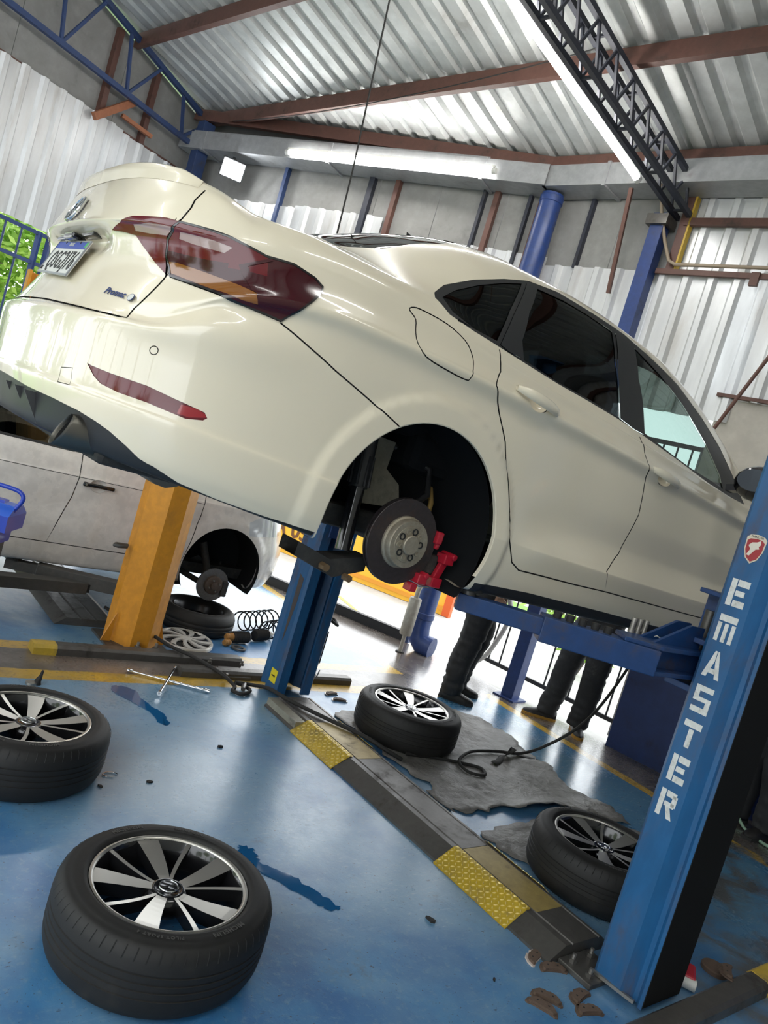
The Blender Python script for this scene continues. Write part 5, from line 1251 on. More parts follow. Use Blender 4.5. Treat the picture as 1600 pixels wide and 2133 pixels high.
    rr = take(U, inside(Cy, rwn), used); ww = take(U, inside(Cy, wsd), used); hh = take(U, inside(Cy, hd), used); ro = take(U, np.ones(len(U.F), bool), used)
    rf = mesh_from(U, ro, 'roof_and_pillars', m_, HB, both=True); mesh_from(U, ro, 'headliner', MT['wellblack'], rf, both=True, push=.03)
    mesh_from(U, hh, 'hood', m_, HB, both=True); mesh_from(U, rr, 'rear_window', MT['tint'], HB, both=True, push=.003); mesh_from(U, ww, 'windshield', MT['tint_light'], HB, both=True, push=.003)
    for k, mir in enumerate((False, True)):
        mesh_from(U, a1, 'window_pane', MT['tint_mid'], drs[k][1], mirror=mir, push=.004); mesh_from(U, b1, 'window_frame', MT['blackplastic'], drs[k][1], mirror=mir, push=.001)
        mesh_from(U, a2, 'window_pane', MT['tint_mid'], drs[k][0], mirror=mir, push=.004); mesh_from(U, b2, 'window_frame', MT['blackplastic'], drs[k][0], mirror=mir, push=.001)
    for k, sg in enumerate((1, -1)):
        c = MB(); n = 18
        for i in range(6):
            a = i/5*math.pi/2
            for j in range(n):
                t = 2*math.pi*j/n; c.V.append((1.43+.056*math.cos(t)*math.cos(a), -sg*(.829-.03*math.sin(a)), .762+.043*math.sin(t)*math.cos(a)))
        for i in range(5):
            for j in range(n): c.F.append([i*n+j, i*n+(j+1) % n, (i+1)*n+(j+1) % n, (i+1)*n+j])
        c.build('handle_cup', m_, drs[k][0], 80)
        h = MB(); h.box((1.435, -sg*.842, .763), (.20, .018, .026)); h.box((1.345, -sg*.842, .763), (.035, .022, .030)); h.build('door_handle', MT['glossblack'], drs[k][0], bevel=.008)
        MB().cyl((1.345, -sg*.852, .763), (1.345, -sg*.856, .763), .008, 12).build('key_lock', MT['boltsteel'], drs[k][0])
        for (ax, az, R) in AR:
            ln = MB(); rows = []
            for i in range(29):
                t = math.radians(-30+240*i/28); rows.append([(ax+r_*math.cos(t), -sg*y_, az+r_*math.sin(t)) for y_, r_ in ((.826, R-.001), (.79, R-.004), (.76, R+.02), (.45, R+.01), (.43, R-.04), (.42, 0))])
            ln.sheet(rows); ln.build('wheel_well_liner', MT['wellblack'], HB, 60)
MT['headlens'] = mat('headlight_lens', (.55, .57, .58), .12, coat=1.)
MT['tint_mid'] = glass('window_glass', (.8, .9, .88), .5)
build_hatch()
MB().span((-.6, -.55, .22), (2.9, .55, .30)).build('floor_pan', MT['undergrey'], HB)
for y in (-.36, .36):
    s_ = MB(); s_.box((1.35, y, .55), (.46, .44, .16)); s_.box((1.10, y, .86), (.13, .44, .56), Matrix.Rotation(-.25, 3, 'Y')); s_.box((1.02, y, 1.18), (.08, .22, .15)); s_.build('front_seat', grimy('tan_cover', (.32, .15, .05), (.1, .06, .03), .4, 5, .7) if y < 0 else MT['wellblack'], HB, bevel=.04)
s_ = MB(); s_.box((.35, 0, .52), (.5, 1.15, .16)); s_.box((.08, 0, .82), (.13, 1.15, .5), Matrix.Rotation(-.3, 3, 'Y')); s_.build('rear_seat', MT['wellblack'], HB, bevel=.04)
def hub2(cx, cz, y0, sg):
    H = bpy.data.objects.new('brake_disc', MB().lathe([(.07, .0), (.126, .0), (.127, -.012), (.05, -.012)], 48).mesh('brake_disc', grimy('scored_disc', (.30, .29, .28), (.16, .12, .10), .4, 16, .35, .8, bump=.05), 40)); COL.objects.link(H); H.parent = HB
    H.matrix_local = Matrix.Translation((cx, -sg*y0, cz)) @ Matrix.Rotation(sg*math.pi/2, 4, 'X')
    MB().lathe([(.072, .0), (.070, .022), (.060, .028), (.030, .028), (.030, .045), (.0, .048)], 32).build('disc_hat', MT['hat2'], H, 35)
    for i in range(4): MB().cyl((.043*math.cos(i*1.571+.4), .043*math.sin(i*1.571+.4), .028), (.043*math.cos(i*1.571+.4), .043*math.sin(i*1.571+.4), .04), .007, 8).build('wheel_stud', MT['boltsteel'], H)
    s = -sg
    MB().box((cx+.10, s*(y0-.01), cz-.02), (.05, .06, .12)).build('caliper', MT['undergrey'], HB, bevel=.01)
    MB().tube([(cx-.04, s*(y0-.04), cz-.02), (cx-.16, s*(y0-.14), cz+.02), (cx-.24, s*(y0-.25), cz+.05)], .022, 8).build('control_arm', MT['undergrey'], HB, 60)
    MB().tube([(cx-.02, s*(y0-.06), cz), (cx-.05, s*(y0-.1), cz+.14), (cx-.10, s*(y0-.14), cz+.28)], [.035, .028, .03], 12).build('strut_leg', MT['undergrey'], HB, 60)
    MB().tube([(cx+.02, s*(y0-.05), cz+.03), (cx+.12, s*(y0-.2), cz+.08), (cx+.2, s*(y0-.35), cz+.12)], .010, 8).build('tie_rod', MT['boltsteel'], HB, 60)
MT['hat2'] = grimy('rusty_hub', (.12, .09, .07), (.06, .04, .03), .5, 20, .6, .4)
hub2(2.475, .195, .74, 1); hub2(2.475, .195, .74, -1)
# ------------------------------------------------------------------ lamps of the workshop, plus four unseen ones added for light
MT['tubeglow'] = mat('lit_tube', (1, 1, 1), .4, emit=(1.0, .98, .94), es=40.)
def tube_light(label, p, q, r=.022):
    p, q = Vector(p), Vector(q); t = thing('tube_light', label, 'light', p)
    d = q-p; MB().tube([Vector(), d], r, 12).build('lamp_tube', MT['tubeglow'], t, 60)
    u = d.normalized()
    for s in (Vector(), d): MB().cyl(s-u*.02, s+u*.02, r*1.15, 12).build('end_cap', MT['platewhite'], t, 60)
    MB().beam(Vector((0, 0, r+.012)), d+Vector((0, 0, r+.012)), .03, .02).build('mounting_rail', MT['platewhite'], t)
    return t
tube_light('lit white tube lamp fixed along the gutter of the back wall', on1(.60, 4.345, .345), on1(2.92, 4.325, .345), .024)
tube_light('long lit white tube lamp slung beside the dark roof truss', ED(.95, .50, 4.228), ED(.80, 3.5, 4.61), .026)
for i_, (e_, d_) in enumerate(((-2.2, 5.0), (-2.2, 8.0), (4.6, 2.6), (4.8, 6.0))):  # out-of-view lamps, added to brighten the sedan
    tube_light('unseen tube lamp added under the roof to brighten the car, ' + ['near left', 'far left', 'near right', 'far right'][i_], ED(e_, d_, roofz(d_)-.22), ED(e_, d_+1.9, roofz(d_+1.9)-.22), .026)
# floodlight in the corner
fp = on1(3.62, 4.10, .30)
FL = thing('floodlight', 'glaring square floodlight in the corner beside the blue column', 'light', fp)
aim = (Vector((-.3, 3.2, 1.5))-fp).normalized(); xx = aim.cross(Vector((0, 0, 1))).normalized(); yy = xx.cross(aim)
Mf = basis(xx, yy, -aim); Mf = Mf.to_3x3().to_4x4()
o = MB().box((0, 0, .03), (.25, .20, .05)).build('lamp_housing', MT['blackplastic'], FL, bevel=.006); o.matrix_local = Mf
o = MB().box((0, 0, -.002), (.22, .17, .012)).build('lamp_face', mat('lit_flood_face', (1, 1, 1), .4, emit=(.95, .98, 1), es=70.), FL); o.matrix_local = Mf
MB().beam(-aim*.04+Vector((0, 0, .1)), -aim*.16+Vector((0, 0, .1)), .03, .015).build('lamp_yoke', MT['blackplastic'], FL)

# ------------------------------------------------------------------ columns, trusses, downpipe, wires
def chord(p, q, w): return MB().beam(p, q, w, w)
TR = thing('roof_truss', 'dark box lattice truss carrying the roof beside the long tube lamp', 'truss', ED(1.08, .02, 4.12))
def tp(d, top, side):
    e = 1.17-.075*d+side*.06; z = (4.33+.19*d) if top else (4.13+.145*d); return ED(e, d, z)-TR.location
for top in (0, 1):
    for side in (-1, 1):
        chord(tp(.0, top, side), tp(9.6, top, side), .038).build('chord', MT['darksteel'], TR)
d = .12; k = 0; wb = MB()
while d < 9.4:
    st_ = .24+.012*d
    for side in (-1, 1):
        chord(tp(d, 0, side), tp(d+st_*.5, 1, side), .018).build('web_bar', MT['darksteel'], TR); chord(tp(d+st_*.5, 1, side), tp(d+st_, 0, side), .018).build('web_bar', MT['darksteel'], TR)
    for top in (0, 1):
        if k % 2 == 0: chord(tp(d, top, -1), tp(d, top, 1), .018).build('rung', MT['darksteel'], TR)
    d += st_; k += 1
TL = thing('roof_truss', 'blue lattice truss running along the left wall', 'truss', onL(0, 4.4, .16))
def tl(s, top):
    d_ = dof(onL(s, 0, .16)); return onL(s, (roofz(d_)-.10) if top else 4.34+.03*s, .16)-TL.location
for top in (0, 1): MB().beam(tl(.0, top), tl(8.2, top), .05, .05).build('chord', MT['bluesteel'], TL)
s = .05; k = 0
while s < 7.9:
    a, b = tl(s, 0), tl(s+.42, 1); chord(tl(s, 1), tl(s+.34, 0), .028).build('web_bar', MT['bluesteel'], TL); chord(tl(s+.34, 0), tl(s+.46, 1), .028).build('web_bar', MT['bluesteel'], TL)
    s += .80; k += 1
# columns
def column(name, label, p, w, h, mt):
    t = thing(name, label, 'column', (p.x, p.y, 0)); t.rotation_euler = (0, 0, math.radians(-42)); MB().span((-w/2, -w/2, 0), (w/2, w/2, h)).build('shaft', mt, t, bevel=.004)
    MB().span((-w*.9, -w*.9, 0), (w*.9, w*.9, .012)).build('base_plate', mt, t); return t
c1 = column('steel_column', 'square blue steel column standing in the fence line', on2(1.03, 0, .09), .115, 4.12, MT['bluetube'])
MB().span((-.09, -.09, 4.02), (.09, .09, 4.10)).build('truss_seat', MT['oilysteel'], c1)
column('steel_column', 'blue steel column in the far corner under the left truss', on1(4.28, 0, .18), .14, 4.62, MT['bluesteel'])
dp = thing('downpipe', 'round blue downpipe with an elbow at its foot', 'pipe', on2(-.03, 0, .16))
MB().tube([(0, 0, 4.27), (0, 0, 3.0), (0, 0, .22), (.02, -.01, .13), (.06, -.03, .085), (.16, -.08, .08)], .098, 24).build('pipe_run', MT['bluetube'], dp, 50)
for z in (4.22, .34): MB().lathe([(.099, -.03), (.106, -.025), (.106, .025), (.099, .03)], 24).build('pipe_collar', MT['bluetube'], dp, 40, loc=(0, 0, z))
br = thing('diagonal_brace', 'thin brown steel brace dropping beside the square column', 'brace', on2(.78, 3.45, .12)); MB().beam(Vector(), on2(.80, 4.25, .30)-br.location, .03, .03).build('brace_bar', MT['brownsteel'], br)
cw = thing('hanging_cable', 'dark cable hanging from the roof to behind the sedan roof', 'cable', ED(-.25, 2.35, 4.9))
a_ = ED(-.25, 2.35, 4.93); b_ = ED(-.55, 1.9, 2.2); MB().tube([a_-cw.location, (a_+b_)/2+Vector((.02, .01, 0))-cw.location, b_-cw.location], .007, 6).build('cable_strand', MT['rubber'], cw, 60)
wi = thing('overhead_wire', 'thin slack wire strung across under the purlins', 'wire', ED(1.0, 1.55, 4.55))
P = []
for i in range(13):
    f = i/12; p = ED(1.0-4.6*f, 1.55-.25*f, 4.60+.02*f-.35*f*(1-f)); P.append(p-wi.location)
MB().tube(P, .005, 6).build('wire_strand', MT['rubber'], wi, 60)
wi2 = thing('overhead_wire', 'rusty slack wire crossing the right roof bay', 'wire', ED(1.1, 2.6, 4.75)); P = []
for i in range(11):
    f = i/10; p = ED(1.1+2.2*f, 2.55-.5*f, 4.78-.05*f-.45*f*(1-f)); P.append(p-wi2.location)
MB().tube(P, .006, 6).build('wire_strand', MT['orangesteel'], wi2, 60)
# ------------------------------------------------------------------ fences
def fence(label, fn, s0, s1, z0, z1, pitch, off, mbar, mframe, posts, rb=.008, rails=None, skip=()):
    t = thing('bar_fence', label, 'fence', fn(s0, 0, off)); o = t.location
    for z in (rails or (z0, z1)): MB().beam(fn(s0, z, off)-o, fn(s1, z, off)-o, .025, .035).build('rail', mframe, t)
    for s in posts: MB().beam(fn(s, 0, off)-o, fn(s, z1+.02, off)-o, .045, .045, (1, 0, 0)).build('fence_post', mframe, t)
    n = int((s1-s0)/pitch); me = MB().cyl((0, 0, z0), (0, 0, z1), rb, 6).mesh('bar', mbar, 40)
    for k in range(1, n):
        s = s0+(s1-s0)*k/n
        if any(abs(s-p) < .05 for p in list(posts)+list(skip)): continue
        p = fn(s, 0, off)-o; inst(me, 'bar', t, loc=(p.x, p.y, 0))
    return t
fence('black vertical bar fence in the bright opening behind the lift', on2, .14, 1.95, .12, 2.40, .115, -.28, MT['blackbar'], MT['blackbar'], (1.80,), skip=(1.03,))
fence('blue framed bar gate under the corrugated sheets of the left wall', onL, .1, 8.3, .15, 2.74, .17, .02, MT['bluesteel'], MT['bluetube'], (.1, .75, 1.50, 1.62, 3.0, 4.5, 6.0, 7.5, 8.3), .011, (.15, 2.45, 2.74))

# ------------------------------------------------------------------ torn sheet on the floor
MT['matsheet'] = grimy('grimy_rubber_sheet', (.20, .19, .175), (.08, .075, .07), .75, 4, .42, bump=.9, bd=.012)
def sheet_mat(label, poly, step, zf, seed):
    t = bay_thing('floor_sheet', label, 'floor mat', 0, 0); r = random.Random(seed)
    xs = [p[0] for p in poly]; ys = [p[1] for p in poly]; nx = int((max(xs)-min(xs))/step)+2; ny = int((max(ys)-min(ys))/step)+2
    G = [[(min(xs)+i*step+r.uniform(-.3, .3)*step, min(ys)+j*step+r.uniform(-.3, .3)*step) for j in range(ny)] for i in range(nx)]
    C = np.array([p for row in G for p in row]); ins = inside(C, poly).reshape(nx, ny)
    mb = MB(); idx = {}
    for i in range(nx):
        for j in range(ny):
            if ins[i, j]: idx[i, j] = len(mb.V); x, y = G[i][j]; mb.V.append((x, y, zf(x, y)+r.uniform(0, .003)))
    for i in range(nx-1):
        for j in range(ny-1):
            q = [(i, j), (i+1, j), (i+1, j+1), (i, j+1)]; q = [idx[k] for k in q if k in idx]
            if len(q) >= 3: mb.F.append(q)
    o = mb.build('sheet', MT['matsheet'], t, 180); s = o.modifiers.new('thickness', 'SOLIDIFY'); s.thickness = .003; s.offset = 1
    return t
from mathutils import noise as mnoise
def wav(x, y, k=9., a=.012): return a*max(0., mnoise.noise(Vector((x*k, y*k, 1.3)))+.25)
M1 = [(2.985, 3.62), (3.3, 3.70), (3.55, 3.75), (4.0, 3.86), (4.18, 3.72), (4.37, 3.55), (4.39, 3.32), (4.28, 2.97), (4.31, 2.84), (4.18, 2.58), (4.275, 2.45), (4.28, 2.26), (4.20, 2.16), (3.84, 2.34), (3.55, 2.37), (3.2, 2.39), (2.985, 2.43), (2.985, 2.68), (3.10, 2.72), (3.0, 2.80)]
sheet_mat('large torn grey rubber sheet spread under the wheel beyond the cable cover', M1, .045, lambda x, y: .003+wav(x, y)+.055*max(0, 1-abs(y-2.36)/.14)*max(0, 1-abs(x-3.6)/.5)+.03*max(0, 1-abs(x-4.28)/.06)*max(0, mnoise.noise(Vector((y*5, 0, 0)))), 3)
M2 = [(2.985, 2.26), (3.12, 2.30), (3.35, 2.335), (3.85, 2.30), (4.2, 2.12), (4.22, 1.85), (3.9, 1.60), (3.5, 1.45), (3.2, 1.70), (3.02, 1.98), (2.985, 2.05)]
sheet_mat('smaller torn rubber sheet under the wheel behind the lettered post', M2, .045, lambda x, y: .002+wav(x, y), 5)
def ribbon(name, label, cat, pts, w, mt, up=(0, 0, 1)):
    t = bay_thing(name, label, cat, pts[0][0], pts[0][1]); P = [Vector(p)-Vector((pts[0][0], pts[0][1], 0)) for p in pts]; rows = []
    for i, p in enumerate(P):
        d = (P[min(i+1, len(P)-1)]-P[max(i-1, 0)]).normalized(); u = Vector(up[i] if isinstance(up[0], tuple) else up); n = d.cross(u); n = n.normalized()*w/2 if n.length > 1e-6 else Vector((w/2, 0, 0)); rows.append([p-n, p+n])
    o = MB().sheet(rows).build('strip', mt, t, 180); s = o.modifiers.new('t', 'SOLIDIFY'); s.thickness = .002
    return t
ribbon('rubber_strip', 'twisted black rubber strip lying on the torn sheet', 'strip', [(3.78, 2.90, .02), (3.86, 2.93, .012), (3.93, 2.97, .03), (4.0, 2.96, .07), (3.98, 2.93, .085), (3.95, 2.95, .05), (4.06, 3.0, .03), (4.16, 2.98, .015), (4.26, 2.92, .01)], .045, MT['rubber'], [(0, 0, 1), (0, 0, 1), (0, .5, 1), (1, .3, .2), (1, 0, 0), (0, .4, 1), (0, 0, 1), (0, 0, 1), (0, 0, 1)])

# ------------------------------------------------------------------ hoses
def hose(name, label, pts, r, mt, n=6, cat='hose'):
    D = catmull(np.array(pts, float), n); t = bay_thing(name, label, cat, pts[0][0], pts[0][1])
    MB().tube([Vector((x-pts[0][0], y-pts[0][1], z)) for x, y, z in D], r, 10).build('hose_run', mt, t, 60); return t
ah = hose('air_hose', 'black air hose with brass coupling curling past the cross wrench', [(2.02, 5.10, .07), (2.06, 4.86, .08), (2.12, 4.57, .10), (2.22, 4.40, .075), (2.32, 4.24, .07), (2.42, 4.06, .05), (2.47, 3.93, .02), (2.43, 3.87, .014), (2.47, 3.82, .014), (2.545, 3.86, .02), (2.54, 3.93, .022), (2.48, 3.945, .035), (2.60, 3.93, .03), (2.60, 3.75, .085), (2.66, 3.60, .08), (2.78, 3.36, .078), (2.90, 3.15, .075), (2.985, 3.02, .05), (3.06, 2.96, .025)], .0115, MT['rubber'])
MB().tube([(.47, -1.245, .03), (.50, -1.20, .03), (.53, -1.16, .03)], [.014, .017, .010], 10).build('quick_coupling', MT['oilysteel'], ah, 50)
hose('air_hose', 'black hose looped on the torn sheet and rising to the right', [(3.15, 3.03, .025), (3.37, 2.97, .02), (3.50, 2.91, .02), (3.60, 2.84, .02), (3.55, 2.76, .02), (3.46, 2.80, .02), (3.47, 2.90, .025), (3.56, 2.97, .03), (3.72, 3.03, .03), (3.95, 3.02, .03), (4.10, 2.97, .04), (4.22, 2.90, .12), (4.32, 2.78, .30), (4.47, 2.745, .50), (4.75, 2.80, .80), (5.0, 2.9, 1.0)], .0095, MT['rubber'])
hose('water_hose', 'pale green hose on the floor at the right picture edge', [(5.28, 2.05, .05), (5.26, 2.02, .03), (5.22, 1.95, .012), (5.16, 1.80, .012), (5.18, 1.55, .012), (5.3, 1.2, .012)], .010, mat('pale_green_hose', (.30, .45, .33), .4))
hose('flexible_duct', 'grey flexible duct drooping against the fence behind the standing legs', [(5.22, 4.72, .03), (5.24, 4.62, .05), (5.33, 4.55, .16), (5.38, 4.52, .30), (5.40, 4.48, .48), (5.36, 4.44, .62), (5.30, 4.46, .78), (5.28, 4.50, 1.1)], .022, mat('grey_duct', (.36, .35, .33), .6))

# ------------------------------------------------------------------ loose parts on the floor
sw = bay_thing('steel_wheel', 'black steel spare wheel with tyre lying behind the orange post', 'wheel', 2.70, 5.08)
MB().lathe([(.175, .02), (.195, .004), (.24, .0), (.272, .015), (.285, .04), (.288, .06), (.286, .062), (.286, .066), (.288, .068), (.288, .09), (.286, .092), (.286, .096), (.288, .098), (.287, .12), (.272, .155), (.245, .172), (.22, .170), (.20, .158), (.188, .145)], 64).build('tyre', MT['tyre'], sw, 50)
MB().lathe([(.19, .145), (.186, .158), (.178, .150), (.165, .120), (.155, .085), (.13, .075), (.115, .095), (.08, .10), (.06, .085), (.035, .085), (.03, .07), (.0, .07)], 48).build('steel_disc', mat('black_steel_wheel', (.020, .020, .021), .3, .3), sw, 50)
for i in range(12):
    a = 2*math.pi*i/12; MB().lathe([(.016, .079), (.014, .081), (0, .081)], 10).build('vent_hole', MT['gap'] if i % 2 else MT['boltsteel'], sw, loc=(.138*math.cos(a), .138*math.sin(a), 0))
hc = bay_thing('hubcap', 'silver multi-spoke plastic hubcap lying beside the steel spare wheel', 'hubcap', 2.465, 4.69, .012); hc.rotation_euler = (.06, -.03, BAY)
MT['silverplastic'] = mat('silver_plastic', (.62, .60, .56), .35, .3)
MB().lathe([(.192, .0), (.192, .018), (.186, .026), (.172, .026), (.168, .020)], 56).build('outer_ring', MT['silverplastic'], hc, 50)
MB().lathe([(.045, .02), (.043, .032), (.03, .036), (0, .036)], 32).build('hub_dome', MT['silverplastic'], hc, 50)
for k in range(9):
    a = 2*math.pi*k/9; rows = []
    for i in range(6):
        f = i/5; r = .035+.14*f; an = a+.35*f*f; w = .016+.030*f; c, s = math.cos(an), math.sin(an); z = .034-.006*f
        rows.append([(r*c+s*w/2, r*s-c*w/2, z-.012), (r*c+s*w/2, r*s-c*w/2, z), (r*c-s*w*.1, r*s+c*w*.1, z+.003), (r*c-s*w/2, r*s+c*w/2, z), (r*c-s*w/2, r*s+c*w/2, z-.012)])
    MB().sheet(rows).build('cap_spoke', MT['silverplastic'], hc, 40)
MB().lathe([(.0, .012), (.17, .012)], 40).build('backing', MT['gap'], hc)
def spring(label, a, q, rz, R, L, turns):
    t = bay_thing('coil_spring', label, 'spring', a, q, R+.006, rz, 'coil springs beside the steel spare wheel'); P = []
    for i in range(int(turns*20)+1):
        an = 2*math.pi*i/20; P.append((L*i/(turns*20), R*math.cos(an), R*math.sin(an)))
    MB().tube(P, .0058, 6).build('coil', MT['rubber'], t, 60); return t
spring('dark coil spring lying just right of the steel spare wheel', 3.07, 5.07, .40, .075, .42, 5.5)
spring('dark coil spring lying against the ribbed rubber boot', 3.24, 4.93, .50, .068, .36, 5)
def boot(label, a, q, rz, cap):
    t = bay_thing('bump_boot', label, 'dust boot', a, q, .047, rz); pf = []
    for i in range(9): pf += [(.036, .016*i), (.044, .016*i+.008)]
    MB().lathe([(0, 0)]+pf+[(.036, .15), (0, .15)], 24, Matrix.Rotation(math.pi/2, 4, 'Y')).build('ribbed_sleeve', MT['rubber'], t, 30)
    if cap: MB().lathe([(0, -.06), (.02, -.06), (.028, -.045), (.022, -.03), (.030, -.015), (.03, .0), (0, 0)], 20, Matrix.Rotation(math.pi/2, 4, 'Y')).build('foam_stop', MT['foam'], t, 40)
    else: MB().lathe([(.03, .15), (.03, .18), (.012, .18), (.012, .26), (0, .26)], 16, Matrix.Rotation(math.pi/2, 4, 'Y')).build('damper_rod', MT['boltsteel'], t, 40)
MT['foam'] = grimy('amber_foam', (.42, .20, .05), (.2, .1, .03), .4, 20, .6)
boot('ribbed black dust boot with amber stop beside the silver hubcap', 2.87, 4.78, .15, True); boot('ribbed black dust boot pushed into the coil spring', 3.10, 4.86, .35, False)
bs = bay_thing('bump_stop', 'small amber bump stop lying in front of the silver hubcap', 'bump stop', 2.77, 4.70, .026, .3); MB().lathe([(0, 0), (.02, 0), (.026, .015), (.018, .03), (.025, .045), (.016, .06), (0, .06)], 18, Matrix.Rotation(math.pi/2, 4, 'Y')).build('foam_body', MT['foam'], bs, 40)
rg = bay_thing('retaining_ring', 'dark metal ring lying near the amber bump stop', 'ring', 2.87, 4.655, .006); MB().lathe([(.035, 0), (.055, 0), (.055, .008), (.035, .008), (.035, 0)], 24).build('ring_body', MT['oilysteel'], rg, 40); MB().box((0, 0, .006), (.09, .012, .006)).build('cross_bar', MT['oilysteel'], rg)
nt_ = bay_thing('mount_nut', 'small dark nut lying between the boots', 'nut', 2.98, 4.88, .0, .4); MB().tube([(0, 0, .012), (.05, 0, .012)], [.012, .009], 8).build('stud', MT['oilysteel'], nt_); MB().lathe([(.018, 0), (.018, .014), (.008, .014)], 6).build('hex', MT['oilysteel'], nt_, loc=(0, 0, .0))
# four-way wrench
cw_ = bay_thing('cross_wrench', 'chrome four-way lug wrench lying on the blue floor', 'wrench', 2.053, 3.972, .014)
cen = Vector((2.053, 3.972)); pts_ = [(1.853, 4.106), (2.263, 3.842), (2.184, 4.178), (1.915, 3.765)]
E_ = [Vector((x, y))-cen for x, y in pts_]
for i, j in ((0, 1), (2, 3)):
    p, q = Vector((E_[i].x, E_[i].y, 0.008*(i > 0))), Vector((E_[j].x, E_[j].y, .008*(i > 0))); MB().cyl(p, q, .0075, 12).build('bar', MT['chrome'], cw_, 60)
    for e, oth in ((p, q), (q, p)):
        u = (e-oth).normalized(); MB().tube([e-u*.035, e-u*.02, e], [.0078, .0125, .0125], 12).build('socket', MT['chrome'], cw_, 50)
# brake pads, caliper, bits
MT['padbrown'] = grimy('rusty_pad_steel', (.13, .085, .06), (.06, .04, .03), .5, 20, .75, bump=.4)
def brake_pad(label, a, q, rz, mt=None, tilt=0., z=0.):
    t = bay_thing('brake_pad', label, 'brake pad', a, q, z, rz, 'old brake pads on the floor'); t.rotation_euler = (tilt, 0, BAY+rz)
    P = [(-.058, -.012), (-.050, -.018), (-.03, -.012), (.03, -.012), (.050, -.018), (.058, -.012), (.052, .012), (.036, .030), (.012, .036), (.004, .030), (-.004, .030), (-.012, .036), (-.036, .030), (-.052, .012)]
    MB().prism(P, .0, .006).build('backing_plate', mt or MT['padbrown'], t)
    MB().prism([(x*.82, y*.78) for x, y in P], .006, .015).build('friction_block', MT['padbrown'], t)
    for x in (-.02, .02): MB().lathe([(.004, .015), (.004, .0155), (0, .0155)], 8).build('rivet_hole', MT['gap'], t, loc=(x, .008, 0))
brake_pad('pale brake pad lying flat nearest the base plate of the lettered post', 2.535, 1.49, .3, mat('pale_pad', (.55, .47, .42), .5), .1); brake_pad('brown brake pad under the pale one beside the lettered post', 2.56, 1.425, -.4)
brake_pad('brown brake pad second from the bottom picture edge', 2.40, 1.325, -.9); brake_pad('brown brake pad at the bottom picture edge, tilted left', 2.345, 1.30, -1.1, z=.0)
brake_pad('brown brake pad against the lettered post base plate', 2.545, 1.285, .2); brake_pad('brown brake pad lowest in the picture beside the base plate', 2.515, 1.225, -.3)
brake_pad('shiny brake pad beside the foot of the far blue post', 3.20, 3.90, .2, MT['boltsteel']); brake_pad('shiny worn brake pad nearer the wheel than its twin by the far post', 3.20, 3.80, -.2, MT['boltsteel'])
brake_pad('rusty brake pad lying on the beam behind the lettered post', 3.30, 1.128, .5, z=.058)
rc = bay_thing('brake_caliper', 'small red brake caliper lying behind the lettered post', 'caliper', 3.13, 1.20, .0, .5); MB().box((0, 0, .03), (.11, .05, .05)).build('caliper_body', MT['redpaint'], rc, bevel=.01); MB().cyl((-.05, -.03, .025), (-.05, .035, .025), .022, 16).build('piston', MT['platewhite'], rc, 40); MB().box((.05, .03, .05), (.03, .05, .03)).build('ear', MT['redpaint'], rc, bevel=.006)
pt = bay_thing('piston_plate', 'round rusty plate lying behind the lettered post', 'plate', 3.36, 1.20, .0); MB().lathe([(0, .02), (.05, .02), (.055, .015), (.055, 0), (0, 0)], 24).build('disc_body', MT['padbrown'], pt, 40)
def chip(label, a, q, s, seed):
    t = bay_thing('debris_chip', label, 'debris', a, q, 0, seed); r = random.Random(seed); P = [(s*r.uniform(.6, 1.1)*math.cos(k*.9), s*.6*r.uniform(.5, 1.1)*math.sin(k*.9)) for k in range(7)]
    MB().prism(P, 0, s*.45).build('chip_body', MT['rubber'], t)
for k, (lab, a, q, s) in enumerate((('black rubber crumb on blue floor below the chequer plate', 2.248, 1.78, .022), ('black flake on the blue floor left of the cable cover', 2.02, 3.177, .02), ('small dark pebble on blue floor near the brake pads', 2.267, 1.456, .011), ('dark crumb beside the left-edge wheel', 1.31, 2.85, .014), ('dark crumb in the middle of the blue floor', 1.53, 2.87, .016))): chip(lab, a, q, s, k+2)
vs = bay_thing('valve_cap', 'black ribbed screw with a grey washer behind the left-edge wheel', 'screw', 1.30, 3.88, 0); MB().lathe([(0, .0), (.028, 0), (.028, .012), (.012, .016), (0, .016)], 20).build('washer', MT['boltsteel'], vs, 40, loc=(-.03, 0, 0)); MB().tube([(0, 0, .0), (.0, 0, .02), (.004, 0, .03), (.008, 0, .045), (.012, 0, .075)], [.02, .016, .014, .009, .006], 10).build('screw_body', MT['rubber'], vs, 40)
ky = bay_thing('key_ring', 'tiny bright metal clip on the blue floor between the two near wheels', 'clip', 1.38, 2.94, .004); MB().tube([(.02*math.cos(i*.5)*1.6, .02*math.sin(i*.5), 0) for i in range(11)], .0025, 6).build('wire_loop', MT['chrome'], ky, 60)
rg_ = bay_thing('rag', 'striped blue and red rag behind the orange post', 'rag', 2.62, 5.66, 0); rows = [[(.05*i-.12, .05*j-.1, .02+.12*max(0, mnoise.noise(Vector((i*.8, j*.8, 2.))))+.10*math.exp(-((i-2)**2+(j-2)**2)/5)) for j in range(6)] for i in range(6)]; MB().sheet(rows).build('cloth', grimy('striped_rag', (.10, .13, .22), (.35, .05, .06), .8, 12, .8), rg_, 180)
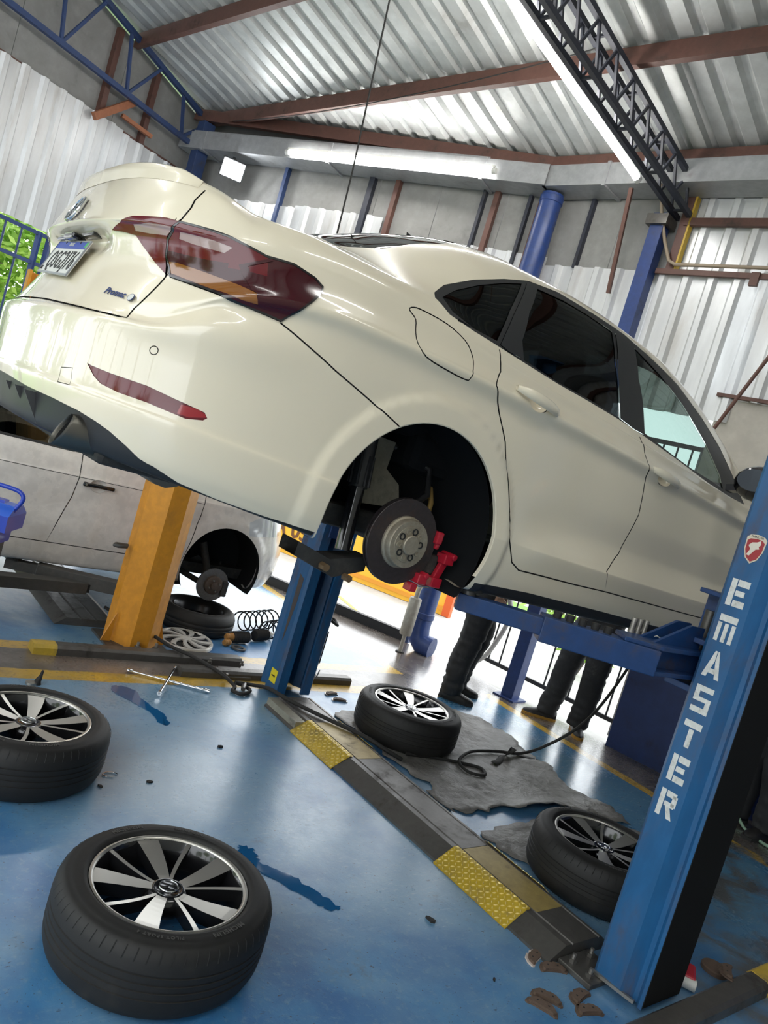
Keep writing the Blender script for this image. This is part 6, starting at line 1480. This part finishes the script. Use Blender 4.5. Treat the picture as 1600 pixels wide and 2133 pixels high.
# muffler beside the downpipe
mf = bay_thing('muffler', 'dented grey cylindrical muffler standing upright beside the blue downpipe', 'muffler', 4.66, 4.93)
MT['mufgrey'] = grimy('dull_aluminised_steel', (.40, .38, .33), (.22, .19, .15), .5, 9, .5, .35, bump=.3)
MB().tube([(0, 0, 0), (0, 0, .17)], .018, 12).build('tail_stub', MT['mufgrey'], mf, 50); MB().lathe([(0, .165), (.05, .165), (.055, .175), (.055, .50), (.05, .51), (0, .51)], 24).build('canister', MT['mufgrey'], mf, 40)
MB().tube([(0, 0, .5), (0, 0, .58), (.02, .0, .66), (.07, .0, .74), (.12, 0, .80)], .022, 12).build('inlet_pipe', MT['mufgrey'], mf, 50); MB().lathe([(.018, .0), (.04, .0), (.04, .008), (.018, .008)], 8).build('flange', MT['rubber'], mf)
# toolbox on its trolley
tc = thing('tool_trolley', 'black tool trolley at the left picture edge', 'trolley', (-2.065, 3.72, 0), .12); b_ = MB(); b_.span((-.30, -.22, .10), (.235, .22, .67)); b_.build('cabinet', MT['blackplastic'], tc, bevel=.006)
for k in range(4): o = MB().span((-.27, -.232, .16+.14*k), (.21, -.218, .27+.135*k)).build('drawer', MT['blackplastic'], tc, bevel=.004); MB().beam((-.1, -.24, .25+.14*k), (.05, -.24, .25+.14*k), .01, .012).build('drawer_pull', MT['boltsteel'], o)
inst(text_mesh('0', .06, .001, 'number_mark', MT['platewhite'], bold=.001), 'number_mark', tc, basis((1, 0, 0), (0, 0, 1), (0, -1, 0), (.21, -.236, .63)))
for x in (-.25, .2):
    for y in (-.17, .17): MB().cyl((x, y-.015, .05), (x, y+.015, .05), .05, 14).build('caster', MT['rubber'], tc, 40)
MB().add([(.235, -.22, .65), (.235, .05, .65), (.30, -.16, .625), (.235, -.22, .635), (.235, .05, .635), (.30, -.16, .61)], [(0, 1, 2), (3, 5, 4), (0, 2, 5, 3), (2, 1, 4, 5)]).build('side_tray', MT['armgrey'], tc)
tb = thing('toolbox', 'bright blue steel cantilever toolbox with a tubular handle', 'toolbox', (-1.94, 3.72, .672), .12)
MT['toolblue'] = mat('toolbox_blue', (.012, .045, .42), .35, coat=.3)
MB().prism([(-.09, 0), (.09, 0), (.10, .10), (-.10, .10)], -.22, .175, basis((0, 1, 0), (0, 0, 1), (1, 0, 0))).build('lower_tray', MT['toolblue'], tb)
MB().prism([(-.115, .075), (.115, .075), (.12, .155), (-.12, .155)], -.24, .215, basis((0, 1, 0), (0, 0, 1), (1, 0, 0))).build('upper_tray', MT['toolblue'], tb)
MB().prism([(-.12, .155), (.12, .155), (.05, .20), (-.05, .20)], -.24, .215, basis((0, 1, 0), (0, 0, 1), (1, 0, 0))).build('sloping_lid', mat('toolbox_lid_blue', (.03, .12, .60), .3, coat=.3), tb)
MB().beam((-.2, 0, .205), (.15, 0, .205), .06, .015).build('lid_rib', MT['toolblue'], tb)
MB().tube([Vector(p) for p in catmull(np.array([(-.2, -.05, .16), (-.25, -.05, .22), (-.22, -.05, .27), (-.1, -.05, .285), (.16, -.05, .285), (.225, -.05, .27), (.235, -.05, .235), (.20, -.05, .165)]), 5)], .011, 10).build('handle', MT['toolblue'], tb, 60)
# thin water films
MT['wet'] = mat('wet_blue_film', (.012, .105, .27), .04, coat=.5)
def film(label, pts, seed):
    t = bay_thing('water_puddle', label, 'puddle', pts[0][0], pts[0][1], .0012); D = smooth_poly(pts, 6); r = random.Random(seed)
    P = [(x-pts[0][0]+r.uniform(-.010, .010), y-pts[0][1]+r.uniform(-.010, .010)) for x, y in D]; MB().prism(P, 0, .0008).build('film', MT['wet'], t)
film('narrow dark puddle trailing from the nearest wheel toward the ramp', [(1.72, 2.36), (1.76, 2.33), (1.75, 2.25), (1.82, 2.16), (1.88, 2.02), (1.92, 1.93), (1.86, 1.94), (1.80, 2.04), (1.74, 2.14), (1.70, 2.24), (1.69, 2.32)], 1)
film('long dark wet streak reaching down from the yellow line', [(1.72, 3.90), (1.80, 3.86), (1.82, 3.70), (1.86, 3.55), (1.84, 3.42), (1.80, 3.44), (1.78, 3.60), (1.72, 3.72), (1.68, 3.82)], 2)
# ------------------------------------------------------------------ people
MT['skin'] = mat('skin', (.36, .21, .14), .55); MT['hair'] = mat('dark_hair', (.015, .012, .010), .6)
MT['workcloth'] = grimy('dark_work_trousers', (.020, .021, .024), (.045, .045, .045), .3, 12, .75, bump=.25)
MT['shirt'] = grimy('dark_work_shirt', (.022, .026, .036), (.04, .04, .045), .3, 10, .8, bump=.2)
MT['shoe'] = mat('black_leather', (.014, .013, .013), .45); MT['sole_y'] = mat('ochre_sole', (.42, .22, .03), .6); MT['sole_k'] = mat('black_sole', (.02, .02, .02), .7)
def remesh(mb, vox, name, mt, parent, smooth=4, wrinkle=None):
    me = mb.mesh('tmp', None); o = bpy.data.objects.new('tmp', me); COL.objects.link(o)
    r = o.modifiers.new('r', 'REMESH'); r.mode = 'VOXEL'; r.voxel_size = vox
    s = o.modifiers.new('s', 'SMOOTH'); s.iterations = smooth; s.factor = .5
    bpy.context.view_layer.update(); ev = o.evaluated_get(bpy.context.evaluated_depsgraph_get()); m2 = bpy.data.meshes.new_from_object(ev); bpy.data.objects.remove(o)
    if wrinkle:
        nn = [v.normal.copy() for v in m2.vertices]
        for v, n in zip(m2.vertices, nn): v.co += n*wrinkle(v.co)
    for p in m2.polygons: p.use_smooth = True
    m2.materials.clear(); m2.materials.append(mt); m2.name = name
    q = bpy.data.objects.new(name, m2); COL.objects.link(q); q.parent = parent; return q
def limb(mb, pts, rad, n=14):
    D = catmull(np.array(pts, float), 6); k = np.linspace(0, len(pts)-1, len(D)); R = np.interp(k, range(len(pts)), rad); mb.tube([Vector(p) for p in D], list(R), n); return mb
def ell(mb, c, r, n=16):
    return mb.lathe([(math.sin(math.pi*i/10), math.cos(math.pi*i/10)) for i in range(1, 10)]+[], n, Matrix.Translation(c) @ Matrix.Diagonal((*r, 1))).lathe([(.309, .951), (.0, 1.0)], n, Matrix.Translation(c) @ Matrix.Diagonal((*r, 1))).lathe([(.0, -1.), (.309, -.951)], n, Matrix.Translation(c) @ Matrix.Diagonal((*r, 1)))
def person(label, pos, yaw, feet, knees, lean=(0, 0), sole='sole_k', arms='hang'):
    """local frame: +x = facing, +y = left; feet/knees: ((x, y, toe angle), ...) for left and right"""
    t = thing('person', label, 'person', (pos[0], pos[1], 0), yaw)
    pel = Vector((lean[0]*.5, lean[1]*.5, .93)); ch = pel+Vector((lean[0]*.6+.02, lean[1]*.4, .42)); nk = ch+Vector((.02, 0, .13)); hd = nk+Vector((.035, 0, .17))
    body = MB(); tr = MB(); sh = MB()
    # torso as stacked ellipses
    def stack(mb, L, grow=0.):
        rows = []
        for c, rx, ry in L: rows.append([(c[0]+(rx+grow)*math.cos(a), c[1]+(ry+grow)*math.sin(a), c[2]) for a in [2*math.pi*k/20 for k in range(21)]])
        mb.sheet(rows); mb.V += [tuple(L[0][0]), tuple(L[-1][0])]
        n0 = len(mb.V)-2; b = n0-len(rows)*21
        for k in range(20): mb.F.append([n0, b+k+1, b+k]); mb.F.append([n0+1, b+(len(rows)-1)*21+k, b+(len(rows)-1)*21+k+1])
    tor = [(pel+Vector((0, 0, -.10)), .09, .13), (pel, .115, .17), (pel+Vector((0, 0, .12)), .10, .15), (pel*.45+ch*.55, .115, .165), (ch, .12, .19), (ch+Vector((0, 0, .07)), .09, .16), (ch+Vector((.01, 0, .11)), .06, .08)]
    stack(body, tor); stack(sh, tor[1:], .016); stack(tr, [(pel+Vector((0, 0, -.11)), .11, .145), (pel, .145, .20), (pel+Vector((0, 0, .09)), .125, .175)])
    limb(body, [ch+Vector((0, 0, .09)), nk, nk+Vector((.015, 0, .06))], [.06, .056, .055])
    ell(body, hd, (.098, .077, .118)); ell(body, hd+Vector((.03, 0, -.065)), (.06, .055, .06)); ell(body, hd+Vector((.10, 0, -.02)), (.018, .014, .026))
    for s in (1, -1): ell(body, hd+Vector((-.005, s*.078, -.012)), (.018, .010, .03)); 
    ell(body, hd+Vector((.088, 0, -.072)), (.012, .026, .009))
    for i, s in enumerate((1, -1)):
        fx, fy, ta = feet[i]; kx, ky = knees[i]
        hip = pel+Vector((0, s*.095, -.05)); kn = Vector((kx, ky, .49)); an = Vector((fx, fy, .09))
        limb(body, [hip, hip*.5+kn*.5+Vector((.012, 0, 0)), kn, kn*.5+an*.5+Vector((-.012, 0, .03)), an], [.085, .075, .056, .054, .036]); limb(body, [an, an+Vector((0.06*math.cos(ta), .06*math.sin(ta), -.05))], [.036, .032])
        limb(tr, [hip, hip*.5+kn*.5+Vector((.012, 0, 0)), kn, kn*.45+an*.55+Vector((-.012, 0, .03)), an+Vector((0, 0, .01)), an+Vector((.005, 0, -.045))], [.118, .112, .095, .090, .082, .080])
        so = MB(); c_, s_ = math.cos(ta), math.sin(ta); 
        def fp_(u, v, z): return (fx+u*c_-v*s_, fy+u*s_+v*c_, z)
        prof_ = [(-.085, .030), (-.06, .038), (.0, .036), (.07, .043), (.13, .046), (.17, .036), (.19, .012)]
        rows = []
        for u, w in prof_: rows.append([fp_(u, -w, .0), fp_(u, -w, .022), fp_(u, w, .022), fp_(u, w, .0), fp_(u, -w, .0)])
        so.sheet(rows); so.add([rows[0][k] for k in range(4)], [(0, 1, 2, 3)]); so.add([rows[-1][k] for k in range(4)], [(3, 2, 1, 0)])
        up_ = MB(); rows = []
        for u, w, hgt in ((-.083, .026, .075), (-.06, .034, .10), (-.01, .036, .105), (.05, .040, .078), (.11, .044, .062), (.16, .035, .050), (.185, .012, .036)):
            rows.append([fp_(u, w*math.cos(a), .02+(hgt-.02)*max(0, math.sin(a))**.7) for a in [math.pi*k/10 for k in range(11)]])
        up_.sheet(rows); up_.add(rows[0], [list(range(11))]); up_.add(rows[-1], [list(range(11))[::-1]])
        u_o = up_.build('shoe', MT['shoe'], t, 60); so.build('shoe_sole', MT[sole], u_o)
        # arm and hand
        sho = ch+Vector((0, s*.19, .05))
        if arms == 'hang': el = sho+Vector((-.03, s*.05, -.29)); wr = el+Vector((.09, -s*.01, -.24)); fd = Vector((.25, -s*.05, -1)).normalized()
        else: el = sho+Vector((.10, s*.06, -.27)); wr = el+Vector((.22, -s*.10, .02)); fd = Vector((1, -s*.25, .05)).normalized()
        limb(body, [sho, (sho+el)/2, el, (el+wr)/2, wr], [.052, .047, .040, .038, .028]); limb(sh, [sho, (sho+el)/2, el, el*.6+wr*.4], [.072, .064, .055, .052])
        side = fd.cross(Vector((0, s, 0))).normalized() if arms != 'hang' else Vector((1, 0, 0)); side = (side-fd*side.dot(fd)).normalized(); pn_ = fd.cross(side)
        pc = wr+fd*.05; body.box(pc, (.085, .075, .026), Matrix((fd, side, pn_)).transposed())
        for k in range(4):
            b0 = wr+fd*.085+side*(.028-.019*k); L = (.068, .076, .070, .056)[k]; limb(body, [b0-fd*.02, b0+fd*L*.5+pn_*.006*s, b0+fd*L*.9+pn_*.022*s], [.0095, .009, .0075], 8)
        b0 = wr+fd*.03+side*.034; limb(body, [b0-fd*.01, b0+fd*.03+side*.022, b0+fd*.06+side*.026+pn_*.01*s], [.012, .0105, .0085], 8)
    remesh(body, .0085, 'body', MT['skin'], t, 3)
    def fold(co):
        z = co.z; amp = .005+.009*max(0, 1-abs(z-.16)/.16)+.006*max(0, 1-abs(z-.50)/.14)
        return amp*(mnoise.noise(Vector((co.x*9, co.y*9, z*26)))+.3*mnoise.noise(Vector((co.x*20, co.y*20, z*30))))
    remesh(tr, .012, 'trousers', MT['workcloth'], t, 4, fold)
    remesh(sh, .014, 'shirt', MT['shirt'], t, 4, lambda co: .006*mnoise.noise(Vector((co.x*8, co.y*8, co.z*14))))
    h_ = MB(); ell(h_, hd+Vector((-.018, 0, .030)), (.098, .084, .104)); remesh(h_, .012, 'hair', MT['hair'], t, 2)
    for s in (1, -1):
        e = MB(); ell(e, hd+Vector((.086, s*.032, .012)), (.012, .014, .010), 10); e.build('eye', MT['platewhite'], t, 60)
    return t
def wxy(a, q): p = AQ(a, q); return (p.x, p.y)
# facing right, feet nearly together, behind the middle wheel
person('person in black trousers and shoes standing with crossed feet behind the middle wheel', (.905, 5.90), math.radians(-8), ((.03, .13, .1), (.0, -.12, -.05)), ((.09, .09), (.03, -.10)), lean=(.05, 0))
# facing left toward the camera, ochre soles
person('person in dark trousers and ochre-soled shoes standing before the bar fence', (1.90, 5.98), math.radians(215), ((.03, -.16+.24, .9), (.13, -.16, -.6)), ((.06, .12), (.10, -.12)), sole='sole_y', arms='hold')
# behind the lettered post
person('person in dark trousers mostly hidden behind the lettered blue post', wxy(5.30, 1.97), math.radians(200), ((.0, .10, .2), (.02, -.12, -.2)), ((.05, .10), (.05, -.11)))
# ------------------------------------------------------------------ outside: lawn, plants, board
MT['grass'] = grimy('lawn_green', (.16, .34, .05), (.28, .30, .08), .5, 3, .9, bump=.4)
def leafmat(name, c1, c2):
    m = mat(name, c1, .55); N = NB(m); v = N.coord('Object'); n = N.noise(v, 3.5, 3, .6); N.col(N.mix(N.step(n, .35, .65), c1, c2)); N.b.inputs['Transmission Weight'].default_value = 0.; return m
LEAF = [leafmat('bright_leaves', (.22, .44, .045), (.40, .58, .10)), leafmat('mid_leaves', (.08, .22, .03), (.20, .38, .06)), leafmat('deep_leaves', (.03, .11, .02), (.10, .24, .04))]
MT['bark'] = grimy('bark', (.11, .085, .06), (.05, .04, .03), .4, 8, .9)
def leaf_cloud(blobs, n, size, seed):
    r = random.Random(seed); mb = MB()
    for _ in range(n):
        c, R = r.choice(blobs); d = Vector((r.gauss(0, 1), r.gauss(0, 1), r.gauss(0, 1))).normalized()*(r.random()**.35); p = Vector(c)+Vector((d.x*R[0], d.y*R[1], d.z*R[2]))
        u = Vector((r.gauss(0, 1), r.gauss(0, 1), r.gauss(0, .5))).normalized(); v = u.orthogonal().normalized(); s = size*r.uniform(.6, 1.3)
        mb.add([p-u*s, p+v*s*.45, p+u*s, p-v*s*.45], [(0, 1, 2, 3)])
    return mb
def tree(label, x, y, h, R, k, seed, n=1400, size=.07):
    t = thing('tree', label, 'tree', (x, y, -.07)); r = random.Random(seed)
    MB().tube([(0, 0, 0), (.05, .02, h*.35), (.02, .06, h*.6), (.1, 0, h*.85)], [.11, .085, .06, .03], 8).build('trunk', MT['bark'], t, 60)
    for _ in range(4):
        a = r.uniform(0, 6.28); MB().tube([(.04, .03, h*.42), (R*.35*math.cos(a), R*.35*math.sin(a), h*.6), (R*.7*math.cos(a), R*.7*math.sin(a), h*.75)], [.05, .03, .015], 6).build('branch', MT['bark'], t, 60)
    bl = [((r.uniform(-.6, .6)*R, r.uniform(-.6, .6)*R, h*r.uniform(.5, .95)), (R*r.uniform(.35, .6),)*2+(h*.16,)) for _ in range(9)]
    tag(leaf_cloud(bl, n, size, seed).build('foliage', LEAF[k], t, recalc=False), kind='stuff'); return t
def shrub(label, x, y, h, R, k, seed, n=500):
    t = thing('shrub', label, 'shrub', (x, y, -.07)); r = random.Random(seed)
    for _ in range(5):
        a = r.uniform(0, 6.28); MB().tube([(0, 0, 0), (R*.3*math.cos(a), R*.3*math.sin(a), h*.5), (R*.5*math.cos(a), R*.5*math.sin(a), h*.8)], [.015, .01, .006], 5).build('stem', MT['bark'], t)
    bl = [((r.uniform(-.5, .5)*R, r.uniform(-.5, .5)*R, h*r.uniform(.3, .8)), (R*.5, R*.5, h*.28)) for _ in range(6)]
    tag(leaf_cloud(bl, n, .05, seed).build('foliage', LEAF[k], t, recalc=False), kind='stuff'); return t
lw = MB(); P = [onL(-6, -.06, -1.2), onL(16, -.06, -1.2), onL(16, -.06, -20), onL(-6, -.06, -20)]; lw.sheet([[P[0], P[1]], [P[3], P[2]]]); o = lw.build('lawn', MT['grass'], recalc=False); tag(o, 'bright green grass beyond the left gate', 'grass', kind='stuff')
spots = [(0.1, -3.0, 3.6, 1.1, 0), (2.5, -2.4, 3.2, 1.1, 0), (4.8, -3.0, 4.0, 1.1, 0), (1.2, -6.0, 5.0, 1.4, 1), (7.2, -3.0, 4.4, 1.1, 0), (4.6, -6.2, 5.4, 1.4, 1)]
words = ['nearest the far corner', 'with low bright crown second along the gate', 'third along the gate', 'darker, in the second row near the corner', 'farthest along the gate toward the camera', 'tallest, in the second row']
for i, (s, off, h, R, k) in enumerate(spots):
    p = onL(s, 0, off); tree('leafy green tree beyond the left gate, '+words[i], p.x, p.y, h, R, k, 40+i, 4200 if k == 0 else 3200)
# yard beyond the back fence
bs_ = [(.45, -2.2, .9, .45, 0), (1.0, -3.6, 1.0, .5, 1), (2.0, -3.2, 1.3, .55, 0), (2.6, -4.9, 1.2, .6, 1), (-.6, -3.4, 1.0, .5, 0), (3.9, -4.2, 1.5, .6, 1)]
w2 = ['closest to the blue downpipe', 'behind the square blue column', 'in the middle of the fence view', 'right of the fence view', 'left of the fence view', 'farthest right beyond the fence']
for i, (s, off, h, R, k) in enumerate(bs_):
    p = on2(s, 0, off); shrub('green shrub in the yard beyond the bar fence, '+w2[i], p.x, p.y, h, R, k, 70+i)
b_ = MB(); b_.sheet([[on2(-4, -.058, -4.6), on2(8, -.058, -4.6)], [on2(-4, -.058, -5.4), on2(8, -.058, -5.4)]]); tag(b_.build('grass_verge', MT['grass'], recalc=False), 'strip of grass across the yard beyond the bar fence', 'grass', kind='stuff')
# low yellow lettered board beyond the left opening
MT['boardyel'] = mat('board_yellow', (.95, .52, .04), .5); bp = on1(.9, -.06, -2.3)
bd2 = thing('sign_board', 'low yellow board with brown letters in the yard beyond the wide opening', 'sign', bp)
def bl_(s, z, off): return on1(s, z, off)-bp
MB().add(slab(bl_, .75, 6.2, -.06, .55, -2.36, -2.30), BF).build('board_panel', MT['boardyel'], bd2)
MB().add(slab(bl_, .75, 6.2, .0, .05, -2.30, -2.285), BF).build('lower_stripe', mat('board_orange', (.80, .33, .03), .5), bd2)
MB().add(slab(bl_, .70, .80, -.06, .58, -2.37, -2.28), BF).build('end_post', mat('board_red', (.75, .12, .02), .5), bd2)
u_ = Vector((-W1[0], -W1[1], 0)); n_ = Vector((N1[0], N1[1], 0))
tm = text_mesh('A 05', .30, .004, 'board_lettering', mat('board_brown', (.16, .06, .02), .6), bold=.006); inst(tm, 'board_lettering', bd2, basis(u_, Vector((0, 0, 1)), n_, bl_(3.27, .28, -2.29)))
ln_ = MB(); ln_.sheet([[on1(.55, -.062, -.25), on1(.60, -.062, -.25)], [on1(1.6, -.062, -1.1), on1(1.65, -.062, -1.06)]]); ln_.build('yard_line', mat('yard_yellow', (.8, .6, .15), .7), go)
# trees beyond the open entrance behind the camera (mirrored in the paintwork)
for i, (a, q) in enumerate(((-8.5, 6.5), (-10, 3.0), (-9.0, -.5), (-11, -4), (-9, 12), (-14, 6), (-14.5, 1.0))):
    p = AQ(a, q); tree('green street tree outside the open entrance, ' + ['opposite the left gate', 'opposite the raised car', 'opposite the camera', 'at the far right', 'at the far left', 'in the back row on the left', 'in the back row on the right'][i], p.x, p.y, 4.6+.4*(i % 3), 1.3, i % 2, 90+i, 900, .2)
